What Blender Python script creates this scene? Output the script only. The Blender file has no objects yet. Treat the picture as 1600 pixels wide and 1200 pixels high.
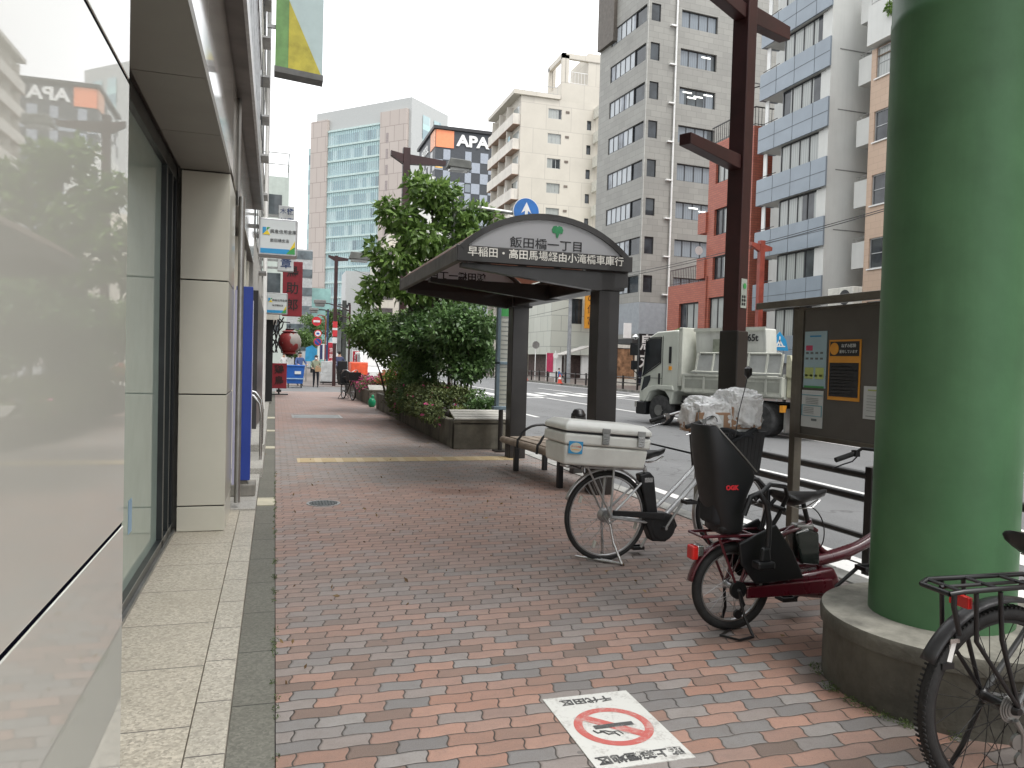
import bpy, math, random
import numpy as np
from mathutils import Vector, Matrix
rnd = random.Random(7)
sc = bpy.context.scene
R_ = math.radians

# ---------------- camera ----------------
psi, pit, th = R_(17.19), R_(1.65), 0.028
F = Vector((math.sin(psi)*math.cos(pit), math.cos(psi)*math.cos(pit), -math.sin(pit)))
RX = Vector((math.cos(psi), -math.sin(psi), 0)); DN = F.cross(RX)
Rc = RX*math.cos(th) - DN*math.sin(th); Dc = RX*math.sin(th) + DN*math.cos(th)
cam = bpy.data.cameras.new('camera'); cam_o = bpy.data.objects.new('camera', cam); sc.collection.objects.link(cam_o)
m4 = Matrix((( Rc.x, -Dc.x, -F.x, 0), (Rc.y, -Dc.y, -F.y, 0), (Rc.z, -Dc.z, -F.z, 1.5), (0, 0, 0, 1)))
cam_o.matrix_world = m4
cam.sensor_width = 36; cam.lens = 27; cam.clip_start = 0.05; cam.clip_end = 3000
sc.camera = cam_o
# ---------------- overcast sky and veiled sun ----------------
w = bpy.data.worlds.new('World'); sc.world = w; w.use_nodes = True
nt = w.node_tree; nt.nodes.clear()
sky = nt.nodes.new('ShaderNodeTexSky'); sky.sky_type = 'NISHITA'; sky.sun_disc = False
SUN_EL, SUN_AZ = R_(62), R_(150)
sky.sun_elevation = SUN_EL; sky.sun_rotation = SUN_AZ; sky.dust_density = 6; sky.air_density = 1.4
hs = nt.nodes.new('ShaderNodeHueSaturation'); hs.inputs['Saturation'].default_value = 0.12
cl = nt.nodes.new('ShaderNodeMix'); cl.data_type = 'RGBA'; cl.inputs[0].default_value = 0.78
tc = nt.nodes.new('ShaderNodeTexCoord'); no = nt.nodes.new('ShaderNodeTexNoise'); no.inputs['Scale'].default_value = 2.2; no.inputs['Detail'].default_value = 5
mpn = nt.nodes.new('ShaderNodeMapping'); mpn.inputs['Scale'].default_value = (1, 1, 2.6)
cr = nt.nodes.new('ShaderNodeValToRGB'); cr.color_ramp.elements[0].position = .3; cr.color_ramp.elements[0].color = (8.9, 9.15, 9.5, 1)
cr.color_ramp.elements[1].position = .7; cr.color_ramp.elements[1].color = (10.6, 10.7, 10.8, 1)
bg = nt.nodes.new('ShaderNodeBackground'); bg.inputs['Strength'].default_value = 0.115
wo = nt.nodes.new('ShaderNodeOutputWorld'); L = nt.links.new
L(sky.outputs[0], hs.inputs['Color']); L(hs.outputs[0], cl.inputs[6]); L(tc.outputs['Generated'], mpn.inputs[0]); L(mpn.outputs[0], no.inputs[0])
L(no.outputs[0], cr.inputs[0]); L(cr.outputs[0], cl.inputs[7]); L(cl.outputs[2], bg.inputs[0]); L(bg.outputs[0], wo.inputs[0])
sl = bpy.data.lights.new('sun', 'SUN'); sl.energy = 1.2; sl.angle = R_(22); sl.color = (1, .97, .93)
so = bpy.data.objects.new('sun', sl); sc.collection.objects.link(so)
sd = Vector((math.sin(SUN_AZ)*math.cos(SUN_EL), math.cos(SUN_AZ)*math.cos(SUN_EL), math.sin(SUN_EL)))
so.rotation_euler = sd.to_track_quat('Z', 'Y').to_euler()
sc.view_settings.view_transform = 'Standard'; sc.view_settings.look = 'None'; sc.view_settings.gamma = 1
sc.view_settings.exposure = 0.9
sc.cycles.max_bounces = 8

# ---------------- node helper ----------------
class S:
    """a socket or number inside one node tree, with arithmetic"""
    def __init__(s, nt, v): s.nt, s.v = nt, v
    def op(s, kind, *a):
        n = s.nt.nodes.new('ShaderNodeMath'); n.operation = kind
        for i, x in enumerate((s,)+a):
            x = x.v if isinstance(x, S) else x
            if isinstance(x, (int, float)): n.inputs[i].default_value = x
            else: s.nt.links.new(x, n.inputs[i])
        return S(s.nt, n.outputs[0])
    def __add__(s, o): return s.op('ADD', o)
    def __sub__(s, o): return s.op('SUBTRACT', o)
    def __mul__(s, o): return s.op('MULTIPLY', o)
    def __truediv__(s, o): return s.op('DIVIDE', o)
    def floor(s): return s.op('FLOOR')
    def fract(s): return s.op('FRACT')
    def sin(s): return s.op('SINE')
    def lt(s, o): return s.op('LESS_THAN', o)
    def gt(s, o): return s.op('GREATER_THAN', o)
    def min(s, o): return s.op('MINIMUM', o)
    def max(s, o): return s.op('MAXIMUM', o)
    def step(s, a, b):
        n = s.nt.nodes.new('ShaderNodeMapRange'); n.inputs[1].default_value = a; n.inputs[2].default_value = b
        s.nt.links.new(s.v, n.inputs[0]); return S(s.nt, n.outputs[0])
def base_mat(name):
    m = bpy.data.materials.new(name); m.use_nodes = True
    nt = m.node_tree; b = nt.nodes['Principled BSDF']; return m, nt, b
def xyz(nt, kind='Object'):
    t = nt.nodes.new('ShaderNodeTexCoord'); s = nt.nodes.new('ShaderNodeSeparateXYZ'); nt.links.new(t.outputs[kind], s.inputs[0])
    return S(nt, s.outputs[0]), S(nt, s.outputs[1]), S(nt, s.outputs[2]), t.outputs[kind]
def noise(nt, vec, scale, detail=3, rough=.55, out=0):
    n = nt.nodes.new('ShaderNodeTexNoise'); n.inputs['Scale'].default_value = scale; n.inputs['Detail'].default_value = detail; n.inputs['Roughness'].default_value = rough
    if vec is not None: nt.links.new(vec, n.inputs['Vector'])
    return S(nt, n.outputs[out])
def mixc(nt, fac, a, b, mode='MIX'):
    n = nt.nodes.new('ShaderNodeMix'); n.data_type = 'RGBA'; n.blend_type = mode
    for i, x in ((0, fac), (6, a), (7, b)):
        x = x.v if isinstance(x, S) else x
        if isinstance(x, (int, float)): n.inputs[i].default_value = x
        elif isinstance(x, (tuple, list)): n.inputs[i].default_value = tuple(x)[:3]+(1,)
        else: nt.links.new(x, n.inputs[i])
    return n.outputs[2]
def ramp(nt, fac, stops, const=False):
    n = nt.nodes.new('ShaderNodeValToRGB'); nt.links.new(fac.v, n.inputs[0]); e = n.color_ramp.elements
    if const: n.color_ramp.interpolation = 'CONSTANT'
    e[0].position, e[0].color = stops[0][0], tuple(stops[0][1])+(1,)
    e[1].position, e[1].color = stops[1][0], tuple(stops[1][1])+(1,)
    for p, c in stops[2:]:
        k = e.new(p); k.color = tuple(c)+(1,)
    return n.outputs[0]
def bump(nt, b, h, strength=.3, dist=.01):
    n = nt.nodes.new('ShaderNodeBump'); n.inputs['Strength'].default_value = strength; n.inputs['Distance'].default_value = dist
    nt.links.new(h.v if isinstance(h, S) else h, n.inputs['Height']); nt.links.new(n.outputs[0], b.inputs['Normal'])
MC = {}
def mat(name, col, rough=.6, metal=0, var=.18, scale=3., bmp=0, spec=.5, coat=0, ior=1.5, alpha=1, trans=0, stain=0):
    """paint / metal / stone with its own dirt: two sizes of noise vary the colour and the gloss"""
    if name in MC: return MC[name]
    m, nt, b = base_mat(name)
    x, y, z, vec = xyz(nt)
    n1 = noise(nt, vec, scale, 5, .6)
    d = tuple(c*(1-var*1.4) for c in col); l = tuple(min(1, c*(1+var)) for c in col)
    c = ramp(nt, n1, ((.32, d), (.68, l)))
    if stain:
        mp = nt.nodes.new('ShaderNodeMapping'); mp.inputs['Scale'].default_value = (2.2, 2.2, .16); nt.links.new(vec, mp.inputs[0])
        n2 = noise(nt, mp.outputs[0], 2.5, 6, .65)
        c = mixc(nt, n2.step(.5, .75)*stain, c, tuple(k*.45 for k in col))
    nt.links.new(c, b.inputs['Base Color'])
    b.inputs['Roughness'].default_value = rough; b.inputs['Metallic'].default_value = metal
    rr = noise(nt, vec, scale*2.3, 3).step(.2, .8)*(.22*rough)+(rough*.9)
    nt.links.new(rr.v, b.inputs['Roughness'])
    b.inputs['Specular IOR Level'].default_value = spec; b.inputs['Coat Weight'].default_value = coat; b.inputs['IOR'].default_value = ior
    if trans: b.inputs['Transmission Weight'].default_value = trans
    if alpha < 1: b.inputs['Alpha'].default_value = alpha
    if bmp: bump(nt, b, noise(nt, vec, scale*9, 4), bmp, .01)
    MC[name] = m; return m

# ---------------- mesh helper ----------------
class MB:
    def __init__(s): s.v, s.f, s.m, s.g = [], [], [], []
    def add(s, vs, fs, mi=0):
        o = len(s.v); s.g.append((vs, fs, mi)); s.v += [tuple(p) for p in vs]; s.f += [tuple(i+o for i in f) for f in fs]; s.m += [mi]*len(fs); return s
    def box(s, x0, x1, y0, y1, z0, z1, mi=0):
        x0, x1 = min(x0, x1), max(x0, x1); y0, y1 = min(y0, y1), max(y0, y1); z0, z1 = min(z0, z1), max(z0, z1)
        return s.add([(x0, y0, z0), (x1, y0, z0), (x1, y1, z0), (x0, y1, z0), (x0, y0, z1), (x1, y0, z1), (x1, y1, z1), (x0, y1, z1)],
            [(3, 2, 1, 0), (4, 5, 6, 7), (0, 1, 5, 4), (1, 2, 6, 5), (2, 3, 7, 6), (3, 0, 4, 7)], mi)
    def obox(s, O, a, b, c, mi=0):
        O, a, b, c = map(Vector, (O, a, b, c))
        if a.cross(b).dot(c) < 0: O, a = O+a, -a
        P = [O, O+a, O+a+b, O+b, O+c, O+a+c, O+a+b+c, O+b+c]
        return s.add(P, [(3, 2, 1, 0), (4, 5, 6, 7), (0, 1, 5, 4), (1, 2, 6, 5), (2, 3, 7, 6), (3, 0, 4, 7)], mi)
    def beam(s, p, q, wd, h=None, up=(0, 0, 1), mi=0):
        p, q = Vector(p), Vector(q); h = h or wd; d = q-p; side = d.cross(Vector(up)).normalized(); u = side.cross(d).normalized()
        return s.obox(p-side*wd/2-u*h/2, side*wd, d, u*h, mi)
    def quad(s, a, b, c, d, mi=0): return s.add([a, b, c, d], [(0, 1, 2, 3)], mi)
    def tube(s, pts, r, n=8, closed=False, mi=0, cap=True):
        P = [Vector(p) for p in pts]; k = len(P); rr = r if isinstance(r, (list, tuple)) else [r]*k
        T = []
        for i in range(k):
            a = P[(i-1) % k] if (closed or i) else P[i]; b = P[(i+1) % k] if (closed or i < k-1) else P[i]
            T.append((b-a).normalized())
        u = T[0].orthogonal().normalized(); vs = []
        for i in range(k):
            u = (u-T[i]*u.dot(T[i])).normalized(); w_ = T[i].cross(u)
            for j in range(n):
                a = 2*math.pi*j/n; vs.append(P[i]+(u*math.cos(a)+w_*math.sin(a))*rr[i])
        fs = []
        for i in range(k if closed else k-1):
            i2 = (i+1) % k
            for j in range(n): j2 = (j+1) % n; fs.append((i*n+j, i*n+j2, i2*n+j2, i2*n+j))
        if cap and not closed: fs += [tuple(range(n-1, -1, -1)), tuple((k-1)*n+j for j in range(n))]
        return s.add(vs, fs, mi)
    def torus(s, c, R, r, n=40, m=8, a0=0, a1=360, axis='y', mi=0, sx=1.):
        c = Vector(c); full = a1-a0 >= 360; pts = []
        N = n if full else max(3, int(n*(a1-a0)/360))
        vs, fs = [], []
        cnt = N if full else N+1
        for i in range(cnt):
            a = R_(a0+(a1-a0)*i/N)
            for j in range(m):
                b = 2*math.pi*j/m; rad = R+r*math.cos(b); w_ = r*math.sin(b)*sx
                p = (rad*math.cos(a), w_, rad*math.sin(a)) if axis == 'y' else ((rad*math.cos(a), rad*math.sin(a), w_) if axis == 'z' else (w_, rad*math.cos(a), rad*math.sin(a)))
                vs.append(c+Vector(p))
        for i in range(N):
            i2 = (i+1) % cnt
            for j in range(m): j2 = (j+1) % m; fs.append((i*m+j, i*m+j2, i2*m+j2, i2*m+j))
        return s.add(vs, fs, mi)
    def lathe(s, c, prof, n=24, axis='z', mi=0, cap=True):
        c = Vector(c); vs, fs = [], []; k = len(prof)
        for (r, h) in prof:
            for j in range(n):
                a = 2*math.pi*j/n
                vs.append(c+(Vector((r*math.cos(a), r*math.sin(a), h)) if axis == 'z' else Vector((r*math.cos(a), -h, r*math.sin(a))) if axis == 'y' else Vector((h, r*math.cos(a), r*math.sin(a)))))
        for i in range(k-1):
            for j in range(n): j2 = (j+1) % n; fs.append((i*n+j, i*n+j2, (i+1)*n+j2, (i+1)*n+j))
        if cap: fs += [tuple(range(n-1, -1, -1)), tuple((k-1)*n+j for j in range(n))]
        return s.add(vs, fs, mi)
    def prism(s, pts, ext, mi=0):
        """closed outline of 3-D points pushed along ext"""
        P = [Vector(p) for p in pts]; e = Vector(ext); n = len(P)
        nor = sum(((P[i]).cross(P[(i+1) % n]) for i in range(n)), Vector())
        if nor.dot(e) > 0: P.reverse()
        return s.add(P+[p+e for p in P], [tuple(range(n)), tuple(range(2*n-1, n-1, -1))]+[(i, i+n, (i+1) % n+n, (i+1) % n) for i in range(n)], mi)
    def sphere(s, c, r, n=14, m=8, mi=0):
        r = r if isinstance(r, (tuple, list)) else (r, r, r)
        prof = [(math.sin(math.pi*i/m), -math.cos(math.pi*i/m)) for i in range(m+1)]; vs, fs = [], []
        for q, h in prof:
            for j in range(n): a = 2*math.pi*j/n; vs.append((c[0]+r[0]*max(q, .001)*math.cos(a), c[1]+r[1]*max(q, .001)*math.sin(a), c[2]+r[2]*h))
        for i in range(m):
            for j in range(n): fs.append((i*n+j, i*n+(j+1) % n, (i+1)*n+(j+1) % n, (i+1)*n+j))
        return s.add(vs, fs, mi)
    def parts(s, name, mats, parent, **k):
        for vs, fs, mi in s.g: b = MB(); b.add(vs, fs, mi); b.build(name, mats, parent, **k)
    def build(s, name, mats, parent=None, smooth=0, bevel=0, seg=2, loc=None):
        me = bpy.data.meshes.new(name); me.from_pydata(s.v, [], s.f)
        for m in (mats if isinstance(mats, (list, tuple)) else [mats]): me.materials.append(m)
        if s.m and max(s.m) > 0: me.polygons.foreach_set('material_index', s.m)
        if smooth:
            me.polygons.foreach_set('use_smooth', [True]*len(me.polygons)); me.set_sharp_from_angle(angle=R_(smooth))
        me.update(); o = bpy.data.objects.new(name, me); sc.collection.objects.link(o)
        if parent is not None: o.parent = parent
        if loc: o.location = loc
        if bevel:
            b = o.modifiers.new('bevel', 'BEVEL'); b.width = bevel; b.segments = seg; b.limit_method = 'ANGLE'; b.angle_limit = R_(40)
        return o
def tag(o, label=None, cat=None, group=None, kind=None):
    if label: o['label'] = label
    if cat: o['category'] = cat
    if group: o['group'] = group
    if kind: o['kind'] = kind
    return o
def thing(name, label, cat, loc=(0, 0, 0), rz=0, group=None):
    o = bpy.data.objects.new(name, None); sc.collection.objects.link(o); o.empty_display_size = .2
    o.location = loc; o.rotation_euler = (0, 0, rz); return tag(o, label, cat, group)
def copy_tree(o, parent=None):
    c = o.copy(); sc.collection.objects.link(c)
    if parent is not None: c.parent = parent
    for ch in o.children: copy_tree(ch, c)
    return c
def text(body, size, m, parent, O, U, V, ext=.004, name='lettering', align='CENTER', sx=1., bold=0, mirror=False):
    """flat lettering: O = anchor, U = reading direction, V = up direction"""
    c = bpy.data.curves.new(name, 'FONT'); c.body = body; c.size = size; c.align_x = align; c.align_y = 'CENTER'; c.extrude = ext/2
    c.resolution_u = 3
    if bold: c.offset = bold
    o = bpy.data.objects.new(name+'_curve', c); sc.collection.objects.link(o)
    dg = bpy.context.evaluated_depsgraph_get(); me = bpy.data.meshes.new_from_object(o.evaluated_get(dg))
    bpy.data.objects.remove(o); bpy.data.curves.remove(c)
    U, V = Vector(U).normalized(), Vector(V).normalized(); N = U.cross(V)
    if mirror: N = -N
    Mx = Matrix(((U.x*sx, V.x, N.x, O[0]), (U.y*sx, V.y, N.y, O[1]), (U.z*sx, V.z, N.z, O[2]), (0, 0, 0, 1)))
    me.transform(Mx); me.materials.clear(); me.materials.append(m); me.name = name
    o = bpy.data.objects.new(name, me); sc.collection.objects.link(o)
    if parent is not None: o.parent = parent
    return o
def leaves(name, clumps, count, size, m, parent=None, aspect=.45, seed=1, droop=.3, shell=.55):
    """leaf blades spread through ellipsoid clumps (cx,cy,cz,rx,ry,rz)"""
    g = np.random.default_rng(seed); cl = np.array(clumps, float)
    vol = cl[:, 3]*cl[:, 4]*cl[:, 5]; vol = vol**.75; k = g.choice(len(cl), count, p=vol/vol.sum())
    d = g.normal(size=(count, 3)); d /= np.linalg.norm(d, axis=1)[:, None]
    rad = shell+(1-shell)*g.random(count)**.7; rad = np.where(g.random(count) < .25, g.random(count)**.5, rad)*(1+.12*g.normal(size=count))
    p = cl[k, :3]+d*cl[k, 3:6]*rad[:, None]
    # blade direction: outwards and drooping
    t = d*.6+g.normal(size=(count, 3))*.7; t[:, 2] -= droop; t /= np.linalg.norm(t, axis=1)[:, None]
    n = g.normal(size=(count, 3))*.7+d*.5; n[:, 2] += .8
    sd_ = np.cross(t, n); sd_ /= np.linalg.norm(sd_, axis=1)[:, None]
    s_ = size*(.6+.8*g.random(count))[:, None]; nn = np.cross(sd_, t)
    a = p; b = p+t*s_*.45+sd_*s_*aspect*.5+nn*s_*.06; c = p+t*s_; e = p+t*s_*.45-sd_*s_*aspect*.5+nn*s_*.06
    v = np.stack([a, b, c, e], 1).reshape(-1, 3)
    me = bpy.data.meshes.new(name); me.vertices.add(count*4); me.vertices.foreach_set('co', v.ravel())
    me.loops.add(count*6); me.polygons.add(count*2)
    i = np.arange(count)*4; lp = np.stack([i, i+1, i+2, i, i+2, i+3], 1).ravel()
    me.loops.foreach_set('vertex_index', lp); me.polygons.foreach_set('loop_start', np.arange(count*2)*3); me.polygons.foreach_set('loop_total', np.full(count*2, 3))
    me.update(calc_edges=True); me.validate(); me.materials.append(m)
    o = bpy.data.objects.new(name, me); sc.collection.objects.link(o)
    if parent is not None: o.parent = parent
    return o

# ---------------- materials ----------------
def leaf_mat(name, dark, light, rough=.5, tr=.25):
    m, nt, b = base_mat(name); g = nt.nodes.new('ShaderNodeNewGeometry'); x, y, z, vec = xyz(nt)
    r = S(nt, g.outputs['Random Per Island']); n1 = noise(nt, vec, 1.6, 2)
    c = ramp(nt, (r*.6+n1*.6), ((.25, dark), (.8, light)))
    nt.links.new(c, b.inputs['Base Color']); b.inputs['Roughness'].default_value = rough
    tb = nt.nodes.new('ShaderNodeBsdfTranslucent'); nt.links.new(c, tb.inputs[0]); mx = nt.nodes.new('ShaderNodeMixShader'); mx.inputs[0].default_value = tr
    out = nt.nodes['Material Output']; nt.links.new(b.outputs[0], mx.inputs[1]); nt.links.new(tb.outputs[0], mx.inputs[2]); nt.links.new(mx.outputs[0], out.inputs[0])
    return m
def brick_pave():
    m, nt, b = base_mat('brick_paving'); x, y, z, vec = xyz(nt)
    h, Lb = .0925, .193
    wob = noise(nt, vec, 5, 2)
    yy = y+((x*(2*math.pi/Lb*1.0)).sin())*.004+(wob-.5)*.006
    row = (yy/h).floor(); fy = (yy/h).fract()
    half = (row*.5).fract()
    xs = x+half*Lb*1.0+((fy*6.283).sin())*.0055+(fy*-1+.5)*.010+(wob-.5)*.014
    cx = xs/Lb; col = cx.floor(); fx = cx.fract()
    wn = nt.nodes.new('ShaderNodeTexWhiteNoise'); wn.noise_dimensions = '3D'; cv = nt.nodes.new('ShaderNodeCombineXYZ')
    nt.links.new(col.v, cv.inputs[0]); nt.links.new(row.v, cv.inputs[1]); nt.links.new(cv.outputs[0], wn.inputs['Vector'])
    rv = S(nt, wn.outputs['Value']); wc = nt.nodes.new('ShaderNodeSeparateColor'); nt.links.new(wn.outputs['Color'], wc.inputs[0])
    r2 = S(nt, wc.outputs[1])
    # which colour dominates follows the laid pattern along the pavement: red courses, grey bands, red again
    lay = S(nt, ramp(nt, y/40, ((0, (.5,)*3), (.105, (.5,)*3), (.16, (.36,)*3), (.222, (.28,)*3), (.232, (.8,)*3), (.275, (.84,)*3), (.30, (.86,)*3), (.40, (.72,)*3), (.415, (.22,)*3), (.60, (.3,)*3), (.9, (.3,)*3))))
    lay = lay+(noise(nt, vec, .55, 2)-.5)*.5
    isgrey = rv.lt(lay*.80)
    red = ramp(nt, r2, ((0, (.11, .075, .060)), (.2, (.19, .115, .088)), (.45, (.285, .145, .10)), (.7, (.225, .145, .12)), (.85, (.33, .18, .13)), (1., (.27, .165, .13))))
    gry = ramp(nt, r2, ((0, (.125, .12, .12)), (.45, (.17, .165, .163)), (.7, (.215, .18, .165)), (1., (.225, .218, .212))))
    c = mixc(nt, isgrey, red, gry)
    zone = ramp(nt, y/40, ((0, (.24, .17, .145)), (.105, (.225, .175, .158)), (.135, (.21, .175, .162)), (.15, (.27, .185, .16)), (.22, (.28, .19, .165)), (.232, (.235, .20, .185)), (.285, (.24, .215, .20)), (.40, (.26, .215, .20)), (.415, (.28, .19, .17)), (.9, (.30, .22, .20))))
    c = mixc(nt, y.step(3.4, 4.8)*.58, c, zone)
    fine = noise(nt, vec, 260, 2); c = mixc(nt, (fine.step(.35, .7))*.20, c, (.48, .43, .38)); spk = noise(nt, vec, 90, 4, .7); c = mixc(nt, spk.step(.52, .72)*.38, c, (.10, .075, .062)); mot = noise(nt, vec, 14, 4, .65); c = mixc(nt, mot.step(.45, .75)*.30, c, (.13, .105, .092))
    big = noise(nt, vec, 1.1, 6, .7); c = mixc(nt, big.step(.48, .8)*.35, c, (.13, .10, .085), 'MIX')
    # old rust-brown spill
    sx, sy = (x-2.05)/.55, (y-8.55)/.28; dd = (sx*sx+sy*sy).op('SQRT')+(noise(nt, vec, 7, 3)-.5)*.9
    c = mixc(nt, dd.step(1.15, .4)*.6, c, (.13, .065, .045))
    # gum spots
    vo = nt.nodes.new('ShaderNodeTexVoronoi'); vo.inputs['Scale'].default_value = 2.3; nt.links.new(vec, vo.inputs['Vector'])
    c = mixc(nt, S(nt, vo.outputs['Distance']).lt(.035)*.55, c, (.08, .075, .07))
    ex = fx.min(fx*-1+1)*Lb; ey = fy.min(fy*-1+1)*h; e = ex.min(ey)+(noise(nt, vec, 40, 2)-.5)*.003
    joint = e.step(.0042, .0020)
    jw = noise(nt, vec, 1.7, 3); jc = mixc(nt, jw.step(.35, .65), (.022, .019, .017), (.075, .062, .052))
    far = y.step(20, 9)*.35+.65
    c = mixc(nt, joint*far, c, jc); nt.links.new(c, b.inputs['Base Color'])
    b.inputs['Roughness'].default_value = .72
    nt.links.new((fine*.12+.55+rv*.12).v, b.inputs['Roughness'])
    bump(nt, b, e.step(0, .010)*1.+fine*.12+rv*.5+noise(nt, vec, 2.2, 3)*1.5, .7, .005)
    return m
def granite(name, col, tile=None, off=0., rough=.5, jointc=(.1, .09, .08), sp=.5):
    m, nt, b = base_mat(name); x, y, z, vec = xyz(nt)
    vo = nt.nodes.new('ShaderNodeTexVoronoi'); vo.inputs['Scale'].default_value = 95; nt.links.new(vec, vo.inputs['Vector'])
    sc_ = nt.nodes.new('ShaderNodeSeparateColor'); nt.links.new(vo.outputs['Color'], sc_.inputs[0])
    v = S(nt, sc_.outputs[0]); c = ramp(nt, v, ((0, tuple(k*(1-.75*sp) for k in col)), (.22, tuple(k*.85 for k in col)), (.6, col), (1, tuple(min(1, k*(1+.6*sp)) for k in col))))
    n1 = noise(nt, vec, 1.4, 5, .65); c = mixc(nt, n1.step(.42, .75)*.4, c, tuple(k*.62 for k in (col[0], col[1]*.97, col[2]*.9)))
    if tile:
        f = ((y-off)/tile).fract(); e = f.min(f*-1+1)*tile; j = e.step(.005, .003)
        row = ((y-off)/tile).floor(); wn = nt.nodes.new('ShaderNodeTexWhiteNoise'); wn.noise_dimensions = '1D'; nt.links.new(row.v, wn.inputs['W'])
        c = mixc(nt, S(nt, wn.outputs[0])*.22, c, tuple(k*.6 for k in col)); c = mixc(nt, j, c, jointc)
        bump(nt, b, e.step(0, .006)+v*.15, .4, .004)
    nt.links.new(c, b.inputs['Base Color']); b.inputs['Roughness'].default_value = rough; return m
def asphalt(name, base=(.15, .153, .155)):
    m, nt, b = base_mat(name); x, y, z, vec = xyz(nt)
    n1 = noise(nt, vec, 130, 3, .7); n2 = noise(nt, vec, .5, 5, .6)
    mp = nt.nodes.new('ShaderNodeMapping'); mp.inputs['Scale'].default_value = (1.3, .05, 1); nt.links.new(vec, mp.inputs[0]); n3 = noise(nt, mp.outputs[0], 1., 4)
    c = ramp(nt, n1, ((.3, tuple(k*.62 for k in base)), (.7, tuple(k*1.4 for k in base))))
    c = mixc(nt, n2.step(.4, .7)*.35, c, tuple(k*.7 for k in base)); c = mixc(nt, n3.step(.45, .7)*.4, c, tuple(k*1.35 for k in base))
    vo = nt.nodes.new('ShaderNodeTexVoronoi'); vo.feature = 'DISTANCE_TO_EDGE'; vo.inputs['Scale'].default_value = .33; wv = nt.nodes.new('ShaderNodeVectorMath'); wv.operation = 'ADD'
    nn = nt.nodes.new('ShaderNodeTexNoise'); nn.inputs['Scale'].default_value = 1.6; nt.links.new(vec, nn.inputs['Vector']); nt.links.new(vec, wv.inputs[0]); nt.links.new(nn.outputs[1], wv.inputs[1]); nt.links.new(wv.outputs[0], vo.inputs['Vector'])
    c = mixc(nt, S(nt, vo.outputs[0]).step(.006, .002)*.5, c, (.04, .04, .04))
    nt.links.new(c, b.inputs['Base Color']); b.inputs['Roughness'].default_value = .75; bump(nt, b, n1, .5, .006); return m
def worn_paint(name, col=(.72, .72, .70), under=(.2, .2, .2), wear=.5, lo=.56):
    m, nt, b = base_mat(name); x, y, z, vec = xyz(nt)
    n1 = noise(nt, vec, 9, 6, .75); n2 = noise(nt, vec, 90, 2)
    c = mixc(nt, (n1*.75+n2*.25).step(lo, lo+.12)*wear, col, under); nt.links.new(c, b.inputs['Base Color']); b.inputs['Roughness'].default_value = .6; return m
def tiles(name, a, b_, tw, th_, grout, axis='x', jw=.012, rough=.55, bm=.25, stain=.25):
    """small wall tiles / brick courses with half-bond, coloured per tile"""
    m, nt, b = base_mat(name); x, y, z, vec = xyz(nt)
    u = x+y; row = (z/th_).floor(); fz = (z/th_).fract(); us = u+(row*.5).fract()*tw; col = (us/tw).floor(); fu = (us/tw).fract()
    cv = nt.nodes.new('ShaderNodeCombineXYZ'); nt.links.new(col.v, cv.inputs[0]); nt.links.new(row.v, cv.inputs[1]); wn = nt.nodes.new('ShaderNodeTexWhiteNoise'); nt.links.new(cv.outputs[0], wn.inputs['Vector'])
    c = mixc(nt, S(nt, wn.outputs[0]), a, b_); e = (fu.min(fu*-1+1)*tw).min(fz.min(fz*-1+1)*th_)
    n1 = noise(nt, vec, .35, 6, .65); c = mixc(nt, n1.step(.42, .75)*stain, c, tuple(k*.6 for k in a))
    c = mixc(nt, e.lt(jw)*.8, c, grout); nt.links.new(c, b.inputs['Base Color']); b.inputs['Roughness'].default_value = rough
    return m
def glass(name, tint=(.05, .06, .065), rough=.04, ior=1.5, var=1., curtain=None):
    """window pane seen from the street: dark room behind, sky on the surface, blinds behind some"""
    m, nt, b = base_mat(name); x, y, z, vec = xyz(nt); oi = nt.nodes.new('ShaderNodeObjectInfo')
    rd = S(nt, oi.outputs['Random']); n1 = noise(nt, vec, .8, 3)
    c = ramp(nt, n1, ((.35, tuple(k*.5 for k in tint)), (.7, tuple(k*1.5 for k in tint))))
    if curtain:
        st = (((x+y)*38).sin()*.5+.5)*.25; pane = ((x+y)/.9+rd*7).floor(); wn = nt.nodes.new('ShaderNodeTexWhiteNoise'); wn.noise_dimensions = '1D'; nt.links.new(pane.v, wn.inputs['W'])
        c = mixc(nt, S(nt, wn.outputs[0]).gt(.45)*(st*-1+.9), c, curtain)
    nt.links.new(c, b.inputs['Base Color']); b.inputs['Roughness'].default_value = rough; b.inputs['IOR'].default_value = ior
    bump(nt, b, noise(nt, vec, .7, 1), .04, .05); return m
def see_glass(name, tint=(.9, .96, .94), rough=.0):
    m, nt, b = base_mat(name); nt.nodes.remove(b); gl = nt.nodes.new('ShaderNodeBsdfGlossy'); gl.inputs['Roughness'].default_value = .01
    tr = nt.nodes.new('ShaderNodeBsdfTransparent'); tr.inputs[0].default_value = tint+(1,); fr = nt.nodes.new('ShaderNodeFresnel'); fr.inputs[0].default_value = 1.5
    mx = nt.nodes.new('ShaderNodeMixShader'); L = nt.links.new; L(fr.outputs[0], mx.inputs[0]); L(tr.outputs[0], mx.inputs[1]); L(gl.outputs[0], mx.inputs[2]); L(mx.outputs[0], nt.nodes['Material Output'].inputs[0]); return m
def emit(name, col, s):
    m, nt, b = base_mat(name); b.inputs['Base Color'].default_value = col+(1,); b.inputs['Emission Color'].default_value = col+(1,); b.inputs['Emission Strength'].default_value = s; return m

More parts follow.
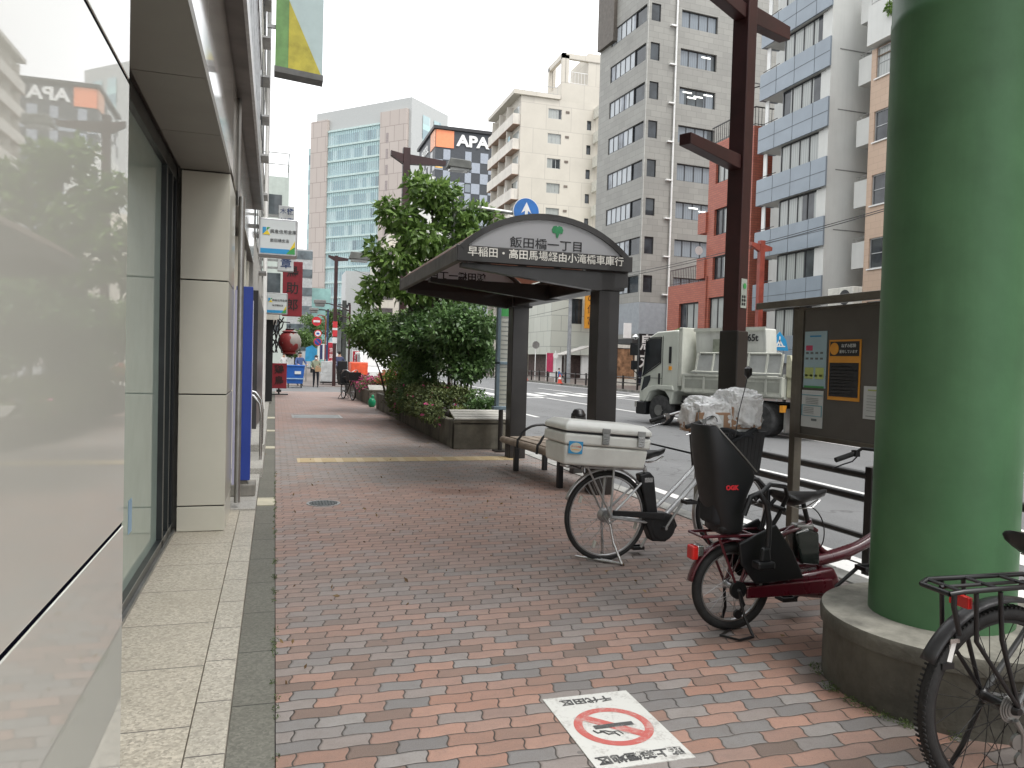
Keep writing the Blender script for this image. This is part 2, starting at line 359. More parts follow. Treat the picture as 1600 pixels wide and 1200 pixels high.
M = dict(
 brick=brick_pave(), gran=granite('granite_step', (.40, .365, .30), .62, .1, .55), gkerb=granite('granite_kerb', (.40, .37, .31), .46, .2, .5),
 gutter=granite('gutter_concrete', (.14, .137, .115), .62, .33, .8, (.03, .03, .025), .35), asph=asphalt('road_asphalt'), line=worn_paint('road_paint', (.72, .72, .7), (.2, .2, .2), .55),
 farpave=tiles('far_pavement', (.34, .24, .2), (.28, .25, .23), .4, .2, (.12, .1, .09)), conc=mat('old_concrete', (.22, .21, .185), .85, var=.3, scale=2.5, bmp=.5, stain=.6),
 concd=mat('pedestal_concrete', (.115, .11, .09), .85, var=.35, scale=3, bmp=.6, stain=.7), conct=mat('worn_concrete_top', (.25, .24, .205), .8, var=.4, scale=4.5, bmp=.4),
 planter=mat('planter_concrete', (.15, .14, .11), .85, var=.35, scale=2.2, bmp=.5, stain=.7), tact=tiles('tactile_yellow', (.72, .55, .27), (.66, .50, .24), .3, .3, (.4, .32, .2)),
 green=mat('green_paint', (.064, .165, .072), .5, var=.13, scale=2.6, stain=.3, coat=.08, bmp=.06), brown=mat('brown_metal', (.015, .0125, .011), .38, var=.2, scale=3, coat=.15),
 maroon=mat('maroon_metal', (.036, .009, .009), .4, var=.25, scale=3), rust=mat('rust_red_metal', (.26, .05, .032), .5, var=.2), black=mat('black_plastic', (.006, .0065, .008), .45, var=.2, scale=9),
 blackm=mat('black_metal', (.01, .01, .011), .32, var=.2, scale=9), rubber=mat('rubber', (.014, .014, .014), .75, var=.3, scale=20, bmp=.2), chrome=mat('bright_metal', (.62, .62, .62), .22, 1, .1),
 alu=mat('aluminium', (.48, .485, .49), .36, 1, .12, 8), silver=mat('silver_paint', (.55, .56, .57), .3, .6, .1, 8, coat=.5), steel=mat('steel', (.36, .36, .35), .4, .9, .2),
 white=mat('white_paint', (.74, .74, .72), .5, var=.06), offw=mat('cream_paint', (.60, .59, .53), .55, var=.12, stain=.25), wplast=mat('white_plastic', (.66, .66, .62), .38, var=.07, scale=5, coat=.1),
 wine=mat('wine_red_paint', (.075, .005, .012), .28, var=.12, scale=6, coat=.6), leather=mat('black_saddle', (.014, .014, .015), .38, var=.2, scale=14), red=mat('red_plastic', (.55, .015, .012), .25, var=.1, coat=.3),
 wood=mat('weathered_bench_top', (.33, .275, .22), .7, var=.25, scale=6, bmp=.3), soil=mat('soil', (.05, .04, .03), .95, var=.4, scale=12, bmp=.6), bark=mat('bark', (.075, .06, .045), .9, var=.4, scale=12, bmp=.7),
 blue=mat('royal_blue_paint', (.016, .045, .28), .4, var=.08), skyb=mat('blue_print', (.03, .28, .55), .5, var=.05), yel=mat('yellow_print', (.72, .55, .03), .5, var=.05), grn=mat('green_print', (.05, .30, .08), .5, var=.05),
 orange=mat('orange_print', (.78, .33, .03), .5, var=.08), ink=mat('black_print', (.015, .015, .017), .5, var=.1), paper=mat('paper', (.62, .64, .63), .6, var=.05), panelbg=mat('board_brown_grey', (.115, .105, .092), .6, var=.12, scale=2),
)

# =============== setting: ground, road, kerbs ===============
def struct(name, b, m, **k): return tag(b.build(name, m, **k), kind='structure')
b = MB(); b.box(-400, 500, -150, 900, -1.2, -.30); struct('ground', b, mat('city_ground', (.15, .15, .145), .9))
b = MB(); b.box(4.12, 20.5, -60, 330, -.6, -.12); struct('road', b, M['asph'])
b = MB(); b.box(.03, 3.92, -8, 33.6, -.5, 0); struct('pavement', b, M['brick'])
b = MB(); b.box(-1.5, 3.92, 33.6, 40.2, -.5, -.03); struct('side_street', b, asphalt('side_street_asphalt', (.15, .15, .15)))
b = MB(); b.box(-1.2, 3.92, 40.2, 120, -.5, 0); struct('pavement_beyond_the_crossing', b, M['farpave'])
b = MB(); b.box(20.7, 32, -60, 330, -.5, 0); struct('far_pavement', b, M['farpave'])
b = MB(); b.box(-.148, .026, -8, 33.6, -.5, -.004)
struct('gutter', b, M['gutter'])
b = MB(); b.box(-.29, -.15, -8, 7.6, -.3, .032); struct('step_edge', b, M['gkerb'], bevel=.004)
b = MB(); b.box(-1.6, -.293, -8, 7.6, -.3, .036); struct('step', b, M['gran'])
b = MB(); b.box(-.9, -.15, 7.604, 9.8, -.3, .05); b.box(-.75, -.12, 9.81, 11.5, -.3, .12); b.box(-.75, -.12, 11.51, 15., -.3, .22); b.box(-.75, -.15, 15.01, 33.5, -.3, .04)
struct('doorsteps', b, granite('doorstep_stone', (.36, .35, .32), .5, 0, .6), bevel=.006)
b = MB()
for y0, y1 in ((8.0, 8.42), (12.9, 13.2), (19, 19.5), (15.8, 16.1)): b.box(-.146, .024, y0, y1, -.02, .004)
struct('gutter_covers', b, mat('pale_gutter_cover', (.46, .43, .33), .7, bmp=.2))
b = MB()
for i in range(-14, 44): b.box(3.925, 4.115, i*1.2, i*1.2+1.192, -.5, .012)
struct('kerb', b, mat('kerb_concrete', (.36, .36, .34), .8, var=.25, bmp=.4, stain=.2), bevel=.008)
b = MB()
for i in range(-14, 60): b.box(20.5, 20.69, i*2., i*2+1.99, -.5, .012)
struct('far_kerb', b, M['conc'])
# painted lines (sheets 4 mm above the road)
b = MB(); z = -.116
def strip(x0, x1, y0, y1): b.quad((x0, y0, z), (x1, y0, z), (x1, y1, z), (x0, y1, z))
strip(4.72, 4.87, -20, 110); strip(11.9, 12.05, -20, 200)
for i in range(-3, 20):
    strip(7.42, 7.56, i*10+1.5, i*10+8.5) if i else strip(7.42, 7.56, 3., 17.)
    strip(15.9, 16.04, i*10, i*10+6)
strip(19.6, 19.75, -20, 200)
for i in range(9): strip(4.3+i*.92, 4.3+i*.92+.46, 2.4, 5.45)
strip(7.0, 12, 33.2, 33.65)
for i in range(14): strip(4.5+i*1.1, 5.05+i*1.1, 35.2, 39)
struct('road_markings', b, M['line'])
b = MB(); z = .004; strip(.33, 3.62, 11.15, 11.62); struct('tactile_strip', b, M['tact'])
b = MB()
for i in range(11):
    for k in range(4): b.box(.37+i*.3, .37+i*.3+.2, 11.18+k*.11, 11.18+k*.11+.035, .004, .009)
struct('tactile_ribs', b, M['tact'])
b = MB(); z = .0; strip(0, 0, 0, 0)
# no-smoking sheet glued on the bricks: x 1.165-1.57, y 2.56-3.17, letters read from the far side
ns = thing('pavement_sticker', 'white no-smoking sticker with a red ring glued on the brick pavement', 'sticker', (1.368, 2.865, 0))
b = MB(); b.box(-.203, .203, -.307, .307, .0005, .004); b.build('sheet', worn_paint('sticker_white', (.56, .56, .53), (.27, .25, .23), .7, .51), ns)
rp = worn_paint('sticker_red', (.45, .10, .085), (.46, .36, .33), .7, .50); kp = worn_paint('sticker_black', (.06, .06, .06), (.42, .42, .40), .7, .51)
def ring(mb, R0, R1, zz, sy=1., n=56):
    for i in range(n):
        a, c_ = 2*math.pi*i/n, 2*math.pi*(i+1)/n
        mb.quad((R0*math.cos(a), R0*sy*math.sin(a), zz), (R1*math.cos(a), R1*sy*math.sin(a), zz), (R1*math.cos(c_), R1*sy*math.sin(c_), zz), (R0*math.cos(c_), R0*sy*math.sin(c_), zz))
b = MB(); ring(b, .128, .165, .0048); b.add([(-.118, .082, .0052), (-.082, .118, .0052), (.118, -.082, .0052), (.082, -.118, .0052)], [(3, 2, 1, 0)]); b.build('ban_ring', rp, ns, loc=(0, .0, 0))
b = MB(); b.add([(-.085, -.012, .0058), (.09, -.012, .0058), (.09, .02, .0058), (-.085, .02, .0058)], [(0, 1, 2, 3)])
b.tube([(-.10, -.02, .006), (-.09, -.045, .006), (-.065, -.04, .006), (-.05, -.065, .006), (-.02, -.06, .006), (-.01, -.085, .006)], .003, 4); b.tube([(-.075, -.03, .006), (-.05, -.035, .006), (-.03, -.05, .006), (0, -.045, .006), (.01, -.075, .006)], .0025, 4)
b.build('cigarette', kp, ns)
text('路上禁煙地区', .062, kp, ns, (0, -.245, .006), (-1, 0, 0), (0, -1, 0), .0015, sx=.98, bold=.0015)
text('千代田区', .055, kp, ns, (-.02, .25, .006), (-1, 0, 0), (0, -1, 0), .0015, sx=1.1, bold=.001)
# manhole covers
def manhole(x, y, r, label):
    t = thing('manhole_cover', label, 'manhole cover', (x, y, 0)); b = MB(); b.lathe((0, 0, 0), [(r, 0), (r, .006), (r*.9, .006), (r*.88, .003), (.01, .003)], 40)
    b.build('rim', mat('cast_iron_rim', (.3, .31, .31), .5, .6, .2, 20), t, smooth=30); b = MB()
    for i in range(-4, 5):
        q = math.sqrt(max(0, (r*.82)**2-(i*r*.18)**2)); b.box(-q, q, i*r*.18-.008, i*r*.18+.008, .003, .008); b.box(i*r*.18-.008, i*r*.18+.008, -q, q, .003, .0075)
    b.build('cast_pattern', mat('cast_iron', (.09, .1, .1), .5, .7, .3, 30), t)
manhole(.50, 8.02, .17, 'round patterned iron cover in the brick pavement near the bank step')
t = thing('access_cover', 'grey rectangular access cover set across the pavement further along', 'access cover', (1.02, 19.7, 0))
b = MB(); b.box(-.55, .55, -.5, .5, .0005, .004); b.build('plate', mat('cover_grey', (.24, .25, .25), .6), t); b = MB()
for q in (-.6, .55): b.box(q, q+.05, -.55, .55, .0005, .007)
b.box(-.55, .55, -.55, -.5, .0005, .007); b.box(-.55, .55, .5, .55, .0005, .007); b.build('frame', M['steel'], t)
# dead leaves and litter
dl = leaf_mat('dead_leaf', (.09, .05, .025), (.28, .19, .09), .7, .1)
lc = [(2.7, 13+k*1.1, .006, .25, .6, .004) for k in range(9)]+[(.12, 3+k*.9, .006, .1, .5, .003) for k in range(9)]+[(1.6, 5+k*1.5, .006, 1.6, 1., .003) for k in range(7)]+[(3.0, 3.6, .006, .7, .5, .003)]
tag(leaves('fallen_leaves', lc, 260, .035, dl, seed=15, droop=0), kind='stuff')
# green weeds along gutter edge and pedestal
g = np.random.default_rng(3)
cl = [(.028+g.normal()*.006, y, .004, .012, .03, .01) for y in g.random(60)*9+1.5]+[(2.55+.55-math.cos(a)*.60+.02, 2.85+math.sin(a)*.6, .01, .03, .03, .015) for a in g.random(14)*2-1]
tag(leaves('weeds', cl, 2600, .010, leaf_mat('moss', (.03, .05, .012), (.10, .15, .04)), seed=5), kind='stuff')

# =============== bank building (left) ===============
FX = -.375
bank = thing('bank_building', 'bank front with large glossy beige panel, recessed glass window and panelled column on the left', 'building', (0, 0, 0))
def gloss_panel():
    m, nt, b = base_mat('glossy_beige_panel'); x, y, z, vec = xyz(nt)
    n1 = noise(nt, vec, .6, 3); c = ramp(nt, n1, ((.3, (.60, .61, .56)), (.7, (.63, .64, .59)))); nt.links.new(c, b.inputs['Base Color'])
    b.inputs['Roughness'].default_value = .018; b.inputs['IOR'].default_value = 2.3; b.inputs['Specular IOR Level'].default_value = .62
    return m
GP = gloss_panel(); cream = mat('cream_enamel_panel', (.55, .53, .45), .3, var=.05, scale=1.2, coat=.35); dj = mat('dark_joint', (.006, .006, .012), .95, spec=0)
soff = mat('soffit_panel', (.27, .26, .235), .5, var=.06, scale=1.); drk = mat('dark_frame', (.03, .034, .036), .3, .4)
b = MB()
zs = [-.02, 1.045, 2.20, 3.02]; ys = [-7, -3.2, 2.23]
# big glossy cladding panels, joints left open 12 mm
for i in range(3):
    for j in range(2): b.box(-.9 if j == 1 else -.5, FX, ys[j]+.006, ys[j+1]-(0 if j == 1 else .006), zs[i]+.006, zs[i+1]-.006)
b.build('glossy_panel', GP, bank, bevel=.002)
b = MB(); b.box(-.88, FX-.003, -7, 2.222, 0, 3.02)
for y0, y1 in ((6.745, 7.62),): b.box(-.74, FX-.012, y0+.012, y1-.012, .0, 2.97)
b.build('panel_joint', dj, bank)
b = MB()
for z0, z1 in ((.04, .242), (.252, 1.158), (1.168, 2.088), (2.098, 2.968)): b.box(-.742, FX, 6.73, 7.62, z0, z1)
b.build('column', cream, bank, bevel=.004)
b = MB()
for k in range(4): b.box(-.752, FX-.0, 2.25+k*1.12, 2.25+(k+1)*1.12-.01, 2.975, 3.03)
b.build('soffit', soff, bank)
# upper wall: glossy fascia above the recess, ledge, mullioned upper facade
b = MB()
for k in range(9):
    for z0, z1 in ((3.035, 3.88),): b.box(-.6, FX, -7+k*2.3+.006, -7+(k+1)*2.3-.006, z0, z1)
b.build('fascia_panel', mat('pale_glossy_fascia', (.42, .40, .36), .06, var=.04, ior=1.9, spec=.6), bank)
b = MB(); b.box(-.6, -.245, -7, 13.5, 3.9, 4.02); b.box(-.6, FX-.01, -7, 13.5, 3.03, 14.5); b.build('ledge', mat('grey_ledge', (.16, .15, .14), .45, .3, .15), bank)
b = MB(); b.box(-.25, -.225, -7, 13.5, 3.88, 4.06); b.build('ledge_trim', M['alu'], bank)
b = MB()
for k in range(34): b.box(FX-.005, -.30, -6.8+k*.6, -6.8+k*.6+.07, 4.03, 14.5)
for zz in (6.2, 8.6, 11.): b.box(FX-.004, -.29, -7, 13.5, zz, zz+.35)
b.build('facade_mullion', M['alu'], bank)
b = MB(); b.box(FX-.01, FX+.012, -7, 13.5, 4.03, 14.5); b.build('upper_glazing', glass('upper_glass', (.04, .05, .055), .05), bank)
b = MB(); b.box(-12, -.6, -7, 13.5, 3.04, 14.6); b.box(-12, -4.62, -7, 13.5, .0, 3.035); b.box(-4.6, -.745, 6.92, 13.5, 0, 3.035); b.box(-4.6, -.9, -7, 2.09, 0, 3.035); b.box(-4.6, -.6, -7, 13.5, -.2, .03); b.build('wall', mat('bank_body', (.3, .29, .27), .7), bank)
# recess window
wd = MB(); X1 = -.80
for y0, y1 in ((2.23, 2.29), (6.1, 6.16), (6.42, 6.46), (6.66, 6.72)): wd.box(X1-.05, X1+.03, y0, y1, .05, 2.96)
wd.box(X1-.05, X1+.03, 2.24, 6.72, .036, .12); wd.box(X1-.05, X1+.03, 2.24, 6.72, 2.86, 2.972)
wf = wd.build('window_frame', drk, bank, bevel=.003)
b = MB(); b.box(X1-.02, X1-.008, 2.29, 6.1, .12, 2.86); b.box(X1-.02, X1-.008, 6.16, 6.42, .12, 2.86); b.build('pane', mat('green_mirror_glass', (.36, .45, .40), .02, var=.05, ior=2.6, spec=.6), wf)
b = MB(); b.box(X1+.031, X1+.034, 2.29, 6.7, .12, .125); b.box(-.805, -.75, 2.24, 6.72, .037, .06); b.build('sill', M['steel'], wf)
# interior behind the glass: frosted strip, room surfaces and a leaflet
b = MB(); b.box(-4.5, -.9, 6.76, 6.9, .04, 2.97); b.box(-4.6, -4.5, 2.2, 6.9, .04, 2.97); b.box(-4.5, -.9, 2.1, 2.2, .04, 2.97); b.box(-4.5, -.9, 2.2, 6.8, 2.95, 3.02)
b.build('lobby', mat('lobby_wall', (.42, .44, .40), .6, var=.05), bank)
b = MB(); b.box(-.856, -.85, 2.3, 6.08, .16, 1.28); b.build('frosted_film', mat('frosted_green', (.22, .33, .28), .35, var=.06), bank)
b = MB(); b.box(-.807, -.8055, 4.95, 5.06, .42, .62); b.build('door_sticker', mat('sticker_blue', (.25, .4, .55), .4), bank)
# second recess beyond the column
b = MB()
for z0, z1 in ((.06, 1.158), (1.168, 2.088), (2.098, 2.968)): b.box(-.742, -.62, 7.62, 10.2, z0, z1)
for y0 in (10.2, 11.5, 12.8): b.box(-.62, -.42, y0, y0+.25, .1, 2.968)
b.build('side_cladding', cream, bank)
b = MB()
for y0 in (10.45, 10.95, 11.4, 11.75, 12.2, 12.7): b.box(-.55, -.47, y0, y0+.05, .13, 2.7)
b.box(-.55, -.47, 10.45, 12.8, 2.65, 2.75); b.build('door_frame', M['alu'], bank)
b = MB(); b.box(-.53, -.51, 10.5, 12.8, .14, 2.65); b.build('door_glass', glass('door_glass', (.1, .11, .11)), bank)
b = MB(); b.tube([(-.32, 7.66, .1), (-.32, 7.66, 2.97)], .028, 10); b.tube([(-.36, 7.75, 2.9), (-.36, 7.75, 4.)], .02, 8); b.build('downpipe', M['steel'], bank, smooth=40)
# blue upright sign board beside the column
t = thing('sign_board', 'tall narrow blue board standing against the bank front beyond the column', 'sign board', (-.31, 8.3, .05))
b = MB(); b.box(-.075, .085, -.02, .12, .16, 2.14); b.build('panel', M['blue'], t, bevel=.006)
b = MB(); b.box(-.09, -.06, -.03, .3, .1, 2.1); b.box(.086, .092, .0, .1, .6, 2.0); b.build('reflection_strip', mat('lavender_reflection', (.42, .42, .55), .2, var=.04, coat=.3), t)  # lavender reflection beside the column, painted as solid strips
b = MB(); b.box(-.1, .14, -.05, .3, 0, .12); b.box(-.04, .06, 0, .1, .1, .17); b.build('base', M['conc'], t, bevel=.01)
# stainless handrail
t = thing('handrail', 'curved stainless steel handrail beside the bank doorstep', 'handrail', (-.16, 10.6, .1))
b = MB()
for dy in (0, 1.0): b.tube([(0, dy, 0), (0, dy, .62), (-.02, dy, .76), (-.1, dy, .86), (-.25, dy, .90)], .019, 10)
b.tube([(0, 0, .35), (0, 1., .35)], .012, 8); b.tube([(0, 0, .6), (0, 1., .6)], .012, 8); b.build('rail', mat('stainless', (.5, .5, .49), .22, 1, .08), t, smooth=50)
# long hanging banner sign of the bank, high up
t = thing('projecting_sign', 'tall projecting board in grey, green and yellow triangles high on the bank wall', 'sign', (-.13, 20, 8.6))
b = MB(); b.prism([(0, 0, 0), (1.13, -.02, -.1), (1.13, -.02, 5.2), (0, 0, 5.2)], (0, .35, 0)); b.build('panel', mat('pale_sign_face', (.42, .52, .52), .5, var=.04), t)
b = MB(); b.prism([(0, -.012, .0), (.31, -.012, -.03), (.31, -.012, 2.2), (0, -.012, 2.7)], (0, .005, 0)); b.build('green_field', mat('leaf_green_print', (.15, .30, .10), .5), t)
b = MB(); b.prism([(.31, -.016, -.03), (1.1, -.034, -.10), (.31, -.02, 1.62)], (0, .005, 0)); b.build('yellow_field', mat('mustard_print', (.46, .40, .05), .5), t)
b = MB(); b.prism([(.31, -.016, 1.62), (.12, -.016, 2.2), (0, -.016, 2.2), (0, -.016, 5.2), (.2, -.016, 5.2)], (0, .004, 0)); b.build('blue_field', mat('mid_blue_print', (.1, .27, .42), .5), t)
b = MB(); b.prism([(-.02, -.05, -.14), (1.15, -.07, -.24), (1.15, -.07, -.10), (-.02, -.05, 0)], (0, .45, 0)); b.build('edge_trim', mat('grey_trim', (.12, .12, .115), .5), t)
b = MB(); b.beam((-.2, .15, 1), (.02, .15, 1), .08); b.beam((-.2, .15, 4), (.02, .15, 4), .08); b.build('bracket', M['steel'], t)
# lit bank signs (perpendicular to the wall)
def bank_sign(X, Y, Z, W, H, label, big=True):
    t = thing('lightbox_sign', label, 'sign', (X, Y, Z), 0, 'bank lightbox signs')
    b = MB(); b.box(0, W, 0, .42, 0, H); b.build('case', M['alu'], t, bevel=.01); b = MB()
    for i in range(4): b.box(W, W+.012, .05+i*.1, .08+i*.1, .02, H-.02)
    b.build('side_rib', M['steel'], t)
    b = MB(); b.box(.03, W-.03, -.006, 0, .03, H-.03); f = b.build('face', mat('sign_face_white', (.60, .64, .64), .4, var=.03), t)
    b = MB(); b.box(.03, W-.03, -.010, -.007, .03, .03+H*.13); b.build('blue_band', M['skyb'], t)
    b = MB(); b.prism([(W*.72, -.012, .03), (W-.03, -.012, .03), (W-.03, -.012, .03+H*.28)], (0, .003, 0)); b.build('green_corner', M['grn'], t)
    b = MB(); b.prism([(W*.80, -.016, .03+H*.10), (W-.03, -.016, .03+H*.36), (W-.03, -.016, .03+H*.2)], (0, .003, 0)); b.build('yellow_corner', M['yel'], t)
    b = MB(); q = H*.2; x0, z0 = W*.10, H*.55
    b.prism([(x0, -.01, z0+q), (x0+q*.45, -.01, z0+q), (x0+q*.45, -.01, z0+q*.5), (x0, -.01, z0)], (0, .003, 0)); b.build('logo_blue', M['skyb'], t)
    b = MB(); b.prism([(x0+q*.5, -.01, z0+q*.55), (x0+q, -.01, z0+q), (x0+q*.55, -.01, z0+q)], (0, .003, 0)); b.build('logo_green', M['grn'], t)
    b = MB(); b.prism([(x0, -.011, z0), (x0+q*.6, -.011, z0+q*.6), (x0+q, -.011, z0), (x0+q*.6, -.011, z0)], (0, .003, 0)); b.build('logo_yellow', M['yel'], t)
    text('興産信用金庫', H*.118, M['ink'], t, (W*.64, -.011, H*.64), (1, 0, 0), (0, 0, 1), .002, sx=.98)
    text('飯田橋支店', H*.10, M['ink'], t, (W*.55, -.011, H*.40), (1, 0, 0), (0, 0, 1), .002)
    b = MB(); b.beam((-.15, .2, H*.8), (.02, .2, H*.8), .06); b.build('bracket', M['steel'], t)
bank_sign(-.29, 13.2, 3.13, .60, .60, 'white lightbox bank sign projecting high from the wall, the nearer larger one')
bank_sign(-.28, 23.8, 2.72, .60, .62, 'white lightbox bank sign projecting from the wall, the farther smaller one behind')

# =============== left side further along ===============
def simple_building(name, label, x0, x1, y0, y1, h, wm, nfl, wx=(), side='y', trim=None, z0=0):
    t = thing(name, label, 'building', ((x0+x1)/2, y0, 0)); ox, oy = (x0+x1)/2, y0
    b = MB(); b.box(x0-ox, x1-ox, 0, y1-y0, z0, h); b.build('wall', wm, t); return t
t = simple_building('shop_building', 'narrow pale building with vertical pipes just past the bank', -9, -.38, 13.6, 22, 17, mat('pale_wall_a', (.46, .45, .42), .6, var=.1, stain=.3), 5)
b = MB()
for i in range(5):
    for k in range(5): b.box(4.25, 4.33, .5+i*1.6, 1.5+i*1.6, 3.6+k*2.7, 5.2+k*2.7)
b.parts('window', glass('left_glass', (.06, .07, .075)), t); b = MB(); b.tube([(4.4, 8.1, 0), (4.4, 8.1, 17)], .05, 8); b.tube([(4.4, 6.9, 0), (4.4, 6.9, 17)], .04, 8); b.build('downpipe', M['white'], t)
b = MB()
for k in range(16): b.box(4.3, 4.47, 4.2+.0, 4.9, 3.3+k*.85, 3.34+k*.85)
b.parts('wall_vent', M['steel'], t)
b = MB(); b.box(4.31, 4.40, .3, 8, .1, 2.6); b.build('shopfront', mat('dark_shopfront', (.03, .03, .032), .3), t)
t = simple_building('shop_building', 'greyish building with bolted signs behind the vertical white sign', -9, -.42, 22, 33.4, 21, mat('pale_wall_b', (.40, .40, .37), .6, var=.1, stain=.3), 5)
b = MB()
for i in range(6):
    for k in range(6): b.box(4.28, 4.33, .5+i*1.8, 1.7+i*1.8, 3.8+k*2.8, 5.3+k*2.8)
b.parts('window', bpy.data.materials['left_glass'], t)
b = MB(); b.box(4.29, 4.45, 5.5, 11, .1, 2.8); b.build('shopfront', bpy.data.materials['dark_shopfront'], t)
b = MB()
for k in range(5): b.box(4.3, 4.75, 3.0+k*.9, 3.4+k*.9, 2.6, 3.3)
b.parts('air_conditioner', M['offw'], t)
t = simple_building('corner_building', 'pale green building with a lattice roof frame across the side street at left', -12, .75, 58, 74, 14.3, mat('celadon_wall', (.42, .47, .43), .6, var=.06, stain=.2), 5)
b = MB()
for x in (5.2, 5.8, 6.35):
    b.beam((x, .1, 14.3), (x, .1, 16), .07)
for zz in (15.2, 16): b.beam((4.5, .1, zz), (6.38, .1, zz), .07); b.beam((6.35, .1, zz), (6.35, 6, zz), .07)
b.build('roof_frame', M['steel'], t); b = MB()
for k in range(5): b.box(5.63+.0, 6.36, .5, 14, 2.6+k*2.6, 2.7+k*2.6)
for k in range(4): b.box(3.8, 5.9, -.05, .01, 3.2+k*2.8, 4.6+k*2.8)
b.parts('window', bpy.data.materials['left_glass'], t)
t = thing('office_building', 'low grey and white office with striped floors beyond the red vertical sign', 'building', (2.2, 105, 0))
b = MB(); b.box(-16, 2.3, 0, 20, 0, 15.5); b.build('wall', mat('grey_white_wall', (.36, .37, .37), .6), t); b = MB()
for k in range(6): b.box(-16, 2.32, -.04, .02, 2.2+k*2.4, 3.3+k*2.4)
b.parts('window', glass('ribbon_glass', (.08, .1, .11)), t)
b = MB(); b.box(2.31, 4.8, 1, 14, 0, 10.6); b.build('glass_annex', mat('aqua_glass_wall', (.20, .36, .34), .15, var=.25, scale=.5), t)
# vertical white sign with blue characters
t = thing('wall_sign', 'white vertical sign with blue characters projecting above the red sign', 'sign', (.02, 22, 3.8))
b = MB(); b.box(0, .42, 0, .18, 0, 1.78); b.build('panel', mat('sign_white', (.55, .57, .57), .5), t, bevel=.01)
bl = mat('navy_print', (.03, .06, .16), .5); b = MB(); b.box(.015, .405, -.004, 0, .015, 1.765); b.build('face', bpy.data.materials['sign_white'], t)
for i, ch in enumerate('徽章'): text(ch, .30, bl, t, (.22, -.008, .62-.42*i), (1, 0, 0), (0, 0, 1), .003, bold=.004)
for i, (a, c_) in enumerate((('木', '徽'), ('村', '章'))): text(a, .17, bl, t, (.12, -.008, 1.62-.26*i), (1, 0, 0), (0, 0, 1), .003); text(c_, .17, bl, t, (.31, -.008, 1.62-.26*i), (1, 0, 0), (0, 0, 1), .003, bold=.006)
b = MB(); b.beam((-.4, .1, .3), (.01, .1, .3), .06); b.beam((-.4, .1, 1.5), (.01, .1, 1.5), .06); b.build('bracket', M['steel'], t)
# red vertical sign
rd = mat('dark_red_sign', (.20, .012, .02), .5, var=.15); rk = mat('sign_black', (.012, .008, .008), .5)
t = thing('wall_sign', 'dark red vertical sign with three black characters above the lantern', 'sign', (.20, 27, 2.83))
b = MB(); b.box(0, .64, 0, .2, 0, 1.84); b.build('panel', rd, t, bevel=.01)
for i, ch in enumerate('鳥助郎'): text(ch, .42, rk, t, (.32, -.006, 1.48-.56*i), (1, 0, 0), (0, 0, 1), .004, bold=.005)
b = MB(); b.beam((-.6, .1, .4), (.01, .1, .4), .07); b.beam((-.6, .1, 1.6), (.01, .1, 1.6), .07); b.build('bracket', M['steel'], t)
# lantern
t = thing('paper_lantern', 'big worn red and silver paper lantern hanging under the red sign', 'lantern', (.49, 28.6, 1.98))
prof = [(.12, -.44), (.3, -.38)]+[(.40*math.cos(R_(a))+(.012 if i % 2 else 0), .42*math.sin(R_(a))) for i, a in enumerate(range(-56, 60, 8))]+[(.3, .38), (.12, .44)]
def lantern_mat():
    m, nt, b = base_mat('taped_lantern'); x, y, z, vec = xyz(nt); n1 = noise(nt, vec, 2.6, 3)
    c = mixc(nt, (n1+x*.35).step(.5, .53), (.24, .03, .03), (.27, .25, .23)); nt.links.new(c, b.inputs['Base Color']); b.inputs['Roughness'].default_value = .5; return m
b = MB(); b.lathe((0, 0, 0), prof, 24); b.build('body', lantern_mat(), t, smooth=60)
b = MB(); b.lathe((0, 0, .42), [(.15, 0), (.15, .06), (.05, .08)], 16); b.lathe((0, 0, -.48), [(.14, 0), (.14, .06)], 16); b.tube([(0, 0, .48), (0, 0, .7), (-.9, 0, .75)], .02, 6); b.build('cap', M['blackm'], t)
# dark shop post with cables
t = thing('shop_post', 'black boarded shop post with loops of cable left of the lantern', 'post', (-.10, 25.2, 0))
b = MB(); b.box(-.2, .03, 0, .3, .05, 2.6); b.build('post', M['black'], t); b = MB()
for k in range(5):
    g0 = random.Random(k); pts = [(.0+.25*math.sin(i*.5+k)*g0.random()+.12, -.05+.03*k, 2.7-.16*i) for i in range(8)]; b.tube(pts, .022, 6)
b.build('cable', M['blackm'], t, smooth=60); b = MB(); b.box(-.15, .2, -.1, .25, 2.62, 2.8); b.build('canopy', M['offw'], t)
# floor sign
t = thing('standing_sign', 'dark red standing sign with two black characters on a black foot at the pavement edge', 'sign', (.16, 30.6, 0))
b = MB(); b.box(-.28, .28, -.05, .05, .24, 1.2); b.build('panel', rd, t, bevel=.01)
for i, ch in enumerate('鶏鳥'): text(ch, .36, rk, t, (0, -.055, .94-.42*i), (1, 0, 0), (0, 0, 1), .004, bold=.005)
b = MB(); b.box(-.34, .34, -.22, .22, 0, .04); b.box(-.03, .03, -.03, .03, .04, .26); b.box(-.09, .09, -.04, .04, .1, .2); b.build('foot', M['blackm'], t)
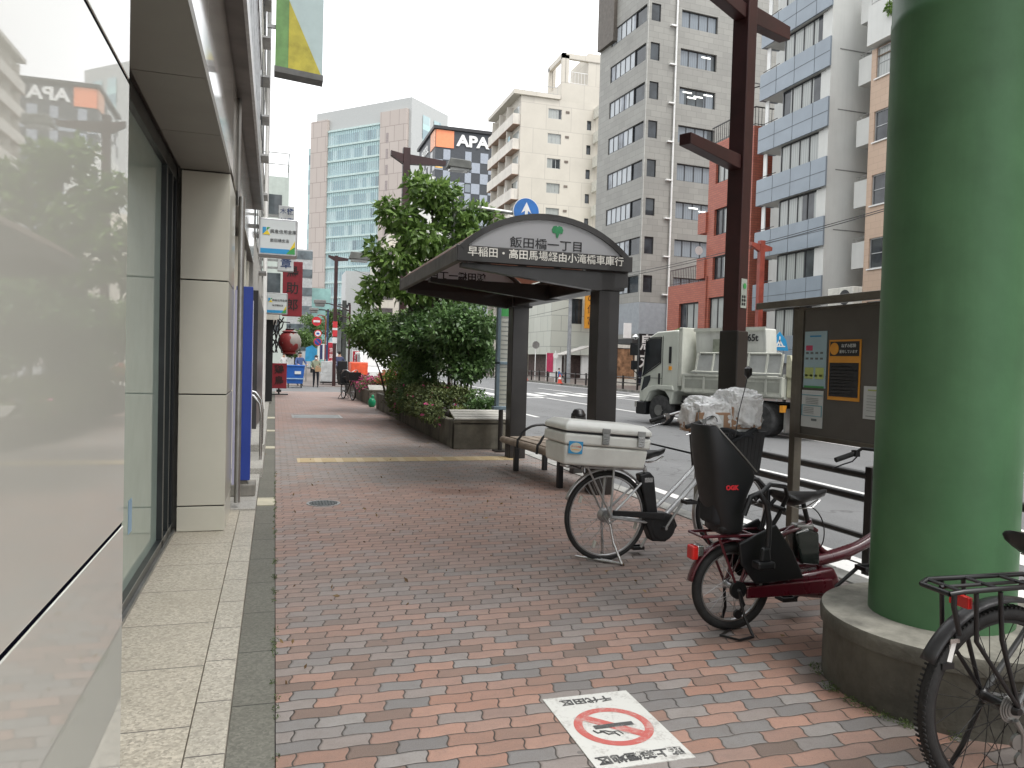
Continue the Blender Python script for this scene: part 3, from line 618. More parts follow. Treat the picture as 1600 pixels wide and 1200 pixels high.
# wheeled refuse bin
t = thing('refuse_cart', 'blue plastic wheeled refuse cart in front of the man in blue', 'cart', (.93, 38.4, -.03))
bb = mat('blue_plastic', (.015, .11, .42), .45, var=.1)
b = MB(); b.add([(-.36, -.35, .2), (.36, -.35, .2), (.36, .35, .2), (-.36, .35, .2), (-.44, -.42, 1.02), (.44, -.42, 1.02), (.44, .42, 1.02), (-.44, .42, 1.02)], [(3, 2, 1, 0), (4, 5, 6, 7), (0, 1, 5, 4), (1, 2, 6, 5), (2, 3, 7, 6), (3, 0, 4, 7)])
b.build('body', bb, t, bevel=.02); b = MB(); b.box(-.46, .46, -.45, .45, 1.02, 1.09); b.build('lid', bb, t, bevel=.02)
b = MB(); b.box(-.42, .42, -.425, -.40, .42, .47); b.build('rib', mat('pale_blue_line', (.3, .45, .6), .5), t)
b = MB(); b.box(-.02, .27, -.425, -.405, .66, .80); b.build('label_plate', M['paper'], t)
for sx in (-.3, .3):
    for sy in (-.3, .3): b = MB(); b.lathe((sx, sy, .08), [(.08, -.02), (.08, .02)], 14, 'x'); b.box(sx-.03, sx+.03, sy-.03, sy+.03, .09, .2); b.build('caster', M['blackm'], t)

# ---------------- people far down the pavement ----------------
skin = mat('skin', (.50, .30, .21), .55, var=.05); hairm = mat('dark_hair', (.012, .01, .009), .5)
def person(label, loc, rz, H, top, legs, pose='stand', shoes=None):
    k = H/1.7
    J = {'pel': (0, 0, .93), 'wst': (0, 0, 1.08), 'chest': (0, -.02, 1.30), 'neck': (0, 0, 1.46), 'head0': (0, -.01, 1.54), 'head1': (0, -.015, 1.66)}
    if pose == 'walk': ft = {'L': ((.09, -.08, .50), (.09, .10, .09), (.09, -.06, .035)), 'R': ((-.09, -.02, .50), (-.09, -.10, .08), (-.09, -.24, .03))}
    else: ft = {'L': ((.1, -.03, .50), (.11, .0, .08), (.11, -.15, .03)), 'R': ((-.1, -.03, .50), (-.11, .0, .08), (-.12, -.15, .03))}
    if pose == 'ride': ft = {'L': ((.1, -.30, .66), (.12, -.22, .25), (.12, -.36, .2)), 'R': ((-.1, -.34, .8), (-.12, -.12, .42), (-.12, -.26, .36))}
    if pose in ('push', 'ride'): hd = {'L': ((.27, -.12, 1.14), (.24, -.36, 1.08), (.22, -.44, 1.07)), 'R': ((-.27, -.12, 1.14), (-.24, -.36, 1.08), (-.22, -.44, 1.07))}
    elif pose == 'carry': hd = {'L': ((.24, .0, 1.16), (.12, -.22, 1.12), (.06, -.27, 1.13)), 'R': ((-.24, .02, 1.14), (-.2, -.18, 1.02), (-.15, -.25, 1.02))}
    else: hd = {'L': ((.25, .03, 1.16), (.27, -.05, .92), (.27, -.07, .82)), 'R': ((-.25, .03, 1.16), (-.27, .0, .92), (-.27, -.02, .82))}
    V, E, Rr = [], [], []
    def av(p, r): V.append(Vector(p)*k); Rr.append((r[0]*k, r[1]*k) if isinstance(r, tuple) else (r*k, r*k)); return len(V)-1
    pel = av(J['pel'], (.15, .11)); w_ = av(J['wst'], (.135, .10)); ch = av(J['chest'], (.165, .11)); nk = av(J['neck'], .055); h0 = av(J['head0'], .07); h1 = av(J['head1'], .088)
    E += [(pel, w_), (w_, ch), (ch, nk), (nk, h0), (h0, h1)]
    nz = av((0, -.105, 1.585), .016); E.append((h0, nz))
    for s_, sx in (('L', 1), ('R', -1)):
        hp = av((.095*sx, 0, .86), .095); kn = av(ft[s_][0], .062); an = av(ft[s_][1], .042); to = av(ft[s_][2], .034); E += [(pel, hp), (hp, kn), (kn, an), (an, to)]
        sh = av((.17*sx, 0, 1.39), .062); el = av(hd[s_][0], .045); wr = av(hd[s_][1], .03); pa = av(hd[s_][2], .036); E += [(ch, sh), (sh, el), (el, wr), (wr, pa)]
        dv = (Vector(hd[s_][2])-Vector(hd[s_][1])).normalized()
        sd_ = dv.cross(Vector((0, 0, 1))).normalized()
        for q in (-1.5, -.5, .5, 1.5): f = av(Vector(hd[s_][2])+dv*(.075-.006*abs(q))+sd_*q*.017+Vector((0, 0, -.012)), .009); E.append((pa, f))
        tb = av(Vector(hd[s_][2])+dv*.03+sd_*sx*-.05, .010); E.append((pa, tb))
    me = bpy.data.meshes.new('body'); me.from_pydata(V, E, []); o = bpy.data.objects.new('tmp', me); sc.collection.objects.link(o)
    sk = o.modifiers.new('s', 'SKIN'); sk.use_smooth_shade = True
    for i, d in enumerate(me.skin_vertices[0].data): d.radius = Rr[i]; d.use_root = (i == 0)
    sb = o.modifiers.new('d', 'SUBSURF'); sb.levels = 2; sb.render_levels = 2
    bm_ = bpy.data.meshes.new_from_object(o.evaluated_get(bpy.context.evaluated_depsgraph_get())); bpy.data.objects.remove(o); bm_.name = 'body'
    t = thing('person', label, 'person', loc, rz)
    bd = bpy.data.objects.new('body', bm_); sc.collection.objects.link(bd); bd.parent = t
    for mm in (skin, top, legs, shoes or M['black']): bm_.materials.append(mm)
    for p in bm_.polygons:
        c = p.center/k; i = 1
        if c.z > 1.445: i = 0
        elif c.z < .12 and pose != 'ride': i = 3
        elif c.z < .95 and abs(c.x) < .21: i = 2
        for q in hd.values():
            if (c-Vector(q[2])).length < .09: i = 0
        p.material_index = i; p.use_smooth = True
    b = MB(); b.sphere((0, .012*k, 1.655*k), (.093*k, .10*k, .098*k), 16, 10)
    if pose == 'carry': b.sphere((0, .05*k, 1.56*k), (.085*k, .06*k, .11*k), 12, 8)
    hr = b.build('hair', hairm, t, smooth=80)
    b = MB()
    for sx in (-1, 1): b.sphere((.033*sx*k, -.088*k, 1.615*k), (.012*k, .006*k, .007*k), 8, 6)
    b.build('eye', M['ink'], t)
    return t, k
t, k = person('woman in a pale jacket and white mask walking towards the camera with a brown bag', (1.95, 39.2, -.03), R_(-6), 1.56, mat('pale_green_jacket', (.25, .28, .20), .9), mat('dark_trousers', (.02, .022, .03), .9), 'carry')
b = MB(); b.sphere((0, -.075*k, 1.545*k), (.06*k, .05*k, .045*k), 12, 8); b.build('face_mask', M['white'], t, smooth=80)
ft_ = MB(); ft_.box(-.03, .26, -.37, -.27, .78, .99); ft_.tube([(.02, -.32, .98), (.04, -.3, 1.10), (.14, -.3, 1.14), (.20, -.32, .98)], .01, 6); tag(ft_.build('shopping_bag', mat('brown_paper_bag', (.42, .27, .15), .8), None, loc=(1.92, 39.2, -.03), bevel=.015), 'brown bag held in front by the woman in the mask', 'bag')
b = MB(); b.box(-.27, -.15, -.12, .12, .72, 1.0); tag(b.build('shoulder_bag', mat('dark_bag', (.05, .05, .045), .8), None, loc=(1.95, 39.2, -.03), bevel=.02), 'dark bag hanging at the hip of the woman in the mask', 'bag')
person('man in a blue shirt standing behind the blue refuse cart', (1.20, 40.2, 0), R_(20), 1.68, mat('blue_shirt', (.06, .10, .24), .9), mat('navy_trousers', (.015, .018, .028), .9), 'push')
person('cyclist in dark blue riding away beside the black utility pole', (3.25, 41.5, .08), R_(165), 1.7, mat('print_shirt', (.07, .08, .16), .9), mat('black_trousers', (.015, .015, .018), .9), 'ride')
person('person in a white top far down the pavement behind the cart', (.55, 52, 0), R_(10), 1.62, mat('white_top', (.5, .5, .5), .9), mat('grey_trousers', (.05, .05, .055), .9), 'walk')

# ---------------- far poles, road signs, lamps ----------------
def disc(mb, c, r, th_=.02, n=32, mi=0): mb.lathe(c, [(r, 0), (r, th_)], n, 'y', mi)
t = thing('road_sign', 'white pole with three round signs, a red bar sign on top, at the far crossing', 'road sign', (2.28, 45, 0))
b = MB(); b.tube([(.06, 0, 0), (.06, 0, 2.3), ], .035, 8); b.build('pole', M['white'], t, smooth=50)
b = MB(); b.tube([(.44, 0, 0), (.44, 0, 3.6), (.38, 0, 3.8), (.1, 0, 3.86), (-.02, 0, 3.8)], .03, 8); b.build('curved_pole', M['rust'], t, smooth=50)
wr_ = mat('sign_red', (.55, .03, .04), .4); wb = mat('sign_blue', (.015, .08, .36), .4); ww = mat('sign_white_b', (.7, .7, .7), .4)
b = MB(); disc(b, (-.06, -.04, 3.49), .26); b.build('sign_plate', wr_, t); b = MB(); b.box(-.24, .12, -.075, -.06, 3.43, 3.55); b.build('white_bar', ww, t)
b = MB(); disc(b, (.02, -.04, 2.80), .21); b.build('sign_plate', wr_, t); b = MB(); disc(b, (.02, -.062, 2.80), .155, .004); b.build('white_field', ww, t); b = MB(); b.box(-.06, .10, -.072, -.067, 2.74, 2.85); b.build('picture', wb, t)
b = MB(); disc(b, (.02, -.04, 2.33), .23); b.build('sign_plate', wr_, t); b = MB(); disc(b, (.02, -.062, 2.33), .18, .004); b.build('blue_field', wb, t); b = MB(); b.obox((-.12, -.075, 2.44), (.27, 0, -.27), (.03, 0, .03), (0, .006, 0)); b.build('slash', wr_, t)
# utility pole with drum and brackets
t = thing('utility_pole', 'dark utility pole with a metal cabinet beside the shrubs at the far crossing', 'utility pole', (3.58, 43, 0))
b = MB(); b.tube([(0, 0, 0), (0, 0, 4.6)], [.15, .12], 12); b.build('pole', mat('dark_pole', (.05, .055, .05), .6), t, smooth=50)
b = MB(); b.box(-.36, -.14, -.1, .15, 1.7, 3.1); b.build('cabinet', mat('grey_cabinet', (.14, .15, .15), .5), t, bevel=.01)
b = MB()
for zz in (4.05, 4.35): b.beam((-.35, 0, zz), (.3, 0, zz), .06)
for x, zz in ((.12, 4.3), (.25, 4.4), (-.2, 3.6), (-.3, 3.9)): b.box(x-.07, x+.07, -.1, .1, zz-.1, zz+.08)
b.build('fitting', M['blackm'], t)
# dark sign post
t = thing('post', 'slim dark blue post between the road signs and the utility pole', 'post', (2.9, 46, 0)); b = MB(); b.box(-.05, .05, -.05, .05, 0, 4.2); b.box(-.07, .07, -.07, .07, 0, .9); b.build('pole', mat('dark_blue_paint', (.03, .05, .12), .5), t); b = MB(); b.box(-.06, .06, -.06, .06, 4.2, 4.26); b.build('cap', M['blackm'], t)
# nobori flags, blue awning, scooter box etc.
def nobori(x, y, h, label, col, tilt=0.):
    t = thing('banner_flag', label, 'flag', (x, y, 0), 0, 'advertising flags on poles'); b = MB(); b.tube([(0, 0, 0), (tilt, 0, h+.1)], .015, 6); b.tube([(tilt, 0, h), (tilt+.45, 0, h)], .012, 6); b.build('pole', M['white'], t)
    b = MB(); n = 8
    for i in range(n):
        z0, z1 = .45+(h-.45)*i/n, .45+(h-.45)*(i+1)/n; f = lambda z: tilt*z/h; wv = lambda z: .05*math.sin(z*5)
        b.obox((f(z0), wv(z0), z0), (.42, .04, 0), (f(z1)-f(z0), wv(z1)-wv(z0), z1-z0), (0, .006, 0))
    b.build('cloth', col, t)
    for i, ch in enumerate('営業中'): text(ch, .3, M['white'], t, (tilt*.6+.21, -.05, h*.8-.36*i), (1, 0, 0), (0, 0, 1), .003)
rf = mat('flag_red', (.45, .02, .04), .7)
nobori(3.15, 47, 2.35, 'red vertical flag left of the far utility pole', rf, -.25); nobori(4.55, 48, 1.9, 'red vertical flag behind the dark basket bicycle', rf)
t = thing('wrapped_stand', 'bright blue sheeted stand beyond the far crossing', 'stand', (2.0, 47, 0)); b = MB(); b.prism([(-.3, 0, 1.2), (.35, 0, 1.2), (.38, 0, 1.9), (.1, 0, 2.15), (-.25, 0, 2.0)], (0, .6, 0)); b.build('cover', mat('sheet_blue', (.03, .27, .5), .5), t); b = MB(); b.box(-.25, -.2, 0, .5, 0, 1.2); b.box(.25, .3, 0, .5, 0, 1.2); b.build('leg', M['steel'], t)
t = thing('delivery_stack', 'white crates stacked on a trolley beyond the walking woman', 'crates', (2.8, 42.5, 0)); b = MB(); b.box(-.4, .4, 0, .8, .15, .6); b.box(-.38, .38, .02, .78, .61, 1.25); b.build('crate', mat('crate_white', (.55, .57, .57), .6), t, bevel=.02); b = MB(); b.box(-.45, .45, -.05, .85, .08, .14); b.build('trolley', M['blackm'], t)
for sx in (-.3, .3): b = MB(); b.lathe((sx, 0, .05), [(.05, -.02), (.05, .02)], 12, 'x'); b.build('wheel', M['rubber'], t)
nt_ = thing('striped_panel', 'white and dark striped panel hanging on the far side of the crossing', 'panel', (2.65, 50, 1.3)); b = MB(); b.box(0, 1.3, 0, .05, 0, 1.0); b.build('panel', M['paper'], nt_); b = MB()
for i in range(2): b.box(.05+i*.28, .22+i*.28, -.01, 0, .03, .95)
b.build('stripe', mat('navy_panel', (.02, .03, .1), .6), nt_); b = MB(); b.box(.0, .05, .0, .05, -1.3, 0); b.box(1.25, 1.3, 0, .05, -1.3, 0); b.build('leg', M['steel'], nt_)

# red-brown street lamps with T arms
def lamp_post(x, y, h, arms, label, cols='maroon', lampbox=None, base=0., w_=.16):
    t = thing('street_lamp', label, 'street lamp', (x, y, base), 0, 'red-brown street lamps'); m = M[cols]; hw = w_/2
    b = MB(); b.box(-hw, hw, -hw, hw, 0, h); b.build('pole', m, t, bevel=.008)
    for (zz, x0, x1) in arms:
        b = MB(); s_ = w_*.8
        b.add([(x0, -s_/2, zz), (-hw, -s_/2, zz-s_*1.3), (-hw, s_/2, zz-s_*1.3), (x0, s_/2, zz), (x0, -s_/2, zz+s_*.8), (-hw, -s_/2, zz+s_*.4), (-hw, s_/2, zz+s_*.4), (x0, s_/2, zz+s_*.8)], [(3, 2, 1, 0), (4, 5, 6, 7), (0, 1, 5, 4), (1, 2, 6, 5), (2, 3, 7, 6), (3, 0, 4, 7)])
        b.build('arm', m, t); b = MB()
        b.add([(hw, -s_/2, zz-s_*1.3), (x1, -s_/2, zz-s_*.9), (x1, s_/2, zz-s_*.9), (hw, s_/2, zz-s_*1.3), (hw, -s_/2, zz+s_*.4), (x1, -s_/2, zz-s_*.1), (x1, s_/2, zz-s_*.1), (hw, s_/2, zz+s_*.4)], [(3, 2, 1, 0), (4, 5, 6, 7), (0, 1, 5, 4), (1, 2, 6, 5), (2, 3, 7, 6), (3, 0, 4, 7)])
        b.build('arm', m, t)
    if lampbox:
        for (lx, lz, s_) in lampbox:
            b = MB(); b.prism([(lx-.38*s_, -.2*s_, lz-.1*s_), (lx+.38*s_, -.2*s_, lz-.13*s_), (lx+.33*s_, -.2*s_, lz+.13*s_), (lx-.30*s_, -.2*s_, lz+.16*s_)], (0, .4*s_, 0)); hd = b.build('lamp_head', mat('lamp_housing', (.13, .135, .125), .5, .3, .2), t, bevel=.02*s_)
            b = MB(); b.box(lx-.3*s_, lx+.3*s_, -.16*s_, .16*s_, lz-.19*s_, lz-.11*s_); b.build('diffuser', mat('lamp_glass', (.2, .21, .2), .2, coat=.4), hd)
    return t

t = lamp_post(3.5, 22.2, 7.55, [(7.3, -.45, 1.15)], 'red-brown street lamp with T arm rising behind the tall leafy tree', lampbox=[(1.55, 7.22, .95)], w_=.2)
t = lamp_post(2.92, 40.6, 6.7, [(6.6, -.4, .6)], 'red-brown street lamp at the far crossing in front of the glass tower', lampbox=[(1.15, 6.72, 1.4)], w_=.17)
b = MB()
for z0, c_ in ((3.0, 0), (2.55, 0)): b.box(-.12, .12, -.1, -.085, z0, z0+.32)
b.build('red_plate', wr_, t); b = MB(); b.box(-.12, .12, -.1, -.085, 2.88, 2.99); b.box(-.12, .12, -.1, -.085, 2.2, 2.5); b.build('white_plate', ww, t)
# arms with lamp heads over the crossing
t = thing('street_lamp', 'two-headed lamp whose red-brown curved arms reach left at the far crossing', 'street lamp', (3.75, 41.6, 0))
b = MB(); b.tube([(0, 0, 0), (0, 0, 4.3)], .05, 8); b.build('pole', M['maroon'], t)
b = MB(); b.tube([(0, 0, 3.95), (-.5, 0, 4.15), (-1.1, 0, 4.3), (-1.35, 0, 4.3)], .03, 6); b.tube([(0, 0, 3.55), (-.6, 0, 3.75), (-1.3, 0, 3.95), (-1.6, 0, 3.95)], .03, 6); b.build('arm', M['maroon'], t, smooth=60)
for x, zz, q in ((-1.55, 4.35, .8), (-1.85, 3.95, .6)):
    b = MB(); b.box(x-.38*q, x+.38*q, -.2, .2, zz-.1*q, zz+.14*q); b.box(x-.3*q, x+.3*q, -.17, .17, zz-.28*q, zz-.1*q); b.build('lamp_head', mat('lamp_grey', (.22, .22, .21), .5), t, bevel=.03)
# near lamp on the kerb
t = lamp_post(4.25, 6.5, 6.2, [], 'near red-brown lamp post with dark sleeve beside the packed bicycle basket', w_=.165)
t.rotation_euler = (0, 0, R_(27))
for (x0, x1, z0, z1) in ((-.95, -.085, 3.50, 3.48), (-.80, -.085, 4.93, 4.90), (.085, .80, 4.90, 4.93)):
    b = MB(); dz = .06; a, c = (.05, .085) if x1 < 0 else (.085, .05)
    b.add([(x0, -.06, z0-a), (x1, -.06, z1-c), (x1, .06, z1-c), (x0, .06, z0-a), (x0, -.06, z0+a), (x1, -.06, z1+a), (x1, .06, z1+a), (x0, .06, z0+a)], [(3, 2, 1, 0), (4, 5, 6, 7), (0, 1, 5, 4), (1, 2, 6, 5), (2, 3, 7, 6), (3, 0, 4, 7)]); b.build('arm', M['maroon'], t, bevel=.006)
b = MB(); b.box(-.1, .1, -.1, .1, 0, 1.86); b.build('sleeve', M['brown'], t, bevel=.012)
b = MB(); b.box(-.045, .06, -.088, -.083, 2.08, 2.36); b.build('sticker', mat('sticker_pale', (.40, .43, .38), .5), t)
b = MB(); b.lathe((0.008, -.092, 2.29), [(.028, 0), (.028, .003)], 14, 'y'); b.build('leaf_emblem', M['grn'], t)
b = MB()
for i in range(3):
    for k in range(2): b.box(-.032+k*.04, -.006+k*.04, -.092, -.089, 2.105+i*.035, 2.130+i*.035)
b.build('printed_square', M['ink'], t)
t = lamp_post(20.6, 29.6, 7.2, [(6.95, -.55, .5)], 'bright red-brown lamp post across the road in front of the balconies', 'rust', w_=.24)
# white arrow sign
t = thing('road_sign', 'round blue road sign with white upward arrow on a grey arm above the shelter', 'road sign', (3.7, 16.6, 0))
b = MB(); b.tube([(0, 0, 0), (0, 0, 5.0)], .06, 10); b.build('pole', M['steel'], t, smooth=50); b = MB(); b.tube([(0, 0, 4.75), (.4, 0, 4.9), (1.5, 0, 4.83)], .045, 8); b.build('arm', M['steel'], t, smooth=50)
cx, cz = 1.63, 4.88
b = MB(); disc(b, (cx, -.06, cz), .31, .03, 40); b.build('rim', ww, t); b = MB(); disc(b, (cx, -.092, cz), .295, .004, 40); b.build('blue_field', mat('road_sign_blue', (.012, .13, .42), .35), t)
b = MB(); b.prism([(cx-.035, -.1, cz-.2), (cx+.035, -.1, cz-.2), (cx+.035, -.1, cz+.02), (cx+.12, -.1, cz-.04), (cx, -.1, cz+.21), (cx-.12, -.1, cz-.04), (cx-.035, -.1, cz+.02)], (0, .006, 0)); b.build('arrow', ww, t)

# =============== bus shelter ===============
Bm = M['brown']
sh = thing('bus_shelter', 'dark brown bus shelter with arched sign band on two posts by the kerb', 'bus shelter', (0, 0, 0))
b = MB()
for (y0) in (8.07, 11.35): b.box(3.50, 3.76, y0, y0+.26, 0, 2.6)
XL, XR, YN, YF, ZB, ZT = 1.80, 3.82, 7.93, 11.75, 2.545, 2.715
for q in (0, 1):
    pb = MB(); y0 = (8.07, 11.35)[q]; pb.box(3.50, 3.76, y0, y0+.26, 0, 2.52); pb.build('post', Bm, sh, bevel=.012)
    pb = MB(); pb.box(3.46, 3.80, y0-.04, y0+.30, 2.34, 2.5); pb.build('post_collar', Bm, sh, bevel=.01)
# fascias
fb = MB(); fb.box(XL, XR, YN-.04, YN+.04, ZB, ZT); fn = fb.build('fascia', Bm, sh, bevel=.006)
fb = MB(); fb.box(XL, XR, YF-.04, YF+.04, ZB, ZT); fb.build('fascia', Bm, sh, bevel=.006)
grm = mat('weathered_fascia', (.075, .068, .058), .45, var=.35, scale=4, stain=.4)
for x in (XL, XR-.07):
    fb = MB(); fb.box(x, x+.07, YN+.042, YF-.042, ZB-.0, ZT-.02); fb.build('fascia', grm, sh, bevel=.006)
bm = MB(); bm.box(3.5, 3.76, 8.34, 11.34, 2.36, 2.54); bm.build('ridge_beam', Bm, sh, bevel=.01)
for y0 in (8.0, 9.75, 11.5):
    bm = MB(); bm.prism([(XL+.08, y0, 2.545), (XL+.08, y0, 2.50), (3.45, y0, 2.33), (3.82, y0, 2.38), (3.82, y0, 2.545)], (0, .12, 0)); bm.build('cross_beam', Bm, sh)
# arched roof: radius from chord
def arc(x0, x1, z0, rise, n=22, inset=0):
    c = (x1-x0)/2; R0 = (c*c+rise*rise)/(2*rise); a = math.asin(min(1, c/R0)); cx_, cz_ = (x0+x1)/2, z0+rise-R0
    return [(cx_+(R0-inset)*math.sin(-a+2*a*i/n), cz_+(R0-inset)*math.cos(-a+2*a*i/n)) for i in range(n+1)]
A0, A1 = XL+.03, XR-.05; out_, in_ = arc(A0, A1, ZT, .395), arc(A0, A1, ZT, .395, inset=.062)
for y0 in (YN-.045, YF-.035):
    bm = MB()
    for i in range(22):
        (xa, za), (xb, zb), (xc, zc), (xd, zd) = out_[i], out_[i+1], in_[i+1], in_[i]; bm.prism([(xa, y0, za), (xb, y0, zb), (xc, y0, zc), (xd, y0, zd)], (0, .09, 0))
    bm.build('arch_rim', Bm, sh)
    gp = MB(); pts = [(x, y0+.02, max(z, ZT+.0)) for x, z in in_ if z > ZT-.001]; pts = [(in_[0][0]+.06, y0+.02, ZT)]+pts+[(in_[-1][0]-.06, y0+.02, ZT)]
    mg, nt, bb_ = base_mat('translucent_sign'); bb_.inputs['Base Color'].default_value = (.58, .59, .61, 1); bb_.inputs['Roughness'].default_value = .3
    trl = nt.nodes.new('ShaderNodeBsdfTranslucent'); trl.inputs[0].default_value = (.6, .6, .62, 1); mx = nt.nodes.new('ShaderNodeMixShader'); mx.inputs[0].default_value = .45
    nt.links.new(bb_.outputs[0], mx.inputs[1]); nt.links.new(trl.outputs[0], mx.inputs[2]); nt.links.new(mx.outputs[0], nt.nodes['Material Output'].inputs[0])
    gp.prism(pts, (0, .04, 0)); gp.build('sign_panel', mg, sh)
yl = YN-.028
text('飯田橋一丁目', .122, M['ink'], sh, (2.80, yl, 2.775), (1, 0, 0), (0, 0, 1), .003, sx=1.16, bold=.0012)
text('早稲田・高田馬場経由小滝橋車庫行', .108, mat('sign_cream', (.74, .72, .66), .5), sh, (2.81, YN-.043, 2.645), (1, 0, 0), (0, 0, 1), .003, sx=1.04, bold=.0012)
# printed on the far arch, seen from inside the wrong way round
text('飯田橋一丁目', .13, M['ink'], sh, (2.70, YF-.02, 2.80), (-1, 0, 0), (0, 0, 1), .003, sx=1.15, bold=.003, mirror=False)
b = MB(); P = [(0, 0)]; gx, gz = 2.915, 2.94
P = [(gx-.012, gz-.075), (gx-.02, gz-.03), (gx-.055, gz-.028), (gx-.068, gz+.01), (gx-.05, gz+.045), (gx-.015, gz+.055), (gx, gz+.04), (gx+.015, gz+.055), (gx+.05, gz+.045), (gx+.068, gz+.01), (gx+.055, gz-.028), (gx+.02, gz-.03), (gx+.008, gz-.075)]
b.prism([(x, yl-.002, z) for x, z in P], (0, .004, 0)); b.build('leaf_emblem', mat('ginkgo_green', (.02, .22, .08), .5), sh)
# roof sheets: ribs and brown translucent panels
rfm, nt, bb_ = base_mat('smoked_roof_sheet'); bb_.inputs['Base Color'].default_value = (.30, .20, .16, 1); bb_.inputs['Roughness'].default_value = .35
trl = nt.nodes.new('ShaderNodeBsdfTranslucent'); trl.inputs[0].default_value = (.42, .27, .22, 1); mx = nt.nodes.new('ShaderNodeMixShader'); mx.inputs[0].default_value = .6
nt.links.new(bb_.outputs[0], mx.inputs[1]); nt.links.new(trl.outputs[0], mx.inputs[2]); nt.links.new(mx.outputs[0], nt.nodes['Material Output'].inputs[0])
sk = arc(A0, A1, ZT+.0, .38); rs = MB()
for i in range(22):
    (xa, za), (xb, zb) = sk[i], sk[i+1]; rs.add([(xa, YN+.05, za), (xb, YN+.05, zb), (xb, YF-.05, zb), (xa, YF-.05, za), (xa, YN+.05, za+.008), (xb, YN+.05, zb+.008), (xb, YF-.05, zb+.008), (xa, YF-.05, za+.008)], [(0, 3, 2, 1), (4, 5, 6, 7)])
rs.build('roof_sheet', rfm, sh)
for y0 in (8.9, 9.8, 10.75):
    rb = MB()
    for i in range(22):
        (xa, za), (xb, zb) = sk[i], sk[i+1]; rb.prism([(xa, y0, za-.005), (xb, y0, zb-.005), (xb, y0, zb-.06), (xa, y0, za-.06)], (0, .05, 0))
    rb.build('roof_rib', Bm, sh)
rb = MB(); rb.box(XL+.1, 3.5, YN+.1, YF-.1, 2.515, 2.53)
for xx in (2.0, 2.75): pass
# timetable case
t = thing('timetable_stand', 'tall blue-grey timetable case behind the far shelter post', 'timetable', (3.66, 12.25, 0))
b = MB(); b.box(-.16, -.10, -.05, .05, .72, 2.6); b.box(.12, .16, -.05, .05, .72, 2.6); b.box(-.16, .16, -.05, .05, 1.45, 1.5); b.box(-.2, .2, -.06, .06, .70, .76); b.build('frame', mat('timetable_frame', (.16, .22, .26), .4, .3), t, bevel=.008)
b = MB(); b.box(-.10, .12, -.03, .03, .76, 1.45); b.box(-.10, .12, -.03, .03, 1.5, 2.4); f = b.build('case', mat('case_paper', (.36, .37, .32), .25, var=.1, coat=.5), t)
b = MB()
for k in range(20): b.box(-.09, .10, -.034, -.031, .8+k*.075, .81+k*.075)
b.build('printed_line', mat('grey_print', (.16, .18, .18), .5), t); b = MB(); b.box(-.10, .12, -.034, .03, 2.25, 2.6); b.build('green_header', M['grn'], t); b = MB(); b.tube([(-.05, 0, 0), (-.05, 0, .72)], .04, 8); b.box(-.15, .1, -.12, .12, 0, .03); b.build('stand', M['brown'], t)
# bench
t = thing('bench', 'slatted beige bench with two arched iron armrests under the shelter', 'bench', (3.42, 9.35, 0)); t.rotation_euler = (0, 0, R_(4))
for i in range(4):
    b = MB(); x = -.25+i*.17
    if i == 0: b.tube([(x-.0, -1.05, .405), (x, 1.05, .405)], .048, 10)
    else: b.box(x-.065, x+.085, -1.05, 1.05, .405, .445)
    b.build('slat', M['wood'], t, bevel=.0 if i == 0 else .01, smooth=50 if i == 0 else 0)
for y in (-.72, .72):
    for x in (-.17, .26):
        b = MB(); b.box(x-.033, x+.033, y-.03, y+.03, 0, .39); b.build('leg', M['blackm'], t, bevel=.004)
b = MB(); b.box(-.24, .34, -.74, -.70, .36, .40); b.box(-.24, .34, .70, .74, .36, .40); b.box(0, .05, -.9, .9, .36, .40); b.build('underframe', M['blackm'], t)
for y in (-.32, .35):
    b = MB(); b.tube([(-.31, y, .36), (-.30, y, .47)]+[(.03-.30*math.cos(R_(a)), y, .47+.20*math.sin(R_(a))) for a in range(10, 181, 17)]+[(.33, y, .40)], .017, 8); b.build('armrest', M['blackm'], t, smooth=60)
# bollard
t = thing('bollard', 'dark bollard with a domed cap on the kerb behind the bench', 'bollard', (3.98, 9.75, 0))
b = MB(); b.box(-.085, .085, -.07, .07, 0, .79); b.build('post', M['brown'], t, bevel=.01); b = MB(); b.lathe((0, 0, .79), [(.10, 0), (.10, .025), (.085, .04), (.08, .06), (.06, .085), (.02, .10)], 20); b.build('cap', M['blackm'], t, smooth=50)
# guard rail along the kerb
t = thing('guard_rail', 'dark three-bar tubular guard rail along the kerb behind the bicycles', 'guard rail', (4.22, 0, 0))
for zz in (.73, .555, .27): b = MB(); b.tube([(0, -6, zz), (0, 7.0, zz)], .03 if zz > .5 else .024, 12); b.build('bar', M['brown'], t, smooth=60)
for y in (-5, -2.6, -.2, 2.2, 4.6, 7.0): b = MB(); b.box(-.035, .035, y-.035, y+.035, 0, .80); b.build('post', M['conc'] if y > 6 else M['brown'], t, bevel=.006)

# =============== green pillar, notice board ===============
t = thing('pillar', 'thick green painted steel pillar at the right', 'pillar', (3.07, 2.88, 0))
b = MB(); b.lathe((0, 0, 0), [(.312, .33), (.312, 3.13), (.3150, 3.135), (.3150, 3.175), (.312, 3.18), (.312, 9)], 72); b.build('shaft', M['green'], t, smooth=50)
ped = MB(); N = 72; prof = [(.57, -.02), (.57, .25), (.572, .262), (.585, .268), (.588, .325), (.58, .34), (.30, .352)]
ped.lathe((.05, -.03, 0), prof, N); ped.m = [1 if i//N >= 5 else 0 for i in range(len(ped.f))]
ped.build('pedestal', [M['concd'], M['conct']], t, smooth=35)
rl = thing('elevated_walkway', 'underside deck of the walkway carried by the green pillar, above the frame', 'walkway', (3.07, 2.88, 9)); b = MB(); b.box(-1.2, 3.6, -2.6, .7, 0, .6); b.build('deck', M['green'], rl)
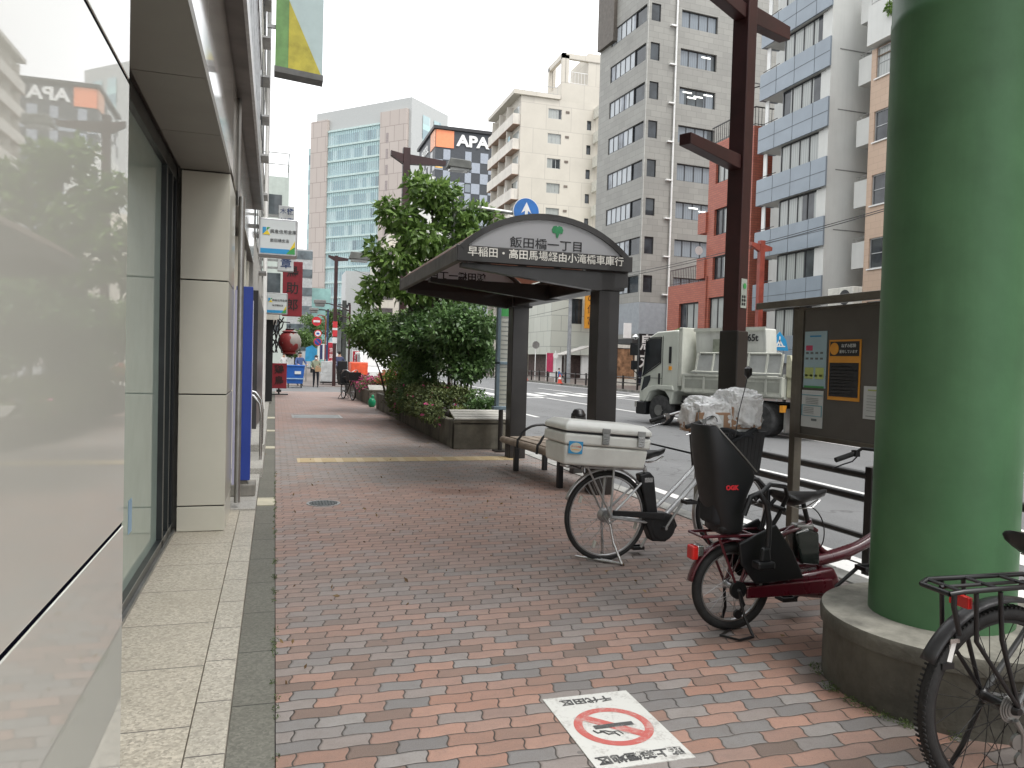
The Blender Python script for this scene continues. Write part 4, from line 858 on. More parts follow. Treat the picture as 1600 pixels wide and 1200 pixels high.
nb = thing('notice_board', 'brown notice board with little roof facing the pavement, partly behind the green pillar', 'notice board', (4.0, 0, 0))
mt = mat('bronze_metal', (.13, .115, .09), .4, .35, .2, 4, coat=.1)
for y in (5.2, 3.3): b = MB(); b.box(-.035, .035, y-.035, y+.035, 0, 2.0); b.build('post', mt, nb, bevel=.004)
b = MB(); b.box(-.03, .03, 3.34, 5.16, 1.0, 1.97); b.build('panel', M['panelbg'], nb)
b = MB(); b.box(-.045, .045, 3.34, 5.16, .965, 1.0); b.box(-.045, -.028, 5.10, 5.16, 1.0, 1.97); b.box(-.045, .045, 3.3, 5.2, 1.97, 1.985); b.build('frame', mt, nb, bevel=.003)
b = MB(); b.prism([(-.17, 3.0, 1.99), (.2, 3.0, 2.03), (.2, 3.0, 2.075), (-.17, 3.0, 2.045)], (0, 2.55, 0)); b.build('roof', mt, nb, bevel=.004)
def poster(y0, y1, z0, z1, bgm, label, deco):
    t = thing('poster', label, 'poster', (3.966, y1, z0)); W, H = y1-y0, z1-z0
    b = MB(); b.box(-.004, .002, -W, 0, 0, H); b.build('sheet', bgm, t)
    for (u0, v0, u1, v1, mm, nm) in deco: b = MB(); b.box(-.0065, -.0045, -W*u1, -W*u0, H*v0, H*v1); b.build(nm, mm, t)
    return t, W, H
gp_ = mat('grey_print', (.16, .18, .18), .5); pb_ = mat('pale_blue_paper', (.36, .50, .55), .5, var=.04); pk = mat('pink_print', (.6, .06, .14), .5); pg = mat('lime_print', (.5, .58, .18), .5); tq = mat('teal_print', (.12, .36, .45), .5)
d = [(.08, .66, .38, .75, pk, 'pink_box'), (.06, .16, .45, .36, pg, 'green_box'), (.55, .16, .92, .36, pg, 'green_box'), (.25, .9, .75, .925, M['skyb'], 'title_line'), (.05, 0, .95, .035, M['grn'], 'foot_band')]
for k in range(3):
    for i in range(4): d.append((.08+i*.22, .40+k*.10-(.2 if k == 0 else 0), .20+i*.22, .435+k*.10-(.2 if k == 0 else 0), gp_, 'picture'))
poster(4.83, 5.08, 1.365, 1.80, pb_, 'pale blue illustrated poster, upper left of the notice board', d)
d = [(.0, .86, 1, .88, tq, 'line'), (.05, .58, .95, .6, tq, 'line'), (.05, .3, .95, .315, tq, 'line'), (.02, .30, .05, .6, tq, 'line'), (.95, .3, .98, .6, tq, 'line'), (.5, .18, .75, .24, gp_, 'mark')]
for k in range(4): d += [(.2, .78-k*.045, .8, .79-k*.045, gp_, 'print_line'), (.12, .52-k*.045, .6, .53-k*.045, gp_, 'print_line')]
poster(4.84, 5.09, .99, 1.33, M['paper'], 'white notice with teal lines, lower left of the notice board', d) if False else poster(4.85, 5.09, 1.06, 1.345, M['paper'], 'white notice with teal lines, lower left of the notice board', d)
d = [(.04, .73, .96, .97, M['ink'], 'header'), (.04, .06, .96, .62, M['ink'], 'text_field'), ]
for k in range(9): d.append((.08, .11+k*.055, .5+.4*((k*37) % 10)/10, .12+k*.055, mat('dim_print', (.3, .3, .28), .6), 'print_line'))
t_, W, H = poster(4.475, 4.80, 1.285, 1.73, M['orange'], 'orange and black poster with a round orange badge in the middle of the notice board', d)
b = MB(); b.lathe((0, 0, 0), [(.045, 0), (.045, .003)], 24, 'x'); b.build('badge', M['orange'], t_, loc=(-.0095, -.06, H*.85))
text('ねずみ防除', .030, M['paper'], t_, (-.009, -W*.64, H*.895), (0, -1, 0), (0, 0, 1), .001, bold=.0006); text('配布しています', .026, M['paper'], t_, (-.009, -W*.64, H*.80), (0, -1, 0), (0, 0, 1), .001, bold=.0004)
d = [(.15, .86, .9, .9, pg, 'highlight'), (.1, .08, .5, .1, gp_, 'print_line')]+[(.12, .25+k*.09, .85, .26+k*.09, gp_, 'print_line') for k in range(6)]
poster(4.15, 4.43, 1.17, 1.40, M['paper'], 'landscape white notice at the right of the board against the green pillar', d)
poster(3.98, 4.27, 1.42, 1.78, M['paper'], 'upright white notice half hidden behind the green pillar', d)

# =============== planters, shrubs and trees ===============
def planter(x0, x1, y0, y1, h, label):
    t = thing('planter', label, 'planter', ((x0+x1)/2, y0, 0)); a, c = x0-(x0+x1)/2, x1-(x0+x1)/2; L_ = y1-y0
    b = MB(); b.box(a, a+.12, 0, L_, 0, h*.74); b.box(c-.12, c, 0, L_, 0, h*.74); b.box(a+.121, c-.121, L_-.12, L_, 0, h*.74); b.build('side_wall', M['planter'], t, bevel=.012)
    b = MB(); b.box(a, c, -.02, .1, 0, h*.66); b.box(a-.012, c+.012, -.035, .08, h*.70, h-.15); b.build('end_wall', M['planter'], t, bevel=.012)
    b = MB()
    for k in range(4): b.prism([(a, -.04+k*.12, h-.145+k*.033), (a, .05+k*.12, h-.117+k*.033), (a, .045+k*.12, h-.09+k*.033), (a, -.045+k*.12, h-.118+k*.033)], (c-a, 0, 0))
    b.build('slat', mat('grey_slat', (.44, .43, .39), .7, var=.2), t, bevel=.006)
    b = MB(); b.box(a+.121, c-.121, .1, L_-.125, .05, h*.66); b.build('earth', M['soil'], t)
    b = MB()
    for k in range(int(L_/1.25)): b.box(a-.004, a-.001, 1.2+k*1.25, 1.215+k*1.25, .01, h*.72)
    b.build('joint', M['ink'], t)
    return t
planter(2.9, 3.88, 12.62, 23.0, .64, 'long concrete planter full of shrubs behind the bus shelter')
planter(2.87, 3.85, 24.6, 33., .62, 'second concrete planter with pink flowers further down the pavement')
LD = leaf_mat('leaf_dark', (.026, .062, .020), (.15, .26, .09), .33, .25); LM = leaf_mat('leaf_mid', (.035, .08, .022), (.16, .26, .075), .40, .35)
LT = leaf_mat('leaf_fresh', (.045, .10, .022), (.21, .33, .085), .38, .4)
LY = leaf_mat('leaf_yellowgreen', (.03, .08, .012), (.17, .29, .04), .5, .3); LA = leaf_mat('leaf_azalea', (.035, .06, .02), (.17, .21, .075), .55, .2)
PK = leaf_mat('petal_pink', (.45, .03, .16), (.62, .12, .26), .5, .3); PC = leaf_mat('petal_coral', (.45, .09, .06), (.60, .22, .15), .5, .3); GR = leaf_mat('grass_blade', (.09, .13, .03), (.32, .36, .12), .6, .3)
def plant(name, label, cat, loc, clumps, n, size, lm, trunk=(), asp=.5, seed=1, group=None, droop=.3, flowers=None, shell=.55, core=True):
    t = thing(name, label, cat, loc, 0, group)
    leaves('foliage', clumps, n, size, lm, t, asp, seed, droop, shell)
    if trunk:
        b = MB()
        for pts, r in trunk: b.tube(pts, r, 8)
        b.build('trunk' if name != 'shrub' else 'stem', M['bark'], t, smooth=60)
    if flowers: leaves('flower', clumps, flowers[0], flowers[1], flowers[2], t, .9, seed+9, .1, 1.0)
    return t
def limbs(base, tops, r0, seed):
    g0 = random.Random(seed); out = []
    for tp in tops:
        p, q = Vector(base), Vector(tp); pts = []; 
        for i in range(6): f = i/5; pts.append(p.lerp(q, f)+Vector((g0.uniform(-.06, .06), g0.uniform(-.06, .06), 0))*(i > 0)+Vector((0, 0, .25*math.sin(f*3.14)))*.4)
        out.append((pts, [r0*(1-f*.8) for f in (0, .2, .4, .6, .8, 1)]))
    return out
# the tall street tree: top x 690 at z 5.4, right part reaches the shelter arch
cl = [(-.15, 0, 4.75, .55, .55, .38), (-.75, .1, 4.2, .55, .6, .33), (.45, .1, 4.35, .6, .6, .4), (-.3, 0, 3.75, .7, .7, .42), (.75, 0, 3.85, .55, .5, .36), (-.9, -.1, 3.25, .55, .55, .33), (.1, .1, 3.2, .7, .6, .4), (.95, 0, 3.25, .5, .5, .35),
      (-1.15, .1, 2.75, .42, .5, .28), (-.45, 0, 2.65, .6, .6, .32), (.45, 0, 2.7, .6, .6, .35), (1.05, .2, 4.5, .26, .4, .16), (-.45, .2, 5.05, .28, .3, .2), (1.35, .1, 4.35, .22, .3, .14), (-1.3, 0, 3.5, .25, .3, .2), (-1.05, 0, 4.45, .28, .3, .18), (.3, .2, 4.95, .3, .3, .2), (-1.4, 0, 2.4, .28, .3, .2), (0, 0, 2.2, .8, .6, .3)]
plant('tree', 'tall broad-leaved street tree in front of the glass tower and checkered hotel', 'tree', (3.3, 16.6, .35), [(a, b_, c, d*.86, e*.86, f*.82) for a, b_, c, d, e, f in cl[:-1]], 6600, .175, LT,
      [([(0, 0, 0), (.05, .02, .8), (.0, 0, 1.6), (.05, 0, 2.4), (0, 0, 3.4), (-.1, 0, 4.4)], [.085, .075, .065, .055, .04, .015])]+limbs((0, 0, 1.7), [c[:3] for c in cl[:12]], .03, 4), asp=.44, seed=3, droop=.55, shell=.5)
# big dark evergreen mass
def mass(cx, cy, cz, rx, ry, rz, n, seed, s=.38):
    g0 = random.Random(seed); out = []
    for i in range(n):
        while True:
            p = Vector((g0.uniform(-1, 1), g0.uniform(-1, 1), g0.uniform(-1, 1)))
            if .45 < p.length < 1: break
        out.append((cx+p.x*rx, cy+p.y*ry, cz+p.z*rz, s*g0.uniform(.7, 1.3), s*g0.uniform(.7, 1.3), s*g0.uniform(.5, .9)))
    return out
c1 = mass(0, 0, 1.52, .58, .8, .68, 40, 1, .27)
plant('shrub', 'largest dark evergreen shrub in the planter right behind the far shelter post', 'shrub', (3.55, 14.6, .4), c1, 13000, .10, LD, limbs((0, 0, 0), [(-.4, 0, 1.4), (.35, .2, 1.5), (0, -.3, 1.3), (-.1, .3, 1.6), (.2, -.1, 1.2)], .03, 8), seed=11, group='evergreen shrubs in the planters')
c2 = mass(0, 0, 1.6, .75, 1.1, .68, 42, 2, .30)
plant('shrub', 'dark rounded evergreen shrub in the middle of the long planter under the tree', 'shrub', (3.2, 16.6, .4), c2, 14000, .105, LD, limbs((0, 0, 0), [(-.4, 0, 1.4), (.35, .2, 1.5), (0, -.3, 1.3)], .03, 9), seed=12, group='evergreen shrubs in the planters')
c3 = mass(0, 0, 1.7, .95, 1.3, .62, 34, 5, .36)
plant('shrub', 'looser mid green shrub leaning left towards the far crossing', 'shrub', (2.95, 21.2, .4), c3, 10000, .13, LM, limbs((0, 0, 0), [(-.5, 0, 1.4), (.35, .2, 1.5), (0, -.3, 1.3)], .035, 10), seed=13, group='evergreen shrubs in the planters')
plant('shrub', 'small low dark shrub between the large evergreen and the kerb', 'shrub', (3.6, 13.45, .42), mass(0, 0, .38, .25, .25, .3, 10, 4, .16), 1800, .07, LD, (), seed=14)
plant('conifer', 'bright yellow-green tipped conifer bush at the far end of the long planter', 'shrub', (3.02, 18.6, .1), [(0, 0, .5, .42, .42, .5), (0, 0, .95, .42, .42, .38), (.05, 0, 1.25, .30, .30, .25), (0, 0, 1.42, .16, .16, .14)], 8000, .075, LY, (), asp=.25, seed=21, droop=-.5, shell=.75)
plant('conifer', 'dark feathery conifer bush between the two evergreens in the long planter', 'shrub', (3.02, 16.4, .3), [(0, 0, .4, .45, .5, .4), (0, 0, .8, .38, .4, .32), (0, 0, 1.15, .25, .3, .25)], 6000, .085, leaf_mat('leaf_conifer', (.028, .07, .022), (.12, .22, .07), .5, .2), (), asp=.25, seed=22, droop=.2, shell=.7)
az = [(-.28+.1*math.sin(i*2.), i*.36, .30+.05*math.sin(i*1.7), .27, .26, .20) for i in range(13)]+[(.1, i*.5, .34, .3, .3, .18) for i in range(9)]+[(-.46, i*.42-.4, .06, .18, .26, .22) for i in range(13)]
plant('azalea_hedge', 'low azalea hedge with scattered pink flowers spilling over the planter edge', 'hedge', (3.22, 14.0, .50), az, 24000, .055, LA, (), asp=.5, seed=31, flowers=(170, .08, PK))
# grasses by the near end
def grass(x0, x1, y0, y1, z, n, h, name, label, m, seed):
    g0 = np.random.default_rng(seed); me = MB()
    for i in range(n):
        x, y = g0.uniform(x0, x1), g0.uniform(y0, y1); a = g0.uniform(0, 6.28); l = h*g0.uniform(.6, 1.3); dx, dy = math.cos(a)*l*.5, math.sin(a)*l*.5; wx, wy = -math.sin(a)*.006, math.cos(a)*.006
        me.add([(x-wx, y-wy, z), (x+wx, y+wy, z), (x+dx*.4+wx, y+dy*.4+wy, z+l*.7), (x+dx*.4-wx, y+dy*.4-wy, z+l*.7), (x+dx, y+dy, z+l*.85)], [(0, 1, 2, 3), (3, 2, 4)])
    tag(me.build(name, m), label, None, None, 'stuff')
grass(3.15, 3.8, 13.4, 14.2, .42, 900, .26, 'grass', 'pale grass at the near end of the long planter', GR, 5)
fl = [(-.15+.25*math.sin(i*1.9), i*.5, .22+.08*math.sin(i*2.3), .3, .3, .2) for i in range(10)]
plant('flower_bed', 'bed of pink and coral azaleas in the second planter', 'flowers', (3.3, 25.6, .42), fl, 5500, .06, LA, (), seed=41, flowers=(700, .09, PK))
plant('flower_bed', 'taller coral azalea clump at the near end of the second planter', 'flowers', (3.55, 25.2, .5), [(0, 0, .25, .3, .3, .25), (.1, .6, .35, .3, .3, .25)], 2500, .06, LY, (), seed=42, flowers=(420, .09, PC))
g = thing('netting_bag', 'small crumpled green bag on the ground between the planters', 'bag', (2.86, 23.7, 0)); b = MB(); b.sphere((0, 0, .13), (.12, .12, .16), 12, 8); b.sphere((.02, 0, .3), (.05, .05, .08), 8, 6); b.build('bag', mat('bright_green_plastic', (.01, .30, .14), .4), g, smooth=70)
# small street trees further away
for i, (x, y, h_) in enumerate(((4.6, 62, 5.5), (1.6, 66, 4.2), (3.4, 75, 6))):
    plant('tree', ('green street tree beyond the red flag', 'small tree beyond the pole with round signs', 'distant tree near the foot of the glass tower')[i], 'tree', (x, y, 0), mass(0, 0, h_*.65, 1.1, 1.1, h_*.28, 14, 50+i, .6), 2600, .22, LM, [([(0, 0, 0), (0, 0, h_*.7)], [.12, .05])], seed=60+i)

# =============== bicycles ===============
def wheel(par, name, cx, R, tw, dark=False, spokes=28, rotor=False, axle_w=.05):
    b = MB(); Rr = R-tw*1.05
    b.torus((cx, 0, R), Rr, .009, 48, 6, sx=1.25)
    hub_r = .028
    b.lathe((cx, 0, R), [(.012, -axle_w-.02), (.02, -axle_w), (hub_r, -axle_w+.01), (hub_r*.6, -axle_w+.02), (hub_r*.6, axle_w-.02), (hub_r, axle_w-.01), (.02, axle_w), (.012, axle_w+.02)], 14, 'y')
    for i in range(spokes):
        a = 2*math.pi*i/spokes; sd_ = 1 if i % 2 else -1; off = .5*(1 if (i//2) % 2 else -1)
        b.tube([(cx+hub_r*math.cos(a+off*1.6), sd_*(axle_w-.015), R+hub_r*math.sin(a+off*1.6)), (cx+Rr*math.cos(a), 0, R+Rr*math.sin(a))], .0014, 4, cap=False)
    wh = b.build(name, [M['blackm'] if dark else M['alu']], par, smooth=50)
    b = MB(); b.torus((cx, 0, R), R-tw/2, tw/2, 56, 10)
    if dark:   # knobs
        for i in range(110):
            a = 2*math.pi*i/110
            for s_ in (-1, 1):
                c, s = math.cos(a), math.sin(a); q = tw*.34*s_; rad = R-.004
                b.obox((cx+rad*c-.008*s*-1, q-.006, R+rad*s-.008*c), (-.008*s, 0, .008*c), (0, .013, 0), (.0045*c, 0, .0045*s))
    b.build('tyre', M['rubber'], wh, smooth=40)
    return wh
def fender(par, cx, R, m, a0, a1, w_=.045):
    b = MB(); n = 22; Q = []
    for i in range(n+1):
        t_ = R_(a0+(a1-a0)*i/n)
        for yy, dr in ((-w_/2, -.014), (-w_*.4, -.005), (0, 0), (w_*.4, -.005), (w_/2, -.014)): Q.append((cx+(R+dr)*math.cos(t_), yy, (R+dr)*math.sin(t_)))
    b.add(Q, [(i*5+j, i*5+j+1, i*5+j+6, i*5+j+5) for i in range(n) for j in range(4)])
    o = b.build('fender', m, par, smooth=60); sm = o.modifiers.new('t', 'SOLIDIFY'); sm.thickness = .002; o.location.z = 0
    return o
def saddle(par, x, z, L_=.27, w_=.2):
    b = MB(); sec = []; prof = [(-.5, .55, .03), (-.46, .92, .06), (-.3, 1., .075), (-.1, .82, .068), (.1, .45, .055), (.3, .26, .045), (.45, .2, .04), (.5, .1, .02)]
    n = 12; vs = []
    for u, ww_, hh in prof:
        for j in range(n):
            a = 2*math.pi*j/n; vs.append((x+u*L_, w_/2*ww_*math.cos(a), z-hh/2+hh/2*math.sin(a)*(1 if math.sin(a) > 0 else 1.1)+(.012 if abs(u) > .4 else 0)+(.008*math.cos(a)**2)))
    k = len(prof); b.add(vs, [(i*n+j, (i+1)*n+j, (i+1)*n+(j+1) % n, i*n+(j+1) % n) for i in range(k-1) for j in range(n)]+[tuple(range(n)), tuple((k-1)*n+j for j in range(n-1, -1, -1))])
    s = b.build('saddle', M['leather'], par, smooth=70); b = MB()
    for sx in (-.022, .022): b.tube([(x-.1, sx, z-.07), (x-.03, sx, z-.095), (x+.06, sx, z-.09), (x+.12, sx*.4, z-.05)], .004, 6)
    b.build('saddle_rail', M['chrome'], s, smooth=50); return s
def pedal(par, x, y, z, m):
    b = MB(); b.box(x-.045, x+.045, y-.035, y+.035, z-.012, z-.004); b.box(x-.05, x+.05, y-.045, y-.03, z-.014, z+.012); b.box(x-.05, x+.05, y+.03, y+.045, z-.014, z+.012); b.box(x-.05, x-.038, y-.04, y+.04, z-.014, z+.012); b.box(x+.038, x+.05, y-.04, y+.04, z-.014, z+.012)
    return b.build('pedal', m, par, bevel=.003)
T = lambda par, pts, r, name, m, n=10: MB().tube(pts, r, n).build(name, m, par, smooth=60)
def handlebar(par, x, z, m, w_=.28, sweep=.28, drop=.06, hx=None):
    b = MB(); hb = []
    for s_ in (-1, 1):
        b.tube([(x, 0, z-.06), (x, s_*.06, z-.02), (x-.02, s_*.14, z+.03), (x-.09, s_*(w_-.03), z+.035), (x-sweep+.1, s_*w_, z+.0), (x-sweep, s_*w_, z-.03)], .0115, 10)
    b.tube([(x, 0, z-.2), (x, 0, z-.04)], .014, 10); h = b.build('handlebar', m, par, smooth=70)
    for s_ in (-1, 1):
        g_ = MB(); g_.tube([(x-sweep+.08, s_*w_, z-.006), (x-sweep-.04, s_*(w_+.003), z-.042)], .0165, 12); g_.build('grip', M['rubber'], h, smooth=50)
        g_ = MB(); g_.box(x-sweep+.09, x-sweep+.125, s_*w_-.02, s_*w_+.02, z-.02, z+.02); g_.tube([(x-sweep+.12, s_*(w_-.0), z-.02), (x-sweep+.10, s_*(w_+.02), z-.055), (x-sweep+.03, s_*(w_+.025), z-.075), (x-sweep-.05, s_*(w_+.02), z-.10)], .005, 6); g_.build('brake_lever', M['chrome'] if m is not M['blackm'] else M['blackm'], h, smooth=50)
    return h
def cables(par, pts_list):
    b = MB()
    for p in pts_list: b.tube(p, .0035, 6)
    b.build('cable', M['blackm'], par, smooth=60)
def bez(a, b_, c_, d, n=10):
    a, b_, c_, d = map(Vector, (a, b_, c_, d)); return [tuple(a*(1-t)**3+b_*3*t*(1-t)**2+c_*3*t*t*(1-t)+d*t**3) for t in [i/n for i in range(n+1)]]

# ---- silver electric bicycle with the white cooler ----
bk = thing('bicycle', 'silver electric bicycle with high rear rack and black battery, second from the bench', 'bicycle', (2.44, 5.36, 0), R_(1.5)); SV = M['silver']
wheel(bk, 'rear_wheel', 0, .345, .038, axle_w=.06); wheel(bk, 'front_wheel', 1.13, .345, .038)
o = fender(bk, 0, .372, M['alu'], 20, 158); o.location.z = .345; o = fender(bk, 1.13, .372, M['alu'], 60, 205); o.location.z = .345
T(bk, [(.0, .055, .345), (.20, .05, .31), (.44, .03, .27)], .011, 'chain_stay', SV); T(bk, [(.0, -.055, .345), (.20, -.05, .31), (.44, -.03, .27)], .011, 'chain_stay', SV)
T(bk, [(.0, .06, .345), (.15, .05, .48), (.33, .02, .64)], .009, 'seat_stay', SV); T(bk, [(.0, -.06, .345), (.15, -.05, .48), (.33, -.02, .64)], .009, 'seat_stay', SV)
T(bk, [(.455, 0, .27), (.31, 0, .72)], .017, 'seat_tube', SV); T(bk, [(.31, 0, .7), (.285, 0, .80)], .013, 'seat_post', M['chrome'])
T(bk, [(.42, -.012, .40), (.60, -.01, .56), (.86, 0, .80)], .017, 'main_tube', SV); T(bk, [(.48, 0, .30), (.63, 0, .44), (.88, 0, .70)], .021, 'down_tube', SV)
T(bk, [(.90, 0, .64), (.855, 0, .86)], .021, 'head_tube', SV)
for s_ in (-.05, .05): T(bk, [(.905, s_*.6, .63), (.95, s_, .55), (1.10, s_, .38), (1.13, s_, .345)], .012, 'fork_blade', M['alu'])
b = MB(); b.prism([(.36, -.045, .34), (.38, -.045, .64), (.30, -.045, .70), (.33, -.045, .36)], (0, 0, 0)) if False else None
b = MB(); b.prism([(.335, -.04, .33), (.43, -.04, .33), (.385, -.04, .64), (.345, -.04, .68), (.255, -.04, .66)], (0, .08, 0)); bt = b.build('battery', M['black'], bk, bevel=.012); b = MB(); b.box(.30, .37, -.043, -.04, .60, .635); b.build('battery_lock', M['chrome'], bt)
b = MB(); b.lathe((.47, 0, .245), [(.10, -.055), (.115, -.04), (.115, .04), (.10, .055)], 28, 'y'); b.prism([(.30, -.05, .32), (.56, -.05, .34), (.60, -.05, .25), (.50, -.05, .13), (.38, -.05, .14)], (0, .1, 0)); b.build('motor_cover', M['black'], bk, bevel=.01, smooth=40)
b = MB(); b.prism([(.02, -.085, .40), (.46, -.085, .365), (.46, -.085, .31), (.02, -.085, .36)], (0, .022, 0)); b.build('chain_case', M['black'], bk, bevel=.006)
b = MB(); b.tube([(.47, -.085, .245), (.60, -.098, .44)], .011, 8); b.tube([(.47, .085, .245), (.36, .098, .06)], .011, 8); b.tube([(.47, -.1, .245), (.47, .1, .245)], .012, 10); b.build('crank', M['alu'], bk, smooth=50)
pedal(bk, .63, -.15, .46, M['black']); pedal(bk, .35, .15, .05, M['black'])
saddle(bk, .36, .845, .26, .21)
b = MB()
for s_ in (-.07, .07):
    b.tube([(-.36, s_, .735), (.24, s_, .705), (.28, s_*.6, .70)], .007, 8); b.tube([(.0, s_*1.1, .36), (.02, s_, .735)], .009, 8); b.tube([(.0, s_*1.1, .36), (-.2, s_, .735)], .008, 8)
for x in (-.36, -.18, .0, .15): b.tube([(x, -.07, .732-.03*(x+.36)), (x, .07, .732-.03*(x+.36))], .006, 6)
b.build('rear_rack', M['alu'], bk, smooth=50)
b = MB()
for s_ in (-1, 1): b.tube([(-.01, s_*.07, .34), (.02, s_*.10, .16), (.06, s_*.17, .012)], .011, 8)
b.tube([(.06, -.17, .014), (-.05, -.02, .02), (.06, .17, .014)], .010, 8); b.tube([(-.2, .10, .02), (.08, -.18, .012)], .009, 8); b.build('kickstand', M['chrome'], bk, smooth=50)
b = MB(); b.lathe((0, .0, .345), [(.045, -.05), (.055, -.045), (.055, .0), (.045, .02)], 18, 'y'); b.tube([(-.06, -.08, .36), (-.02, -.085, .30), (.05, -.08, .335)], .008, 6); b.build('hub_gear', M['alu'], bk, smooth=40)
h = handlebar(bk, .845, 1.09, M['alu'], .27, .30); b = MB(); b.box(.80, .90, -.03, .03, 1.03, 1.075); b.build('display', M['black'], h, bevel=.008)
cables(bk, [bez((.60, -.27, 1.06), (.75, -.32, 1.22), (.95, -.1, 1.1), (.9, 0, .8)), bez((.60, .27, 1.06), (.8, .3, 1.15), (1.02, .1, 1.0), (.92, 0, .75)), bez((.62, -.26, 1.07), (.70, -.1, 1.25), (.85, .05, 1.15), (.87, 0, .9))])
b = MB(); b.tube([(.9, -.33, .98), (.93, -.32, 1.16), (1.02, -.28, 1.40), (1.03, -.28, 1.5)], .004, 6); b.lathe((1.03, -.28, 1.47), [(.001, -.05), (.03, -.02), (.03, .03), (.001, .05)], 12); b.build('mirror', M['blackm'], bk, smooth=50)
b = MB()
for a in (35, 125, 215): b.obox((.26*math.cos(R_(a+120)), -.006, .345+.26*math.sin(R_(a+120))), (.012, 0, .05), (0, .012, 0), (.022, 0, -.006))
b.build('spoke_reflector', mat('reflector_pale', (.5, .5, .45), .3), bk)
# front basket of woven wire, tapered
def basket(par, x0, x1, y, z0, z1, m, tap=.05, solid=False):
    b = MB()
    def P(u, v, t): # u,v in -1..1, t 0..1
        k = 1-tap*2*(1-t); cx = (x0+x1)/2; return (cx+u*(x1-x0)/2*k, v*y*k, z0+(z1-z0)*t)
    for t_ in (0, 1): b.tube([P(-1, -1, t_), P(1, -1, t_), P(1, 1, t_), P(-1, 1, t_)], .006, 6, closed=True)
    if solid:
        for (ua, va), (ub, vb) in (((-1, -1), (1, -1)), ((1, -1), (1, 1)), ((1, 1), (-1, 1)), ((-1, 1), (-1, -1))):
            n = 12
            for i in range(n):
                f0, f1 = i/n, (i+.93)/n; L0 = lambda f, t_: Vector(P(ua+(ub-ua)*f, va+(vb-va)*f, t_))
                q = [L0(f0, .02), L0(f1, .02), L0(f1, .98), L0(f0, .98)]; c = Vector(P(0, 0, .5)); d = (q[0]-c); d.z = 0; b.prism(q, -d.normalized()*.003)
        b.quad(P(-1, -1, .02), P(1, -1, .02), P(1, 1, .02), P(-1, 1, .02))
    else:
        for k in range(1, 7): t_ = k/7; b.tube([P(-1, -1, t_), P(1, -1, t_), P(1, 1, t_), P(-1, 1, t_)], .0025, 4, closed=True)
        for i in range(15):
            u = -1+2*i/14
            for s_ in (-1, 1): b.tube([P(u, s_, 0), P(u, s_, 1)], .0022, 4); b.tube([P(s_, u, 0), P(s_, u, 1)], .0022, 4)
            b.tube([P(u, -1, 0), P(u, 1, 0)], .0025, 4)
    return b.build('basket', m, par, smooth=0)
basket(bk, .82, 1.27, .20, .67, 1.00, M['black'], .06, True)
b = MB()
for i in range(14): a = 2*math.pi*i/14; pass
b.tube([(1.05+.235*math.cos(R_(a)), .205*math.sin(R_(a)), 1.0+.018*math.sin(R_(a*5))) for a in range(0, 360, 12)], .02, 8, closed=True); b.tube([(1.05+.22*math.cos(R_(a)), .215*math.sin(R_(a)), .95+.03*math.sin(R_(a*4+40))) for a in range(180, 360, 12)], .016, 8); b.build('basket_cover', mat('black_cloth', (.02, .022, .026), .8, var=.3, scale=12, bmp=.6), bk, smooth=70)
b = MB(); b.lathe((1.05, -.0, .60), [(.035, -.04), (.04, .03), (.03, .05)], 16, 'x'); b.build('headlight', M['chrome'], bk, smooth=50)
# cooler box on the rack
cb = thing('cooler_box', 'white plastic cooler box with two steel latches strapped on the silver bicycle rack', 'cooler box', (2.44-.112, 5.36-.0, .745), R_(1.5)); cb.rotation_euler = (0, R_(4.5), R_(1.5))
def rbox(x0, x1, y0, y1, z0, z1, name, m, par, bev=.02, tap=0):
    b = MB(); b.add([(x0+tap, y0+tap, z0), (x1-tap, y0+tap, z0), (x1-tap, y1-tap, z0), (x0+tap, y1-tap, z0), (x0, y0, z1), (x1, y0, z1), (x1, y1, z1), (x0, y1, z1)], [(3, 2, 1, 0), (4, 5, 6, 7), (0, 1, 5, 4), (1, 2, 6, 5), (2, 3, 7, 6), (3, 0, 4, 7)])
    return b.build(name, m, par, bevel=bev, seg=4, smooth=35)
WP = M['wplast']
rbox(-.34, .34, -.20, .20, .0, .145, 'lower_body', WP, cb, .02, .012); rbox(-.35, .35, -.212, .212, .150, .232, 'upper_body', WP, cb, .018, .0)
rbox(-.338, .338, -.205, .205, .235, .246, 'seal', M['ink'], cb, .002); 
b = MB(); x, y = .352, .214; b.add([(-x, -y, .247), (x, -y, .247), (x, y, .247), (-x, y, .247), (-x, -y, .288), (x, -y, .288), (x, y, .288), (-x, y, .288), (-x+.045, -y+.05, .322), (x-.045, -y+.05, .322), (x-.045, y-.05, .322), (-x+.045, y-.05, .322)], [(3, 2, 1, 0), (0, 1, 5, 4), (1, 2, 6, 5), (2, 3, 7, 6), (3, 0, 4, 7), (4, 5, 9, 8), (5, 6, 10, 9), (6, 7, 11, 10), (7, 4, 8, 11), (8, 9, 10, 11)])
b.build('lid', WP, cb, bevel=.014, seg=4, smooth=35)
for x in (-.03, .26):
    b = MB(); b.box(x-.032, x+.032, -.222, -.213, .245, .285); b.box(x-.028, x+.028, -.226, -.212, .165, .245); b.build('latch', M['steel'], cb, bevel=.003)
    b = MB()
    for k in range(4): b.box(x-.022, x+.022, -.229, -.2255, .175+k*.018, .183+k*.018)
    b.build('latch_rib', M['chrome'], cb)
b = MB(); b.box(-.315, -.205, -.216, -.2125, .035+.05, .125+.05); st = b.build('sticker', M['skyb'], cb); st.location.y = .0012
b = MB(); b.add([(-.26+.048*math.cos(a), -.2175, .130+.036*math.sin(a)) for a in [2*math.pi*i/28 for i in range(28)]], [tuple(range(28))]); b.build('sticker_oval', mat('sticker_cream', (.55, .56, .48), .5), cb)
